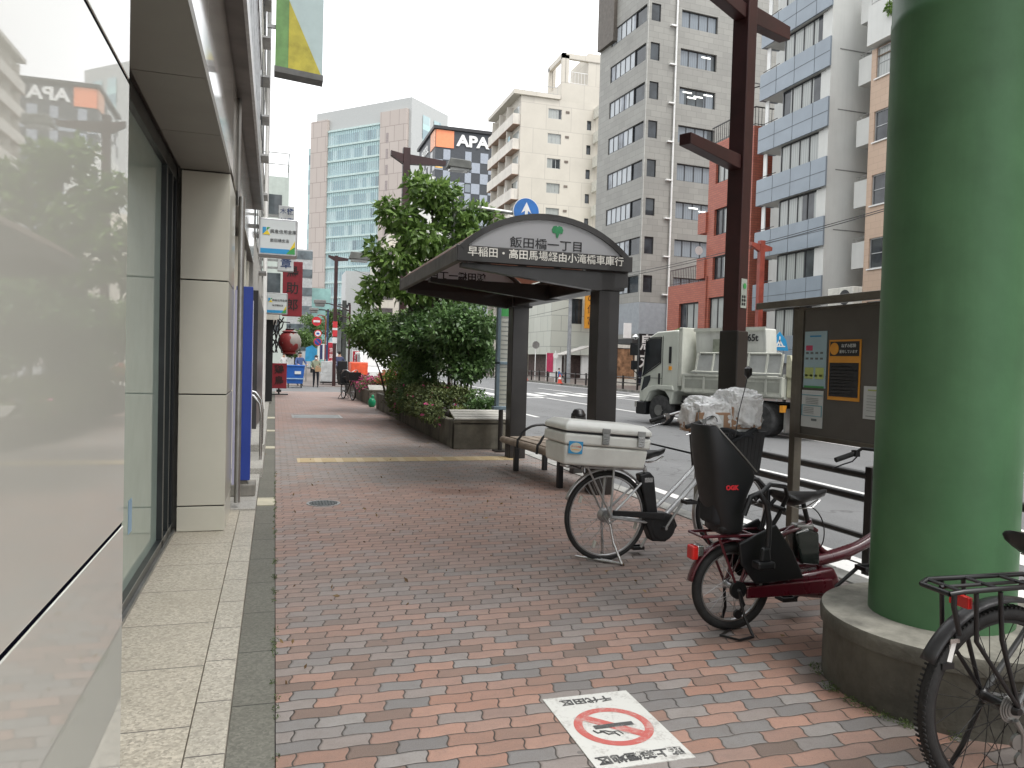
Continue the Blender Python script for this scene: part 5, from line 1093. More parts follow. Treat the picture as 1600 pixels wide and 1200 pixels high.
text('ダイワ冷蔵', .016, M['red'], cb, (-.26, -.219, .136), (1, 0, 0), (0, 0, 1), .0008) ; b = MB(); b.box(-.29, -.23, -.2188, -.2178, .112, .117); b.build('sticker_line', M['orange'], cb)
b = MB(); b.box(.35, .385, -.05, -.01, .19, .225); b.box(.35, .385, .03, .07, .19, .225); b.box(.35, .37, -.15, .15, .1, .12); b.build('hinge_knob', M['black'], cb, bevel=.006)
b = MB(); b.tube([(-.2, -.216, .0), (-.2, -.2, -.02), (-.2, .2, -.02), (-.2, .216, .0)], .006, 6); b.build('strap', M['black'], cb)
# packages in the basket
def crumple(name, c, r, mt_, par, seed, amp=.12, cut=None):
    me = bpy.data.meshes.new(name); import bmesh
    bm_ = bmesh.new(); bmesh.ops.create_icosphere(bm_, subdivisions=5, radius=1)
    from mathutils import noise as NZ
    for v in bm_.verts:
        d = v.co.normalized(); q = Vector([math.copysign(abs(k)**.62, k) for k in d]); n1 = NZ.noise(d*2.2+Vector((seed,)*3)); n2 = abs(NZ.noise(d*5.5+Vector((seed*2,)*3))); n3 = abs(NZ.noise(Vector((d.x*9, d.y*9, d.z*3))+Vector((seed,)*3)))
        s = 1+amp*n1*1.3-amp*n2*1.0-amp*.5*n3; v.co = Vector((q.x*r[0], q.y*r[1], q.z*r[2]))*s
    bm_.to_mesh(me); bm_.free(); me.materials.append(mt_); me.polygons.foreach_set('use_smooth', [True]*len(me.polygons)); me.set_sharp_from_angle(angle=R_(32)); o = bpy.data.objects.new(name, me); sc.collection.objects.link(o); o.location = c
    if par is not None: o.parent = par
    return o
def film():
    m, nt, b = base_mat('clear_plastic_bag'); x, y, z, vec = xyz(nt); b.inputs['Base Color'].default_value = (.93, .94, .95, 1); b.inputs['Roughness'].default_value = .25
    n1 = noise(nt, vec, 14, 4, .6); bump(nt, b, n1, .9, .02)
    tp = nt.nodes.new('ShaderNodeBsdfTransparent'); mx = nt.nodes.new('ShaderNodeMixShader'); nt.links.new(n1.step(.35, .7).v, mx.inputs[0]); f_ = n1.step(.30, .72)*.35+.62; nt.links.new(f_.v, mx.inputs[0])
    nt.links.new(tp.outputs[0], mx.inputs[1]); nt.links.new(b.outputs[0], mx.inputs[2]); nt.links.new(mx.outputs[0], nt.nodes['Material Output'].inputs[0]); return m
FB = film(); CB = mat('cardboard', (.36, .22, .135), .8, var=.1, scale=5)
for (lx, lz, dx, dz, rx, lab) in ((.85, 1.09, .16, .12, (.20, .17, .145), 'left crumpled clear plastic bag with a carton on the bicycle basket'), (1.12, 1.12, .14, .13, (.185, .19, .19), 'right crumpled clear plastic bag with a taller carton on the bicycle basket')):
    tb = thing('wrapped_parcel', lab, 'parcel', (2.44+lx, 5.36+.02, lz), R_(1.5), 'wrapped parcels in the basket')
    b = MB(); b.box(-dx, dx, -.15, .13, -.10, .06 if lx < 1 else .08); cbx = b.build('carton', CB, tb, bevel=.006); b = MB(); b.box(-.01, .06, -.1525, -.15, -.08, .04); b.build('address_label', M['paper'], cbx)
    b = MB(); b.box(-dx-.002, dx+.002, -.02, .02, .0605 if lx < 1 else .0805, .0625 if lx < 1 else .0825); b.build('tape', mat('tape', (.45, .33, .2), .3), cbx)
    crumple('plastic_bag', (0, 0, .03), rx, FB, tb, 3 if lx < 1 else 8, .15)

# ---- wine red child-seat bicycle ----
rb_ = thing('bicycle', 'wine red small-wheel bicycle with black rear child seat next to the pillar', 'bicycle', (2.52, 3.79, 0), R_(-1)); WN = M['wine']
wheel(rb_, 'rear_wheel', 0, .25, .052, spokes=24, axle_w=.06); wheel(rb_, 'front_wheel', 1.30, .25, .052, spokes=24)
o = fender(rb_, 0, .282, WN, 25, 170, .058); o.location.z = .25; o = fender(rb_, 1.30, .282, WN, 40, 200, .058); o.location.z = .25
for s_ in (-1, 1): T(rb_, [(0, s_*.062, .25), (.2, s_*.055, .235), (.56, s_*.03, .25)], .014, 'chain_stay', WN); T(rb_, [(0, s_*.065, .25), (.12, s_*.05, .44), (.25, s_*.04, .53), (.50, s_*.02, .60)], .010, 'seat_stay', WN)
T(rb_, [(.62, 0, .25), (.50, 0, .62)], .019, 'seat_tube', WN); T(rb_, [(.50, 0, .60), (.455, 0, .74)], .014, 'seat_post', M['blackm'])
T(rb_, bez((.28, 0, .48), (.4, 0, .62), (.48, 0, .60), (.56, 0, .55)), .015, 'frame_arch', WN)
b = MB(); pts = bez((.26, 0, .335), (.55, 0, .40), (.88, 0, .34), (1.17, 0, .66), 14); b.tube(pts, [.036]*3+[.038]*6+[.034]*6, 14); b.build('main_tube', WN, rb_, smooth=60)
T(rb_, bez((.50, 0, .60), (.56, 0, .42), (.64, 0, .39), (.80, 0, .385)), .018, 'brace_tube', WN)
b = MB(); b.prism([(.34, -.05, .30), (.66, -.05, .34), (.72, -.05, .24), (.62, -.05, .15), (.34, -.05, .19)], (0, .1, 0)); b.build('motor_cover', WN, rb_, bevel=.02, seg=3, smooth=40)
b = MB(); b.prism([(.05, -.085, .265), (.62, -.085, .285), (.64, -.085, .20), (.05, -.085, .20)], (0, .018, 0)); b.build('chain_case', WN, rb_, bevel=.006)
b = MB(); b.prism([(.43, -.05, .37), (.56, -.05, .355), (.545, -.05, .55), (.47, -.05, .58), (.38, -.05, .555)], (0, .1, 0)); bt = b.build('battery', mat('smoked_battery', (.02, .028, .026), .15, var=.3, coat=.6), rb_, bevel=.015, seg=3); b = MB(); b.box(.40, .52, -.035, .035, .56, .60); b.build('battery_handle', M['steel'], bt, bevel=.012)
b = MB(); b.tube([(.64, -.085, .235), (.78, -.1, .35)], .011, 8); b.tube([(.64, .085, .235), (.50, .1, .12)], .011, 8); b.build('crank', M['blackm'], rb_); pedal(rb_, .80, -.15, .36, M['black']); pedal(rb_, .48, .15, .11, M['black'])
saddle(rb_, .45, .785, .33, .23)
T(rb_, [(1.20, 0, .52), (1.15, 0, .80)], .022, 'head_tube', WN)
for s_ in (-.05, .05): T(rb_, [(1.20, s_, .52), (1.27, s_, .36), (1.30, s_, .25)], .013, 'fork_blade', WN)
handlebar(rb_, 1.16, .975, M['blackm'], .27, .22)
b = MB()
for s_ in (-.075, .075): b.tube([(-.24, s_, .56), (.22, s_, .56)], .009, 8); b.tube([(0, s_*.9, .25), (-.14, s_, .56)], .008, 8); b.tube([(0, s_*.9, .25), (.1, s_, .56)], .008, 8)
for x in (-.24, -.08, .08, .2): b.tube([(x, -.075, .56), (x, .075, .56)], .008, 8)
b.build('rear_rack', WN, rb_, smooth=50)
b = MB(); b.box(-.275, -.235, -.035, .035, .42, .50); tl_ = b.build('tail_light', M['red'], rb_, bevel=.01); b = MB(); b.box(-.24, -.20, -.03, .03, .44, .50); b.build('light_housing', M['chrome'], tl_, bevel=.006)
b = MB()
for s_ in (-1, 1): b.tube([(.0, s_*.075, .24), (.03, s_*.10, .1), (.05, s_*.16, .012)], .009, 8)
b.tube([(.05, -.16, .012), (-.06, -.19, .012), (-.12, -.1, .012), (.02, .0, .012), (-.02, .16, .012), (.05, .16, .012)], .0075, 8); b.build('kickstand', M['blackm'], rb_, smooth=50)
b = MB(); b.lathe((0, -.07, .25), [(.05, -.01), (.05, .01)], 18, 'y'); b.tube([(0, -.085, .25), (.03, -.09, .17), (-.01, -.09, .12)], .008, 6); b.lathe((-.01, -.09, .12), [(.025, -.008), (.025, .008)], 12, 'y'); b.build('derailleur', M['blackm'], rb_, smooth=40)
# child seat: deep shell (back, headrest wings, bucket), foot wells and grab bar
rows = [(.575, .095, -.13, -.005), (.66, .105, -.155, .0), (.78, .112, -.185, .0), (.86, .118, -.20, .045), (.92, .122, -.21, .06), (1.0, .124, -.225, -.02), (1.08, .120, -.238, -.10), (1.15, .112, -.248, -.17), (1.185, .10, -.25, -.20)]
cs = MB(); vs = []
for z, w_, xb, xf in rows:
    r_ = .045; xm = xb+r_+(xf-xb-r_)*.5
    for x, y in ((xf, -w_), (xm, -w_-.006), (xb+r_, -w_), (xb+r_*.3, -w_+r_*.3), (xb, -w_+r_), (xb-.006, 0), (xb, w_-r_), (xb+r_*.3, w_-r_*.3), (xb+r_, w_), (xm, w_+.006), (xf, w_)): vs.append((x, y, z))
cs.add(vs, [(i*11+j+1, i*11+j, (i+1)*11+j, (i+1)*11+j+1) for i in range(8) for j in range(10)])
so_ = cs.build('child_seat_shell', M['black'], rb_, smooth=70); sm = so_.modifiers.new('t', 'SOLIDIFY'); sm.thickness = .016; sm.offset = 0; sb_ = so_.modifiers.new('s', 'SUBSURF'); sb_.levels = 1; sb_.render_levels = 2
b = MB(); b.tube([(-.235, -.108, 1.19), (-.20, -.110, 1.185), (-.165, -.118, 1.145), (-.10, -.126, 1.08), (-.02, -.130, 1.0), (.055, -.128, .925)], .004, 8); b.build('edge_highlight', M['steel'], so_, smooth=60)  # highlight along the shell's upper edge, built as a thin bright tube
text('OGK', .034, mat('red_print', (.55, .02, .03), .5), so_, (-.10, -.131, .84), (1, 0, 0), (0, 0, 1), .003, bold=.002)
b = MB(); b.box(-.14, .01, -.10, .10, .57, .64); b.build('seat_bucket', M['black'], rb_, bevel=.03, seg=3, smooth=40)
b = MB(); b.box(-.18, -.10, -.09, .09, .62, 1.10); b.build('seat_cushion', mat('black_cushion', (.016, .017, .02), .85), rb_, bevel=.03, seg=3, smooth=40)
for s_ in (-1, 1):
    b = MB(); q = s_*.19; b.tube([(-.06, q, .70), (-.02, q, .80), (.03, q, .82), (.08, q*1.02, .76), (.10, q*1.02, .66), (.10, q*1.02, .55), (.085, q*1.02, .42)], .016, 10); b.build('leg_guard', M['black'], rb_, smooth=70)
    b = MB(); b.box(.02, .13, q-.035*s_, q+.04*s_, .40, .445); b.prism([(.04, q, .44), (.11, q, .44), (.10, q, .52), (.05, q, .52)], (0, .03*s_, 0)); b.build('foot_well', M['black'], rb_, bevel=.012)
    b = MB(); b.prism([(-.02, s_*.075, .52), (.22, s_*.075, .62), (.34, s_*.075, .46), (.42, s_*.075, .30), (.10, s_*.075, .28), (.0, s_*.075, .40)], (0, s_*.02, 0)); b.build('wheel_guard', M['black'], rb_, bevel=.01)
b = MB(); b.tube([(.02, -.17, .78), (.12, -.16, .86), (.24, -.13, .84), (.285, -.09, .78), (.26, -.05, .66), (.20, -.04, .56)], .013, 8); b.tube([(.02, .17, .78), (.12, .16, .86), (.24, .13, .84), (.285, .09, .78), (.26, .05, .66), (.20, .04, .56)], .013, 8); b.tube([(.25, -.12, .71), (.25, .12, .71)], .011, 8); b.tube([(.15, -.05, .58), (.17, -.06, .70), (.22, -.07, .76)], .011, 8)
b.build('grab_bar', M['black'], rb_, smooth=70)
cables(rb_, [bez((.95, -.27, .95), (1.1, -.3, 1.1), (1.3, -.1, 1.0), (1.17, 0, .7)), bez((.5, -.02, .7), (.58, -.06, .66), (.6, -.05, .5), (.56, -.03, .45))])
basket(rb_, 1.22, 1.55, .17, .68, .9, M['black'], .05)

# ---- black bicycle at the right edge ----
kb = thing('bicycle', 'black bicycle with knobbly tyre, rear carrier and red reflector in front of the pillar', 'bicycle', (2.47, 2.05, 0), R_(-1)); BM = M['blackm']
wheel(kb, 'rear_wheel', 0, .345, .052, dark=True, spokes=32, axle_w=.065); wheel(kb, 'front_wheel', 1.08, .345, .052, dark=True, spokes=32)
o = fender(kb, 0, .378, mat('matte_fender', (.035, .035, .037), .38, .2, .2, 8), 35, 152, .062); o.location.z = .345; o = fender(kb, 1.08, .378, M['blackm'], 60, 190, .06); o.location.z = .345
GM = mat('gunmetal_frame', (.16, .165, .165), .35, .5, .1, 6)
for s_ in (-1, 1): T(kb, [(0, s_*.065, .345), (.2, s_*.055, .31), (.43, s_*.03, .29)], .012, 'chain_stay', GM); T(kb, [(0, s_*.065, .345), (.15, s_*.05, .55), (.30, s_*.02, .80)], .010, 'seat_stay', GM)
T(kb, [(.43, 0, .29), (.28, 0, .82)], .017, 'seat_tube', GM); T(kb, [(.29, 0, .80), (.255, 0, .92)], .013, 'seat_post', BM); T(kb, [(.43, 0, .29), (.90, 0, .72)], .022, 'down_tube', GM); T(kb, [(.33, 0, .66), (.88, 0, .82)], .018, 'top_tube', GM)
T(kb, [(.92, 0, .66), (.86, 0, .88)], .021, 'head_tube', GM)
for s_ in (-.055, .055): T(kb, [(.93, s_, .64), (1.03, s_, .45), (1.08, s_, .345)], .013, 'fork_blade', GM)
handlebar(kb, .84, 1.02, BM, .29, .12); saddle(kb, .20, .935, .28, .17)
b = MB()
for s_ in (-.075, .075):
    b.tube([(-.30, s_*.8, .765), (-.26, s_, .775), (.16, s_*.9, .775), (.24, s_*.4, .76)], .0095, 8); b.tube([(0.0, s_*1.02, .36), (-.085, s_, .60), (-.10, s_, .765)], .008, 8); b.tube([(0.0, s_*1.02, .36), (-.19, s_*.95, .60), (-.20, s_*.95, .765)], .008, 8)
b.tube([(-.30, -.06, .765), (-.30, .06, .765)], .0095, 8)
for x in (-.26, -.1, .05, .18): b.tube([(x, -.07, .775), (x, .07, .775)], .007, 6)
b.tube([(-.28, 0, .77), (.2, 0, .77)], .007, 6); b.tube([(-.27, -.05, .765), (-.275, -.055, .72), (-.24, -.05, .62)], .009, 8); b.build('rear_carrier', BM, kb, smooth=50)
b = MB(); b.box(-.215, -.195, -.055, .025, .705, .745); b.build('reflector', M['red'], kb, bevel=.003)
b = MB(); b.prism([(-.262, -.025, .52), (-.245, -.025, .585), (-.225, -.025, .58), (-.242, -.025, .515)], (0, .05, 0)); b.build('mudflap_plate', M['white'], kb); b = MB(); b.box(-.285, -.235, -.03, .03, .495, .515); b.build('mudflap_clip', BM, kb); b = MB(); b.box(-.26, -.22, -.034, .034, .585, .60); b.build('mudflap_band', M['chrome'], kb)
b = MB()
for r_, y in ((.052, -.052), (.045, -.056), (.038, -.06), (.03, -.064)): b.lathe((0, y, .345), [(r_, -.0015), (r_, .0015)], 20, 'y')
b.lathe((.01, -.07, .235), [(.028, -.006), (.028, .006)], 12, 'y'); b.lathe((.03, -.07, .17), [(.026, -.006), (.026, .006)], 12, 'y'); b.tube([(0, -.07, .31), (.03, -.075, .26), (.035, -.07, .17)], .01, 8); b.build('gear_cassette', M['steel'], kb, smooth=40)
b = MB(); b.tube([(.02, -.06, .26), (.2, -.06, .20), (.42, -.06, .20)], .004, 4); b.tube([(.0, -.06, .40), (.43, -.06, .37)], .004, 4); b.build('chain', BM, kb)
b = MB(); b.lathe((.43, -.06, .29), [(.09, -.004), (.09, .004)], 26, 'y'); b.tube([(.43, -.08, .29), (.30, -.09, .19)], .012, 8); b.build('crank', M['alu'], kb); pedal(kb, .28, -.14, .18, BM)
b = MB(); b.tube([(.02, .075, .33), (-.04, .1, .15), (-.08, .14, .012)], .009, 8); b.build('kickstand', BM, kb)
# ---- distant dark bicycle with two baskets ----
db = thing('bicycle', 'dark bicycle with child seat and black front basket standing beside the second planter', 'bicycle', (2.38, 28.2, 0), R_(-78))
wheel(db, 'rear_wheel', 0, .30, .045, spokes=16); wheel(db, 'front_wheel', 1.12, .30, .045, spokes=16)
T(db, [(0, 0, .3), (.45, 0, .28), (.9, 0, .7), (.86, 0, .95)], .025, 'frame', M['blackm']); T(db, [(.45, 0, .28), (.32, 0, .75)], .02, 'seat_tube', M['blackm']); T(db, [(.9, .05, .65), (1.12, .05, .3)], .014, 'fork_blade', M['blackm'])
saddle(db, .3, .8, .26, .2); handlebar(db, .85, 1.02, M['alu'], .27, .2); basket(db, .9, 1.3, .22, .7, .98, M['black'], .04, True)
b = MB(); b.box(-.25, -.15, -.17, .17, .55, 1.36); b.box(-.15, .12, -.17, -.14, .55, 1.0); b.box(-.15, .12, .14, .17, .55, 1.0); b.box(-.2, .15, -.16, .16, .5, .56); b.build('child_seat', M['black'], db, bevel=.02)
b = MB(); b.tube([(0, -.2, .02), (0, .2, .02)], .012, 6); b.tube([(0, 0, .3), (.0, -.2, .02)], .01, 6); b.tube([(0, 0, .3), (0, .2, .02)], .01, 6); b.build('kickstand', M['blackm'], db)

# =============== buildings across the road ===============
# building-local frame: x along the front towards +X, y back (+Y), origin at the corner nearest the road on the side facing the camera
def facade(mb, O, U, W_, H0, H1, wins, depth=.22, mi=0, N=None):
    """wall sheet with real openings and reveals; O origin, U unit direction, N outward normal"""
    O, U = Vector(O), Vector(U); N = Vector(N)
    us = sorted({0, W_}|{u for w_ in wins for u in (w_[0], w_[2])}); vs = sorted({H0, H1}|{v for w_ in wins for v in (w_[1], w_[3])})
    P = lambda u, v, d=0: tuple(O+U*u+Vector((0, 0, v))-N*d)
    flip = U.cross(Vector((0, 0, 1))).dot(N) < 0
    def q(a, b_, c, d): mb.add([a, b_, c, d], [(3, 2, 1, 0) if flip else (0, 1, 2, 3)], mi)
    for i in range(len(us)-1):
        for j in range(len(vs)-1):
            cu, cv = (us[i]+us[i+1])/2, (vs[j]+vs[j+1])/2
            if any(w_[0] < cu < w_[2] and w_[1] < cv < w_[3] for w_ in wins): continue
            q(P(us[i], vs[j]), P(us[i+1], vs[j]), P(us[i+1], vs[j+1]), P(us[i], vs[j+1]))
    for (a, b_, c, d) in wins:
        q(P(a, b_), P(a, b_, depth), P(a, d, depth), P(a, d)); q(P(c, d), P(c, d, depth), P(c, b_, depth), P(c, b_))
        q(P(a, b_, depth), P(a, b_), P(c, b_), P(c, b_, depth)); q(P(a, d), P(a, d, depth), P(c, d, depth), P(c, d))
def window(par, O, U, N, w_, depth, nm, fm, gm, fw=.05, rails=0, sill=None):
    O, U, N = Vector(O), Vector(U), Vector(N); a, b_, c, d = w_; b = MB(); Z = Vector((0, 0, 1)); F0 = O-N*depth
    def bar(u0, u1, v0, v1, t_=.05, pr=.0): b.obox(F0+U*u0+Z*v0, U*(u1-u0), Z*(v1-v0), N*(t_+pr))
    bar(a, c, b_, b_+fw); bar(a, c, d-fw, d); bar(a, a+fw, b_+fw, d-fw); bar(c-fw, c, b_+fw, d-fw)
    for k in range(1, nm): u = a+(c-a)*k/nm; bar(u-fw/2, u+fw/2, b_+fw, d-fw, .045)
    for k in range(rails): v = b_+(d-b_)*(k+1)/(rails+1); bar(a+fw, c-fw, v-fw/3, v+fw/3, .04)
    f = b.build('window', fm, par)
    b = MB(); b.obox(F0+U*(a+fw)+Z*(b_+fw)-N*.02, U*(c-a-2*fw), Z*(d-b_-2*fw), N*.03); b.build('pane', gm, f)
    if sill: b = MB(); b.obox(O+U*(a-.05)+Z*(b_-.06)-N*.02, U*(c-a+.1), Z*.055, N*.1); b.build('sill', sill, f)
    return f
gd = glass('dark_glass', (.035, .042, .048), .03); gc = glass('curtained_glass', (.05, .055, .06), .04, curtain=(.42, .44, .42)); go_ = glass('office_glass', (.05, .06, .065), .03, curtain=(.22, .25, .28)); frd = mat('dark_bronze_frame', (.03, .03, .032), .4, .3); frw = mat('alu_frame', (.4, .41, .41), .4, .4)
lit = emit('strip_light', (1., 1., .93), 1.4)
# ---- grey office block, turned 4.4 degrees ----
gb = thing('office_building', 'tall grey tiled office building with ribbon windows round its corner', 'building', (26.2, 52.74, 0), R_(4.4))
gt = tiles('grey_wall_tiles', (.245, .24, .22), (.285, .28, .255), .9, .45, (.16, .155, .145), jw=.012, stain=.35)
H = 31.5; D = 7.6; WW = 13.5; X_, Y_, Z_ = Vector((1, 0, 0)), Vector((0, 1, 0)), Vector((0, 0, 1))
fw_, sw_ = [], []
for k in range(-1, 9):
    z0, z1 = 24.45-2.9*k, 25.75-2.9*k
    if z0 < 5.5: continue
    if z0 > H-1.5: continue
    if z0 > 6: fw_.append((2.9, z0, 6.2, z1))
    fw_.append((.0001, z0, 1.05, z1)); sw_.append((0.0001, z0, 5.75, z1))
fw_ = [w_ for w_ in fw_]
b = MB(); facade(b, (0, 0, 0), X_, WW, 6.3, H, [w_ for w_ in fw_ if w_[0] > 1]+[(0, w_[1], 1.05, w_[3]) for w_ in fw_ if w_[0] < 1], .25, 0, -Y_)
facade(b, (0, 0, 0), Y_, D, 3.3, H, [(0, w_[1], 5.75, w_[3]) for w_ in sw_], .25, 0, -X_)
b.quad((WW, 0, 0), (WW, D*1.6, 0), (WW, D*1.6, H), (WW, 0, H)); b.quad((0, D, 3.3), (0, D, H), (WW, D, H), (WW, D, 3.3)); b.quad((0, 0, H), (WW, 0, H), (WW, D, H), (0, D, H)); b.build('wall', gt, gb)
b = MB(); b.box(.26, WW-.3, .26, D-.3, 0, 3.25); b.box(1.1, WW, .02, .3, 0, 6.3); b.build('ground_floor', mat('dark_tile', (.06, .06, .062), .35, var=.3), gb)
b = MB(); b.box(-.0, 3.9, -.03, .25, 3.9, 6.28); b.box(-.03, .0, -.03, 6.5, 3.9, 6.28) ; b.build('fascia', mat('blue_grey_cladding', (.27, .29, .31), .5, var=.08), gb)
b = MB(); b.box(-.05, 3.6, -.6, .2, 3.1, 3.6); b.box(-.7, 0, -.3, 6, 3.1, 3.5); b.build('canopy', mat('dark_canopy', (.03, .03, .03), .5), gb)
for w_ in fw_:
    if w_[0] > 1: window(gb, (0, 0, 0), X_, -Y_, w_, .22, 4, frd, go_, .06)
    else: window(gb, (0, 0, 0), X_, -Y_, (.06, w_[1], 1.05, w_[3]), .12, 1, frd, gd, .05)
for w_ in sw_: window(gb, (0, 0, 0), Y_, -X_, (.06, w_[1], 1.9, w_[3]), .16, 1, frd, gd, .05); window(gb, (0, 0, 0), Y_, -X_, (1.9, w_[1], 5.75, w_[3]), .10, 5, frd, glass('pale_ribbon_glass', (.22, .24, .27), .08, curtain=(.45, .48, .50)) if 'prg' not in MC else MC['prg'], .07); MC['prg'] = bpy.data.materials['pale_ribbon_glass']
for i, (zz, u) in enumerate(((21.55+.95, 3.3), (21.55+.75, 4.3), (21.55+1.0, 5.2), (21.55+.6, 3.7), (24.45+.95, 4.9), (12.85+.9, 4.2), (12.85+.7, 5.1))):
    b = MB(); b.box(u, u+.8, -.0+.12, .14, zz, zz+.08) ; b.build('ceiling_light', lit, gb)
b = MB(); b.tube([(2.42, -.12, 0), (2.42, -.12, H)], .07, 8)
for k in range(8): b.box(1.9, 2.45, -.2, .02, 27.2-2.9*k, 27.3-2.9*k)
b.build('downpipe', M['white'], gb); b = MB(); b.box(-.02, .02, -.02, .02, 6.3, H); b.build('corner_trim', mat('pale_trim', (.45, .45, .42), .6), gb)
b = MB(); b.box(-.3, .2, 4.9, D, 27.6, H+1.5); b.build('stair_core', mat('brown_dark_wall', (.10, .085, .07), .6), gb)
# ---- red brick building ----
rb2 = thing('brick_building', 'orange-red brick building with a lower wing and roof railing', 'building', (26.2, 38.75, 0)); rbk = tiles('red_wall_brick', (.40, .115, .07), (.33, .085, .055), .42, .14, (.16, .07, .05), jw=.014, stain=.2)
o_ = (0, 0, 0); D1, D2 = 4.75, 9.6
sw_ = [(1.9, 13.0, 3.95, 14.7), (1.9, 9.75, 3.95, 11.4), (1.9, 7.0, 3.95, 8.45), (1.75, 3.2, 4.3, 5.9), (5.5, 3.2, 8., 5.75)]
b = MB(); facade(b, o_, Y_, D1, 0, 15.55, sw_[:4], .25, 0, -X_); facade(b, (0, D1+.002, 0), Y_, D2-D1, 0, 7.05, [(a-D1, c, e-D1, f) for a, c, e, f in sw_[4:]], .25, 0, -X_)
b.quad((0, 0, 0), (8, 0, 0), (8, 0, 15.55), (0, 0, 15.55)); b.quad((0, 0, 15.55), (8, 0, 15.55), (8, D1, 15.55), (0, D1, 15.55)); b.quad((0, D1, 0), (0, D1, 15.55), (8, D1, 15.55), (8, D1, 0)); b.quad((0, D1, 7.05), (8, D1, 7.05), (8, D2, 7.05), (0, D2, 7.05)); b.quad((0, D2, 0), (0, D2, 7.05), (8, D2, 7.05), (8, D2, 0)); b.build('wall', rbk, rb2)
for w_ in sw_: window(rb2, o_, Y_, -X_, w_, .2, 3, frd, gc, .09, 0)
b = MB()
for zz in (10.6, 7.2+.5): b.box(-.12, .7, D1, D1+.95, zz-.5, zz+.8)
b.build('balcony', rbk, rb2)
def railing(par, pts, h, m, step=.22, name='railing'):
    b = MB()
    for i in range(len(pts)-1):
        p, q = Vector(pts[i]), Vector(pts[i+1]); n = max(1, int((q-p).length/step)); b.beam(p+Z_*h, q+Z_*h, .06); b.beam(p+Z_*.12, q+Z_*.12, .04)
        for k in range(n+1): a = p.lerp(q, k/n); b.beam(a, a+Z_*h, .025, up=(1, 0, 0))
    return b.build(name, m, par)
railing(rb2, [(.1, D1-.1, 15.55), (.1, .1, 15.55), (7, .1, 15.55)], 1.1, frd); railing(rb2, [(.1, D2-.1, 7.05), (.1, D1+.1, 7.05)], 1.1, M['maroon'])
b = MB(); b.lathe((-.25, D1+.6, 9.0), [(.01, 0), (.2, .05), (.28, .12)], 14, 'y'); b.build('satellite_dish', M['white'], rb2)
b = MB(); b.tube([(-.06, D1-.2, 0), (-.06, D1-.2, 7.3)], .05, 8); b.build('downpipe', rbk, rb2)
# ---- white apartment block with blue-grey balcony bands ----
wb_ = thing('apartment_building', 'white apartment block with blue-grey balcony bands and glazed balconies', 'building', (25.4, 31.45, 0)); wp = mat('white_render', (.58, .585, .56), .6, var=.05, scale=.6, stain=.14); bp_ = mat('blue_grey_panel', (.215, .255, .295), .35, .1, .07, .7, coat=.2)
H = 30
b = MB(); b.box(0, 10, -.0, .35, 0, H); b.build('end_wall', wp, wb_); b = MB()
for k in range(10): b.box(.5, 4.2, -.012, -.001, 2.55+2.91*k, 2.60+2.91*k)
b.build('joint', mat('grey_joint', (.22, .22, .21), .8), wb_)  # grey joint lines across the end wall
b = MB(); b.box(1.6, 10, .36, 6.6, 0, H); b.build('wall', wp, wb_)
for k in range(-1, 8):
    zt = 6.12+2.87*k; 
    b = MB(); b.box(-.2, -.1, -.15, 5.45, zt-1.42, zt); b.box(-.1, .9, 5.3, 5.45, zt-1.42, zt); b.build('balcony_band', bp_, wb_, bevel=.01)
    b = MB(); b.box(-.208, -.2005, -.15, 5.45, zt-.72, zt-.69)
    for u in (.95, 2.5, 4.0): b.box(-.208, -.2005, u, u+.025, zt-1.42, zt)
    b.build('band_joint', mat('dark_blue_joint', (.09, .105, .12), .6), wb_)
    b = MB(); b.box(-.09, 1.6, .36, 5.28, zt-1.4, zt-1.25); b.build('slab', wp, wb_)
    if k < 7:
        z0, z1 = zt+.02, zt+1.42; z1 = zt+2.87-1.45
        f = window(wb_, (0, .36, 0), Y_, -X_, (.35, z0-1.2, 3.35, z1), .12, 4, frd, gc, .055)
        b = MB(); b.box(0.02, .1, .36, .7, z0-1.2, z1); b.build('pilaster', wp, wb_); b = MB(); b.box(.12, 1.5, 3.72, 3.8, z0-1.2, z1); b.build('partition', frw, wb_)
        b = MB(); b.box(.1, .16, 5.0, 5.3, z0-1.2, z1); b.build('pilaster', M['white'], wb_)
        b = MB(); b.tube([(-.1, 3.9, zt+.12), (-.1, 5.3, zt+.12)], .02, 6); b.build('handrail', frd, wb_)
window(wb_, (1.62, .36, 0), Y_, -X_, (3.6, .2, 5, 2.2), .02, 2, frd, gd)
b = MB(); b.box(.0, 1.6, .36, 5.3, 0, 2.8); b.build('shopfront', mat('grey_shopfront', (.12, .125, .13), .4, var=.2), wb_)
b = MB(); b.box(1.9, 3.0, 2.9, 3.0, 22, 22.1); b.beam((.3, 5.2, 17.2), (-.3, 6.2, 17.1), .05); b.beam((.3, 5.2, 17.0), (-.4, 6.0, 17.4), .04); b.build('antenna', frd, wb_)
# ---- tan apartment block at the right ----
tb_ = thing('apartment_building', 'tan apartment block with white end balconies partly behind the green pillar', 'building', (26.2, 14, 0)); tn = tiles('tan_wall', (.50, .365, .27), (.47, .34, .25), .6, .3, (.38, .28, .21), jw=.01, stain=.15)
wl = [(u, 2.3+2.91*k-.0+.75, u+1.0, 2.3+2.91*k+2.35) for k in range(-1, 5) for u in (14.35, 11.3, 8.2)]
wl = [(a, c+.3, e, f+.1) for a, c, e, f in wl if c > 0]
b = MB(); facade(b, (0, 0, 0), Y_, 15.65, 0, 16.0, wl, .2, 0, -X_); b.quad((0, 15.65, 0), (0, 15.65, 16), (9, 15.65, 16), (9, 15.65, 0)); b.quad((0, 0, 16), (9, 0, 16), (9, 15.65, 16), (0, 15.65, 16)); b.quad((0, 0, 0), (9, 0, 0), (9, 0, 16), (0, 0, 16)); b.build('wall', tn, tb_)
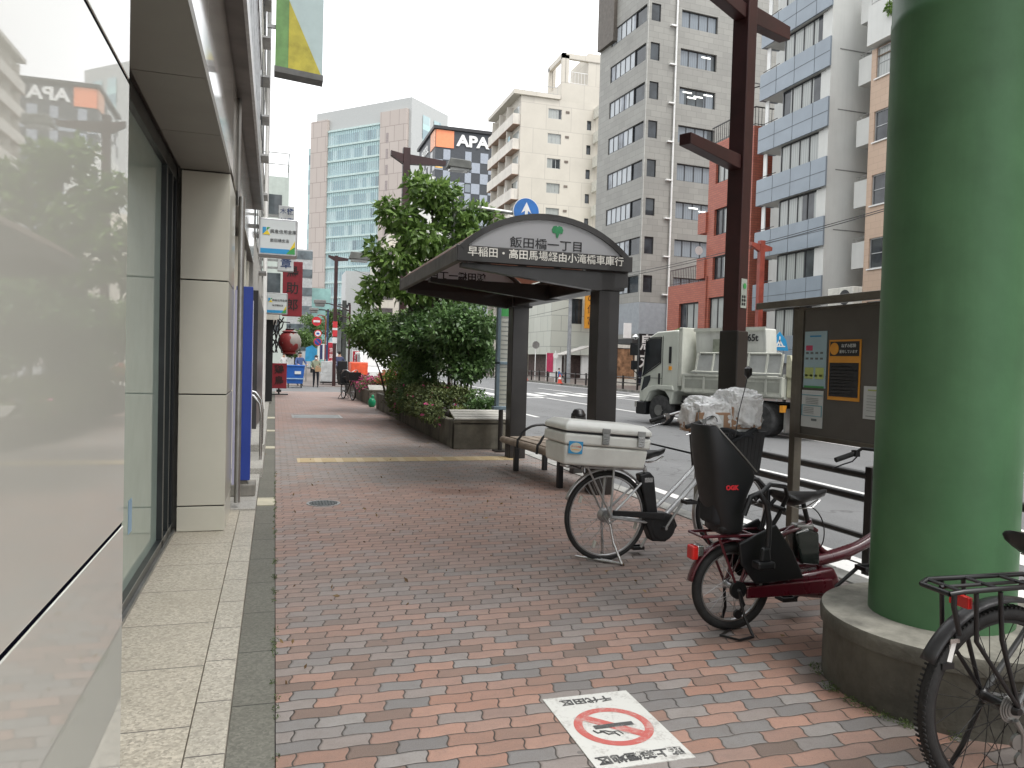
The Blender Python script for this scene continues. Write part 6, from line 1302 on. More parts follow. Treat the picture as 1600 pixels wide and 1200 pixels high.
for w_ in wl: window(tb_, (0, 0, 0), Y_, -X_, w_, .12, 1, frw, gc, .05, 1, M['white'])
for k in range(0, 6):
    zt = 3.6+2.91*k
    b = MB(); b.box(.25, 4, 15.66, 16.75, zt-.1, zt); b.box(.25, 4, 16.67, 16.75, zt, zt+1.15); b.box(.25, .33, 15.66, 16.67, zt, zt+1.15); b.build('balcony', wp, tb_); b = MB(); b.tube([(.3, 15.7, zt+1.35), (.3, 16.7, zt+1.35)], .02, 6); b.tube([(.3, 15.9, zt+1.15), (.3, 15.9, zt+1.35)], .015, 6); b.tube([(.3, 16.5, zt+1.15), (.3, 16.5, zt+1.35)], .015, 6); b.build('handrail', M['steel'], tb_)
b = MB(); b.box(-.35, 9, 3, 15.6, 16.5, 18.3); b.box(.6, 9, 3, 15.6, 16., 16.5); b.box(.8, 9, 3, 15.6, 18.3, 24); b.build('penthouse', wp, tb_); railing(tb_, [(-.25, 15.5, 18.3), (-.25, 3, 18.3)], .8, M['steel'], 1.2)
pl_ = [(-.1+.2*math.sin(i), 15.0-i*.5, 18.1, .3, .3, .4) for i in range(4)]; leaves('foliage', [(-.38, 14.2-i*.35, 17.7-.15*i, .18, .2, .3) for i in range(3)], 500, .16, LY, tb_, seed=77)
# air conditioner on a flat roof seen above the notice board
ac = thing('air_conditioner', 'white outdoor air-conditioner units above the notice board roof, across the road', 'air conditioner', (23.9, 27.6, 4.3)); b = MB(); b.box(0, .5, 0, 1.6, 0, .9); b.build('case', M['offw'], ac, bevel=.03); b = MB(); b.lathe((-.005, .5, .45), [(.33, -.01), (.33, .01)], 20, 'x'); b.build('fan', frd, ac); b = MB(); b.box(-.3, 2.3, -12, 3, -4.3, -.02); b.build('support_shed', mat('shed_dark', (.05, .05, .05), .6), ac)
# ---- beige apartment block with tower ----
bg_ = thing('apartment_building', 'cream apartment block with stacked balconies and an open roof-top frame', 'building', (26.4, 84.86, 0)); be = tiles('cream_panel_wall', (.56, .52, .45), (.52, .485, .42), 3.1, 2.85, (.38, .35, .31), jw=.03, stain=.3)
H, D = 32.1, 11; Wb = 11.5
wl = []
for k in range(10): zt = 31.1-2.86*k-.1; wl += [(3.35, zt-1.15, 5.0, zt)] if zt > 13 else []
wl2 = [(8.2, 33-2.86*k-1.1, 8.75, 33-2.86*k) for k in range(8)]
b = MB(); facade(b, (0, 0, 0), X_, 4.6+.35, 0, H, [], .2, 0, -Y_) if False else facade(b, (0, 0, 0), X_, Wb, 0, H, wl+[w_ for w_ in wl2 if w_[3] < H], .2, 0, -Y_)
b.quad((0, 0, 0), (0, D, 0), (0, D, H), (0, 0, H)); b.quad((0, 0, H), (Wb, 0, H), (Wb, D, H), (0, D, H)); b.quad((Wb, 0, 0), (Wb, 0, H), (Wb, D, H), (Wb, D, 0)); b.build('wall', be, bg_)
for w_ in wl: window(bg_, (0, 0, 0), X_, -Y_, w_, .15, 3, frw, gc, .06, 0); 
for w_ in wl2:
    if w_[3] < H: window(bg_, (0, 0, 0), X_, -Y_, w_, .15, 1, frd, gd, .06)
b = MB()
for w_ in wl: b.box(w_[2]+.5, w_[2]+.95, -.06, .01, w_[3]-.35, w_[3]-.1)
b.build('vent_hood', mat('rusty_vent', (.15, .12, .10), .7), bg_)
for k in range(9):
    zt = 31.0-2.86*k-1.0; b = MB(); b.box(-.85, -.73, .15, D, zt-1.05, zt); b.box(-.73, 0, .15, .27, zt-1.05, zt); b.box(-.85, 0, .15, D, zt-1.2, zt-1.05)
    for q in (3.2, 6.4, 9.6): b.box(-.7, 0, q, q+.12, zt-1.05, zt+1.6)
    b.build('balcony', mat('balcony_white', (.60, .56, .50), .6, var=.1, stain=.35, scale=.7), bg_)
    b = MB()
    for q in (.6, 3.6, 6.8, 10): b.box(-.012, .0, q, q+2.2, zt-.9, zt+1.1)
    b.build('balcony_door', gc, bg_)
    b = MB(); b.box(-.87, -.02, .13, D, zt-1.24, zt-1.205); b.build('soffit', mat('terracotta_soffit', (.36, .24, .18), .7), bg_)
b = MB(); b.box(-.95, 4.7, -.25, D, H, H+.45); b.build('roof_slab', be, bg_); railing(bg_, [(-1, 0, H+.45), (4.4, 0, H+.45)], .9, M['steel'], .9); 
b = MB(); b.box(4.9, 10.8, .01, 6, H+.01, 34.2)
for x in (4.9, 5.3, 10.2): b.box(x, x+.45, .0, .45, 34.2, 37.4); b.box(x, x+.45, 4.5, 4.95, 34.2, 37.4)
b.box(4.9, 10.8, 0, .45, 37, 37.6); b.box(4.9, 5.35, 0, 5, 37, 37.6); b.box(8.2, 10.8, .1, 6, 34.2, 38); b.build('roof_tower', be, bg_)
b = MB(); b.tube([(9., 2, 38), (9., 2, 40.5)], .05, 6); b.build('antenna', M['steel'], bg_)
railing(bg_, [(5.4, .2, 34.2), (8.2, .2, 34.2)], 1.4, M['white'], .35)
for k in range(9):
    zt = 31.0-2.86*k-1.0
    for q in (1.2+(k*7 % 3)*.5, 5.2, 8.3-(k % 2)*.6):
        b = MB(); b.box(-.35, -.05, q, q+.8, zt-1.0, zt-.35); b.build('air_conditioner', M['offw'], bg_)
    if k % 2: b = MB(); b.box(-.5, -.48, 2.2+k*.3, 3.3+k*.3, zt+.1, zt+.9); b.build('laundry', (M['paper'], pb_, M['white'])[k % 3], bg_)
# outside stairs, zig-zag
b = MB(); x0 = 9.3
for k in range(12):
    zt = 31.6-2.86*k; b.prism([(x0, -1.5, zt), (x0, -1.5, zt-1.2), (x0+2.6, -1.5, zt-1.2-2.0), (x0+2.6, -1.5, zt-2.0)], (0, .12, 0)); b.box(x0-.3, x0, -1.5, 0, zt-1.25, zt-.02)
b.box(x0+2.6, x0+3.4, -1.6, 0, 0, 36); b.build('outside_stair', M['offw'], bg_)
# white tiled low building
lt = thing('tiled_building', 'low white-tiled building with orange vertical sign behind the shelter posts', 'building', (26.9, 74, 0)); wt = tiles('white_square_tiles', (.52, .53, .47), (.55, .56, .50), 2.2, 1.6, (.25, .26, .24), jw=.03, stain=.2)
wl = [(2.0, 5.6, 3.4, 8.2), (2.0, 10.2, 3.4, 12.4), (8.8, 9.4, 12, 12), (8.0, 5.4, 12, 6.2)]
b = MB(); facade(b, (0, 0, 0), X_, 14, 2.4, 12.9, wl, .2, 0, -Y_); b.quad((0, 0, 2.4), (0, 10, 2.4), (0, 10, 12.9), (0, 0, 12.9)); b.quad((0, 0, 12.9), (14, 0, 12.9), (14, 10, 12.9), (0, 10, 12.9)); b.quad((0, 0, 2.4), (14, 0, 2.4), (14, 10, 2.4), (0, 10, 2.4)); b.build('wall', wt, lt)
for w_ in wl: window(lt, (0, 0, 0), X_, -Y_, w_, .15, 2, frd, gd, .07)
b = MB(); b.box(1, 14, 1, 10, 0, 2.39); b.build('ground_floor', mat('dim_ground_floor', (.09, .06, .055), .6, var=.4), lt); b = MB(); b.box(7.4, 12.5, -.04, .0, 3.4, 8.4); b.build('corrugated_panel', mat('corrugated_grey', (.26, .28, .30), .5, .3), lt)
for u in (.2, 3.6, 6.8): b = MB(); b.box(u, u+1.2, .3, .6, 0, 2.39); b.build('white_column', M['white'], lt)
os_ = thing('wall_sign', 'orange vertical sign with dark characters on the white-tiled building', 'sign', (30.9, 73.3, 5.15)); b = MB(); b.box(-.6, .6, -.2, .2, 0, 3.7); b.build('panel', M['orange'], os_, bevel=.02)
for i, ch in enumerate('の住宮'): text(ch, .95, mat('brown_print', (.12, .04, .02), .5), os_, (0, -.22, 3.05-i*1.15), (1, 0, 0), (0, 0, 1), .01)
b = MB(); b.beam((0, 0, .3), (0, .7, .3), .08); b.beam((0, 0, 3.3), (0, .7, 3.3), .08); b.build('bracket', M['steel'], os_)
ws_ = thing('wall_sign', 'white vertical sign with a red dot beside the utility pole across the road', 'sign', (32.4, 70, 3.9)); b = MB(); b.box(-.55, .55, 0, .2, 0, 2.2); b.build('panel', M['white'], ws_, bevel=.02); b = MB(); b.lathe((0, -.01, .8), [(.25, 0), (.25, .02)], 20, 'y'); b.build('red_dot', rd, ws_); b = MB(); b.box(-.05, .05, .1, .2, -3.9, 0); b.build('post', M['steel'], ws_)
# ---- checkered hotel ----
hp = thing('hotel_building', 'checkered dark and light grey hotel tower with orange sign box at its roof edge', 'hotel', (26.2, 134.2, 0)); ck = mat('charcoal_cladding', (.045, .05, .058), .5, var=.12); lk = mat('pale_grey_cladding', (.30, .33, .38), .5, var=.08)
b = MB(); b.box(0, 14, 0, 16, 0, 42); b.build('wall', ck, hp); b = MB(); b.box(-.4, 14.4, -.4, 16.4, 42.01, 42.55); b.build('roof_slab', mat('black_roof', (.02, .02, .022), .5), hp)
b = MB(); b.box(.1, 3.3, -.12, 0, 38.9, 41.9); b.build('orange_box', mat('orange_panel', (.80, .26, .12), .5, var=.05), hp); b = MB(); b.box(-.12, 0, 0, 4, 38.9, 41.9); b.build('peach_box', mat('peach_panel', (.72, .36, .22), .5), hp)
text('APA', 2.7, M['white'], hp, (6.75, -.1, 40.3), (1, 0, 0), (0, 0, 1), .2, sx=1.15, bold=.10)
text('HOTEL', 2.0, M['white'], hp, (-.1, 9.2, 40.0), (0, -1, 0), (0, 0, 1), .2, bold=.04)
cols = [0, 1.45, 2.75, 5.4, 6.6, 8.2, 9.7, 10.8, 12.4, 14]
for r in range(20):
    z1 = 38.6-1.85*r; z0 = z1-1.8
    b = MB(); any_ = False
    for c in range(9):
        if (c+r) % 2: b.box(cols[c]+.03, cols[c+1]-.03, -.06, -.001, z0, z1); any_ = True
    b.build('pale_panel', lk, hp)
    if r % 2: b = MB(); b.box(.05, 1.35, -.12, -.065, z0+.9, z0+1.15); b.box(.05, 1.35, -.12, -.065, z0+.3, z0+.5); b.build('yellow_stripe', mat('amber_slot', (.75, .45, .12), .5), hp); b = MB(); b.box(5.5, 6.5, -.075, -.062, z0+.2, z1-.2); b.build('window', go_, hp)  # plain yellow stripes on the corner column, no glow
    b = MB()
    for c in range(8):
        if (c+r) % 2: b.box(-.07, -.001, c*2+.05, c*2+1.95, z0, z1)
    b.build('white_panel', mat('hotel_white', (.50, .50, .50), .5), hp)
# ---- glass tower with brown piers ----
gw = thing('glass_tower', 'tall glass office tower between brown stone piers at the end of the street', 'tower', (32.8, 200, 0), math.atan2(-.729, .685))
# local x runs from the near corner along the wide face (away left), local y to the... building body lies on the -y side
def curtain(name, wide=True):
    m, nt, b = base_mat(name); x, y, z, vec = xyz(nt); u = x+y
    fl = (z/4.15).fract(); wn = nt.nodes.new('ShaderNodeTexWhiteNoise'); cv = nt.nodes.new('ShaderNodeCombineXYZ'); nt.links.new((u/1.5).floor().v, cv.inputs[0]); nt.links.new((z/4.15).floor().v, cv.inputs[1]); nt.links.new(cv.outputs[0], wn.inputs['Vector'])
    r = S(nt, wn.outputs[0]); big = noise(nt, vec, .07, 3)
    blind = ramp(nt, r, ((0, (.24, .33, .36)), (.45, (.36, .47, .48)), (.7, (.47, .57, .57)), (.9, (.17, .22, .25))), True)
    c = mixc(nt, fl.lt(.36), blind, (.40, .56, .55)); c = mixc(nt, big.step(.4, .65)*.35, c, (.42, .56, .60))
    b.inputs['Roughness'].default_value = .08; nt.links.new(c, b.inputs['Base Color']); return m
cw = curtain('curtain_wall_glass'); bs = tiles('brown_stone_pier', (.44, .385, .35), (.42, .365, .33), 3.0, 4.15, (.22, .18, .16), jw=.07, stain=.1); cg = mat('crown_grey', (.40, .41, .40), .5, var=.04)  # tower colours lightened to stand in for distance haze
b = MB(); b.box(9.4, 28.2, -.6, 14, 0, 63.5); b.build('curtain_wall', cw, gw); b = MB()
for k in range(16): b.box(9.3, 28.2, -.95, -.61, 1+4.15*k, 1.5+4.15*k)
b.build('sunshade', mat('pale_green_fin', (.45, .56, .54), .4), gw); b = MB()
for k in range(26): b.box(9.6+k*.74, 9.68+k*.74, -.75, -.61, 0, 63.5)
b.build('mullion', mat('aqua_mullion', (.40, .50, .51), .4), gw)
b = MB(); b.box(.8, 9.5, -1.3, 12, 0, 66.2); b.box(28.2, 34.2, -1.3, 12, 0, 66.8); b.build('pier', bs, gw)
b = MB()
for k in range(14): b.box(6.6, 7.4, -1.34, -1.301, 4+4.15*k, 6.6+4.15*k)
b.build('pier_window', mat('pier_slot', (.28, .24, .23), .5), gw)
b = MB(); b.box(0, 33, -.3, 16.2, 60, 69.2); b.build('crown', cg, gw); b = MB(); b.box(34.2, 36.2, 0, 12, 0, 60); b.build('side_wing', cw, gw); b = MB(); b.box(-.1, .8, -.3, 16.4, 0, 60); b.box(0, 9.4, 12.1, 16.2, 0, 60); b.build('end_wall', cg, gw)
b = MB()
for q in (4.5, 9.5): b.box(-.16, -.11, q, q+3.2, 0, 66)
b.build('end_glazing', cw, gw)
for ch in gw.children: ch.data.transform(Matrix.Scale(-1, 4, (1, 0, 0))); ch.data.flip_normals()
# mid-distance blocks seen between the tower and the tree
fb2 = thing('apartment_building', 'beige block with dark balconies seen between the tower and the tree', 'building', (13.4, 108, 0)); b = MB(); b.box(0, 9, 0, 9, 0, 17.2); b.box(1.6, 7, 1, 8, 17.2, 19); b.build('wall', be, fb2); b = MB()
for k in range(6): b.box(.05, 2.2, -.06, .0, 1.6+k*2.7, 3.1+k*2.7); b.box(3.1, 4.2, -.06, 0, 1.8+k*2.7, 3.+k*2.7)
b.parts('window', glass('brown_glass', (.09, .08, .08), .1), fb2)
fb3 = thing('apartment_building', 'narrow white block with many small windows rising beside the hotel', 'building', (20.4, 118, 0)); b = MB(); b.box(0, 6.5, 0, 10, 0, 27.2); b.box(1, 3, 1, 4, 27.2, 30); b.build('wall', wp, fb3); b = MB()
for k in range(9):
    for q in (.6, 2.4, 4.4): b.box(q, q+1, -.06, 0, 2.2+k*2.8, 3.6+k*2.8)
    b.box(-.06, 0, 1, 3, 2.2+k*2.8, 3.6+k*2.8)
b.parts('window', gd, fb3)
fb4 = thing('office_building', 'far pale office block behind the tall tree', 'building', (12.6, 150, 0)); b = MB(); b.box(0, 14, 0, 9, 0, 18); b.build('wall', cg, fb4)
# behind the camera / reflected row on the near right
rw_ = thing('apartment_building', 'brown-tiled block further right across the road, beside the frame', 'building', (26.2, -30, 0)); b = MB(); b.box(0, 10, 0, 43.8, 0, 22); b.build('wall', tn, rw_); b = MB()
for k in range(7):
    for q in range(12): b.box(-.05, 0, 1+q*3.5, 3+q*3.5, 2+k*2.9, 3.7+k*2.9)
b.parts('window', gc, rw_)

# =============== far kerbside things ===============
fr = thing('guard_rail', 'white and brown far guard rail along the opposite pavement', 'guard rail', (20.9, 0, 0)); b = MB()
for y in np.arange(24, 80, 2.): b.box(-.05, .05, y-.05, y+.05, 0, .85)
b.build('post', M['brown'], fr); 
for zz in (.4, .75): b = MB(); b.tube([(0, 24, zz), (0, 80, zz)], .035, 6); b.build('bar', M['brown'], fr)
t = thing('utility_pole', 'tall grey utility pole with wires across the road behind the shelter', 'utility pole', (21.9, 56, 0)); b = MB(); b.tube([(0, 0, 0), (0, 0, 9.2)], [.17, .12], 12); b.build('pole', mat('concrete_pole', (.25, .26, .27), .7), t); b = MB(); b.box(-.3, .3, -.3, .3, 6.6, 7.8); b.box(-.8, .8, -.06, .06, 8.2, 8.32); b.build('transformer', M['steel'], t, bevel=.05)
w1 = MB()
for dz, q in ((8.2, 0), (7.4, .6), (5.9, .3)): w1.tube(bez((0, 0, dz), (-.3, 12, dz-.5), (-.3, 30, dz-.5), (-.2, 60, dz+.4)), .02, 4)
for zz, x_ in ((8.0, .5), (7.6, -.5)): w1.tube(bez((x_, 0, zz), (x_, -12, zz-.7), (x_, -24, zz-.6), (x_-.5, -40, zz)), .02, 4)
w1.tube(bez((0, 0, 6.6), (-4, 1, 5.9), (-12, -3, 5.7), (-18, -14, 6.2)), .015, 4)
w1.build('wire', M['blackm'], t)
for i, (x, y, z_, lab) in enumerate(((21.3, 62.3, 3.0, 'small round sign seen edge-on left of the utility pole across the road'), (21.6, 58.2, 2.1, 'slim sign on a pole in front of the white-tiled building'))):
    t = thing('road_sign', lab, 'road sign', (x, y, 0)); b = MB(); b.tube([(0, 0, 0), (0, 0, z_+.4)], .04, 6); b.build('pole', M['white'], t); b = MB(); disc(b, (0, -.05, z_), .32 if i == 0 else .22); b.build('plate', M['steel'] if i == 0 else M['white'], t)
t = thing('awning', 'small grey lean-to awning at the far pavement', 'awning', (23.5, 57.6, 2.15)); b = MB(); b.prism([(-1.4, 0, .0), (-1.4, 0, .07), (1.1, 0, .85), (1.1, 0, .75)], (0, 2.2, 0)); b.build('cloth', mat('awning_grey', (.42, .40, .37), .7), t); b = MB(); b.box(-1.3, -1.2, .1, .2, -2.15, 0); b.box(.9, 1., .1, .2, -2.15, .7); b.build('leg', M['steel'], t)
t = thing('vending_machine', 'white drinks vending machine beside the awning on the far pavement', 'vending machine', (24.4, 55.2, 0)); b = MB(); b.box(-.55, .55, 0, .7, .05, 1.9); b.build('body', M['white'], t, bevel=.03); b = MB(); b.box(-.45, .45, -.015, 0, .95, 1.75); b.build('display', mat('vend_glass', (.10, .16, .15), .2), t)
for r in range(3): b = MB(); [b.box(-.4+k*.13, -.33+k*.13, -.03, -.016, 1.02+r*.24, 1.18+r*.24) for k in range(6)]; b.build('can_row', (M['grn'], M['paper'], M['skyb'])[r], t)
b = MB(); b.box(-.5, .5, -.02, 0, 1.77, 1.87); b.build('header', M['grn'], t)
t = thing('vending_machine', 'second white vending machine right of the first, nearer the grey office', 'vending machine', (25.7, 55.0, 0)); b = MB(); b.box(-.5, .5, 0, .7, .05, 1.9); b.build('body', M['white'], t, bevel=.03); b = MB(); b.box(-.4, .4, -.015, 0, .95, 1.75); b.build('display', bpy.data.materials['vend_glass'], t)
t = thing('banner_flag', 'pink and red banner flag on the far pavement under the orange sign', 'flag', (22.2, 62, 0)); b = MB(); b.tube([(0, 0, 0), (0, 0, 2.4)], .03, 6); b.build('pole', M['white'], t); b = MB(); b.box(.02, .62, -.01, .01, .7, 2.35); b.build('cloth', pk, t)
cone_m = mat('cone_red', (.60, .06, .03), .5)
def cone(x, y, lab):
    t = thing('traffic_cone', lab, 'traffic cone', (x, y, 0), 0, 'traffic cones on the far pavement'); b = MB(); b.lathe((0, 0, 0), [(.16, .03), (.03, .7)], 14); b.build('body', cone_m, t, smooth=40); b = MB(); b.box(-.19, .19, -.19, .19, 0, .03); b.build('base', cone_m, t)
    b = MB(); b.lathe((0, 0, .32), [(.118, 0), (.09, .14)], 14, cap=False); b.build('band', M['white'], t)
cone(20.1, 66, 'orange traffic cone furthest along the opposite kerb'); cone(20.2, 63.5, 'orange traffic cone second along the opposite kerb'); cone(20.3, 53.6, 'orange traffic cone right of the crouching worker across the road'); cone(20.0, 60.8, 'orange traffic cone in front of the pink flag')
person('worker in blue crouched by the cones on the opposite pavement', (20.6, 54.6, -.25), R_(60), 1.35, mat('worker_blue', (.05, .15, .35), .9), mat('worker_trousers', (.03, .03, .04), .9), 'push')
t = thing('lit_sign', 'yellow lit box sign at the shop door left of the truck cab', 'sign', (20.95, 39.9, .9)); b = MB(); b.box(-.25, .25, -.15, .15, 0, 1.25); b.build('panel', emit('warm_sign', (1., .62, .16), .8), t, bevel=.02); b = MB(); b.box(-.2, .2, -.1, .1, -.9, 0); b.build('foot', M['conc'], t)
t = thing('shop_sign', 'black shop sign board with large white characters above the shop beside the truck', 'sign', (23.4, 46, 1.1)); b = MB(); b.box(-.5, .6, -.1, .1, 0, 2.5); b.build('panel', M['black'], t, bevel=.02); text('鳥', 1.1, M['white'], t, (.05, -.12, 1.85), (1, 0, 0), (0, 0, 1), .01, bold=.02); text('丸', 1.1, M['white'], t, (.05, -.12, .7), (1, 0, 0), (0, 0, 1), .01, bold=.02); b = MB(); b.box(-.1, .1, -.05, .05, -1.1, 0); b.build('post', M['blackm'], t)
t = thing('shopfront', 'warm lit shop window under the grey office across the road', 'shop', (26.0, 51.8, 0)); b = MB(); b.box(-2.2, -.4, 0, .4, .5, 2.7); b.build('display_window', mat('wood_shop', (.28, .16, .09), .4, var=.5, scale=2.5), t); b = MB(); b.box(-2.4, -.2, -.05, .5, 2.75, 3.0); b.box(-.5, -.35, -.05, .4, .4, 2.75); b.box(-2.3, -2.2, -.05, .4, .4, 2.75); b.box(-2.3, -.3, -.05, .4, .0, .48); b.build('frame', M['offw'], t); b = MB(); b.box(-.2, 2.5, 0, .5, 0, 3.0); b.build('dark_bay', mat('navy_bay', (.012, .016, .03), .3), t)
b = MB(); b.box(-1.5, -.9, -.1, 0, 3.5, 4.6); b.build('lamp_sign', M['white'], t)
t = thing('tree', 'small street tree left of the truck cab across the road', 'tree', (20.9, 36.5, 0)); leaves('foliage', mass(0, 0, 2.6, .6, .6, .7, 9, 88, .35), 1800, .16, LM, t, seed=88); b = MB(); b.tube([(0, 0, 0), (0, 0, 2.4)], [.06, .03], 6); b.build('trunk', M['bark'], t)
t = thing('road_sign', 'small blue sign board with white mark on the balcony side lamp post', 'road sign', (20.45, 27.9, 0)); b = MB(); b.tube([(0, 0, 0), (0, 0, 3.1)], .04, 6); b.build('pole', M['steel'], t); b = MB(); b.prism([(-.45, -.05, 2.3), (.45, -.05, 2.3), (.32, -.05, 2.75), (0, -.05, 3.1), (-.32, -.05, 2.75)], (0, .03, 0)); b.build('plate', M['skyb'], t); b = MB(); b.box(-.28, .28, -.062, -.052, 2.45, 2.5); b.box(-.03, .03, -.062, -.052, 2.5, 2.9); b.prism([(-.2, -.062, 2.5), (0, -.062, 2.78), (.2, -.062, 2.5), (.12, -.062, 2.5), (0, -.062, 2.66), (-.12, -.062, 2.5)], (0, .01, 0)); b.build('mark', M['white'], t)
def car(name, label, cat, loc, rz, L_, W_, H_, col, van=False):
    t = thing(name, label, cat, loc, rz); hw = W_/2
    if van: prof = [(0, .28), (0, .85), (.12, 1.0), (.55, 1.1), (1.0, H_-.05), (1.3, H_), (L_-.15, H_), (L_, H_-.15), (L_, .28)]
    else: prof = [(0, .28), (0, .72), (.2, .82), (1.1, .92), (1.8, H_-.05), (2.2, H_), (L_-1.1, H_-.03), (L_-.3, .98), (L_, .92), (L_, .28)]
    b = MB(); b.prism([(-hw, x, z) for x, z in prof], (W_, 0, 0)); b.build('body', col, t, bevel=.05, seg=3, smooth=35)
    b = MB(); a, c = (prof[3], prof[4]); b.add([(-hw+.1, a[0]+.03-.035, a[1]+.06), (hw-.1, a[0]+.03-.035, a[1]+.06), (hw-.14, c[0]-.06-.02, c[1]-.06), (-hw+.14, c[0]-.06-.02, c[1]-.06)], [(0, 1, 2, 3)]); b.build('windscreen', gd, t)
    b = MB(); b.box(-hw-.004, hw+.004, (1.15 if van else 1.9), L_-(.4 if van else 1.2), H_-.62 if van else .98, H_-.14); b.build('side_window', gd, t)
    b = MB(); b.box(-hw+.1, hw-.1, L_, L_+.01, H_-.7, H_-.2) if van else b.box(-.5, .5, -.01, 0, .4, .6); b.build('rear_window', gd, t)
    for sx in (-1, 1):
        for y in (.75, L_-.75): b = MB(); b.lathe((sx*(hw-.09), y, .31), [(.31, -.1), (.31, .1)], 20, 'x'); wh = b.build('wheel', M['rubber'], t, bevel=.02); b = MB(); b.lathe((sx*(hw-.09), y, .31), [(.19, -.105), (.19, .105)], 14, 'x'); b.build('rim', M['alu'], wh)
        b = MB(); b.box(sx*hw-.22*(sx > 0), sx*hw+.22*(sx < 0), L_-.02, L_+.015, .75, 1.0); b.build('tail_light', M['red'], t); b = MB(); b.box(sx*(hw-.3)-.14, sx*(hw-.3)+.14, -.02, .03, .62, .8); b.build('headlight', M['chrome'], t)
    return t
car('parked_van', 'white van stopped facing the camera beyond the second planter', 'van', (5.55, 44, -.12), 0, 4.2, 1.7, 1.95, M['white'], True)
t = thing('delivery_scooter', 'scooter with an orange-red carrier box beside the pink flowers', 'scooter', (3.95, 38.6, 0), R_(8)); b = MB(); b.box(-.42, .42, -.3, .35, .62, 1.28); b.build('carrier_box', mat('box_orange_red', (.70, .09, .03), .4, coat=.2), t, bevel=.06, seg=3); b = MB(); b.box(-.15, .15, -.4, .9, .35, .62); b.prism([(-.2, .9, .3), (.2, .9, .3), (.22, .95, .95), (-.22, .95, .95)], (0, .06, 0)); b.build('body', rd, t, bevel=.04)
for y in (-.35, 1.05): b = MB(); b.torus((0, y, .23), .18, .055, 28, 8, axis='x'); b.lathe((0, y, .23), [(.11, -.03), (.11, .03)], 14, 'x'); b.build('wheel', M['rubber'], t, smooth=50)
b = MB(); b.tube([(-.3, .85, 1.05), (0, .95, 1.08), (.3, .85, 1.05)], .015, 6); b.tube([(0, .95, 1.06), (0, 1.05, .25)], .03, 6); b.build('handlebar', M['blackm'], t)
pc = leaf_mat('x', (0, 0, 0), (0, 0, 0)) if False else None
b = MB(); b.torus((0, .1, .45), .3, .025, 24, 6, axis='x'); 

# =============== truck ===============
tk = thing('dump_truck', 'pale green-white dump truck with hoist hopper driving away on the road', 'truck', (10.09, 18.93, -.12), R_(17)); CWm = mat('truck_white_green', (.56, .585, .52), .35, var=.07, scale=1.2, coat=.35, stain=.2); BD = mat('truck_body_dirty', (.50, .51, .45), .5, var=.14, scale=1.6, stain=.55)
W2 = 2.05   # local: y forward, x = 0 near side, +x far side
prof = [(.78, .62), (.80, .80), (.74, 1.25), (.60, 2.15), (.45, 2.42), (.15, 2.56), (-.62, 2.60), (-.66, 2.5), (-.66, .95), (-.52, .93), (-.45, .62), (-.38, .58), (-.36, .75), (-.2, .93), (.1, .98), (.35, .88), (.47, .62)]
b = MB(); b.prism([(0, y, z) for y, z in prof], (W2, 0, 0)); b.build('cab', CWm, tk, bevel=.05, seg=3, smooth=38)
b = MB(); b.prism([(-.012, .655, 1.36), (-.012, .60, 1.52), (-.012, .53, 2.30), (-.012, .42, 2.36), (-.012, .0, 2.38), (-.012, .0, 1.72), (-.012, .3, 1.56)], (.02, 0, 0)); b.build('side_window', gd, tk)
b = MB(); b.tube([(-.015, .66, 1.33), (-.015, .60, 1.52), (-.015, .54, 2.33), (-.015, .42, 2.39), (-.015, -.03, 2.41), (-.015, -.03, 1.70), (-.015, .3, 1.52)], .018, 6, closed=True); b.build('window_seal', M['black'], tk)
b = MB(); b.prism([(-.012, .70, .92), (-.012, .60, 1.30), (-.012, .36, 1.36), (-.012, .36, 1.22), (-.012, .52, .98)], (.02, 0, 0)); b.build('safety_window', gd, tk)
b = MB(); b.box(-.03, .0, -.02, .04, 1.12, 1.42); b.box(-.03, 0, -.42, -.34, 1.7, 2.15); b.build('door_handle', M['black'], tk, bevel=.01); b = MB(); b.box(-.03, 0, -.44, -.35, 1.52, 1.62); b.build('indicator', M['orange'], tk)
b = MB(); b.box(-.008, -.001, -.10, -.085, 1.0, 2.45); b.box(-.008, -.001, -.085, .55, 1.28, 1.29); b.build('door_gap', M['ink'], tk)
b = MB(); b.prism([(-.04, .60, .95), (-.04, .48, 1.03), (-.04, .1, 1.10), (-.04, -.5, 1.10), (-.04, -.55, .98), (-.04, .05, .98), (-.04, .35, .9), (-.04, .5, .66), (-.04, .6, .60)], (.3, 0, 0)); b.build('wheel_arch', CWm, tk, bevel=.02)
b = MB(); b.box(-.03, W2+.03, .50, .90, .25, .62); b.build('bumper', M['black'], tk, bevel=.05, seg=3); b = MB(); b.box(-.04, .3, .83, .915, .45, .60); b.build('headlight', M['chrome'], tk)
b = MB(); b.prism([(.0, -.66, 2.55), (W2, -.66, 2.55), (W2, -.66, 2.63), (0, -.66, 2.63)], (0, -.12, 0)); b.box(0, W2, -.80, -.66, 1.1, 2.66); b.build('head_board', BD, tk, bevel=.02)
b = MB(); b.tube([(-.02, .58, 2.25), (-.25, .78, 2.18), (-.25, .80, 1.5)], .015, 6); b.box(-.36, -.12, .76, .83, 1.9, 2.25); b.box(-.3, -.1, .78, .84, 1.5, 1.75); b.tube([(-.25, .80, 1.5), (-.02, .68, 1.25)], .014, 6); b.build('mirror', M['black'], tk, bevel=.01)
b = MB(); b.lathe((-.15, .84, 2.42), [(.02, -.08), (.1, 0), (.02, .08)], 14); b.build('round_mirror', M['chrome'], tk)
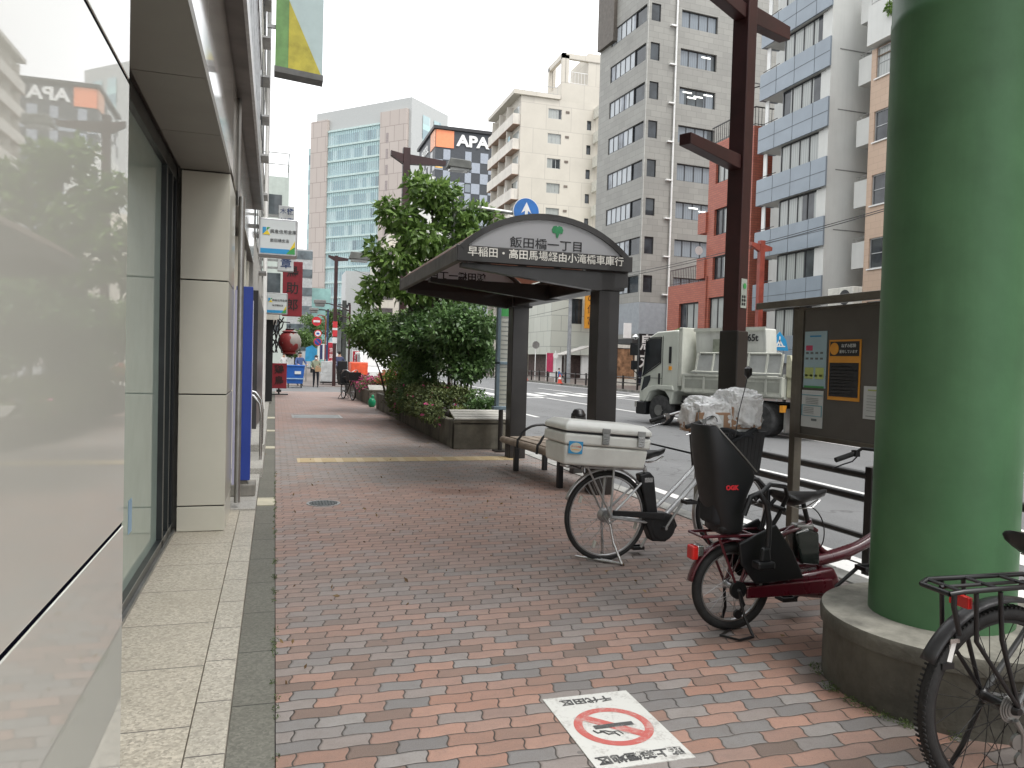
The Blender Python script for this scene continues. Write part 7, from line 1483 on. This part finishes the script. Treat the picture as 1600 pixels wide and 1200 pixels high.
# chassis
b = MB(); b.box(.55, .75, -4.6, .4, .55, .80); b.box(1.3, 1.5, -4.6, .4, .55, .80); b.box(.1, .5, -1.5, -.75, .45, .85); b.box(.15, .6, -2.8, -2.0, .45, .85); b.tube([(.1, -.7, .62), (.1, -3.1, .5)], .03, 6); b.box(-.0, .04, -3.0, -.8, .45, .50); b.box(0, .04, -3.0, -.8, .68, .72); b.build('chassis', M['blackm'], tk, bevel=.01)
for y, dbl in ((0, False), (-3.35, True)):
    for sx in (0, 1):
        xc = .14 if sx == 0 else W2-.14; wdt = .12 if not dbl else .26; xo = xc if not dbl else (xc+.1*(1 if sx == 0 else -1)); b = MB()
        b.lathe((xo, y, .41), [(.20, -wdt), (.36, -wdt), (.41, -wdt*.75), (.41, wdt*.75), (.36, wdt), (.20, wdt)], 36, 'x'); wh = b.build('wheel', mat('truck_tyre', (.05, .05, .05), .85, var=.4, scale=6), tk, smooth=35)
        s_ = -1 if sx == 0 else 1; xr = xo+s_*wdt; b = MB(); b.lathe((xr-s_*.03, y, .41), [(.215, -.02), (.215, .02)], 30, 'x'); b.lathe((xr+s_*.01, y, .41), [(.15, -.03), (.09, .03)], 16, 'x')
        for k in range(6): a = k*1.047; b.lathe((xr+s_*.0, y+.13*math.cos(a), .41+.13*math.sin(a)), [(.018, -.03), (.018, .03)], 8, 'x')
        b.build('rim', mat('dusty_rim', (.20, .20, .19), .6, .3), wh, smooth=40)
# bed
b = MB(); b.box(-.03, .06, -3.98, -.84, .97, 1.42); b.box(W2-.06, W2+.03, -3.98, -.84, .97, 1.42); b.box(.06, W2-.06, -3.98, -.84, .92, 1.0); b.box(.06, W2-.06, -3.98, -3.9, 1.0, 1.5); b.build('bed_side', BD, tk, bevel=.012)
b = MB()
for y0, y1 in ((-3.9, -3.55), (-3.48, -2.95), (-2.88, -2.3), (-2.22, -1.65), (-1.58, -.95)): b.box(-.035, -.031, y0, y1, 1.07, 1.30)
b.build('bed_recess', mat('bed_recess_shade', (.30, .31, .27), .6, var=.1), tk); b = MB()  # shade between the ribs painted as darker sheets of the body colour
for y in (-3.94, -3.52, -2.91, -2.26, -1.61, -.92): b.box(-.055, -.03, y-.03, y+.03, .98, 1.42)
b.box(-.06, -.03, -3.98, -.84, 1.385, 1.44); b.box(-.055, -.03, -3.98, -.84, .965, 1.02); b.build('bed_rib', BD, tk, bevel=.004)
b = MB(); b.box(.05, .16, -3.8, -1.05, 1.46, 1.50); b.prism([(.10, -1.15, 1.5), (.10, -3.85, 1.5), (.22, -3.75, 1.98), (.22, -1.25, 1.98)], (.02, 0, 0)); b.build('tilting_flap', mat('flap_grey', (.36, .37, .36), .45, .3, .12), tk); b = MB()
for y in (-1.2, -1.75, -2.3, -2.85, -3.4, -3.82): b.beam((.09, y, 1.5), (.2, y+.02, 1.98), .045, up=(0, 1, 0))
b.tube([(.2, -1.25, 1.99), (.2, -3.75, 1.99)], .025, 6); b.tube([(.08, -1.1, 1.5), (.08, -3.85, 1.5)], .03, 6); b.build('flap_frame', BD, tk)
b = MB(); b.prism([(.45, -.95, 1.0), (.45, -3.2, 1.0), (.3, -3.2, 2.60), (.3, -.95, 2.60)], (.42, 0, 0)); b.build('hopper', mat('hopper_white', (.62, .635, .59), .5, var=.1, scale=1.2, stain=.45), tk, bevel=.03)
b = MB(); b.box(.27, .30, -2.35, -1.6, 2.0, 2.35)
b.build('hopper_hatch', mat('hatch_grey_green', (.26, .28, .22), .6, var=.3, scale=4), tk); b = MB(); b.box(.255, .275, -3.22, -.94, 2.56, 2.64); b.box(.25, .27, -1.98, -1.95, 2.0, 2.35); b.build('hopper_rim', BD, tk)
text('3.65t', .24, M['ink'], tk, (.285, -2.75, 2.37), (0, -1, 0), (0, 0, 1), .004, bold=.006)
# tail equipment
b = MB(); b.box(.1, W2-.1, -4.5, -4.0, .97, 1.45); b.prism([(.05, -4.0, 1.45), (.05, -4.0, 1.95), (.05, -4.1, 1.95), (.05, -4.25, 1.52), (.05, -4.6, 1.42), (.05, -4.6, 1.3)], (W2-.1, 0, 0)); b.build('tail_frame', mat('tail_cream', (.50, .49, .36), .6, var=.25, scale=2, stain=.6), tk, bevel=.01)
b = MB(); b.box(.2, W2-.2, -4.75, -4.1, 1.95-.42, 2.0); b.build('rear_cover', M['black'], tk, bevel=.02); b = MB(); b.sphere((1, -4.4, 1.45), (.7, .35, .14)); b.build('load', mat('orange_load', (.45, .2, .08), .7), tk)
b = MB(); b.box(.0, .5, -4.62, -4.55, .55, .78); b.build('tail_light', M['red'], tk, bevel=.01); b = MB(); b.box(.0, .12, -4.64, -4.55, .58, .72); b.box(-.0, .12, -4.0, -3.9, .62, .78); b.build('indicator', M['orange'], tk); b = MB(); b.box(.02, W2-.02, -4.62, -4.5, .35, .47); b.box(.1, .5, -4.0, -3.95, .15, .7); b.build('rear_bumper', M['steel'], tk)
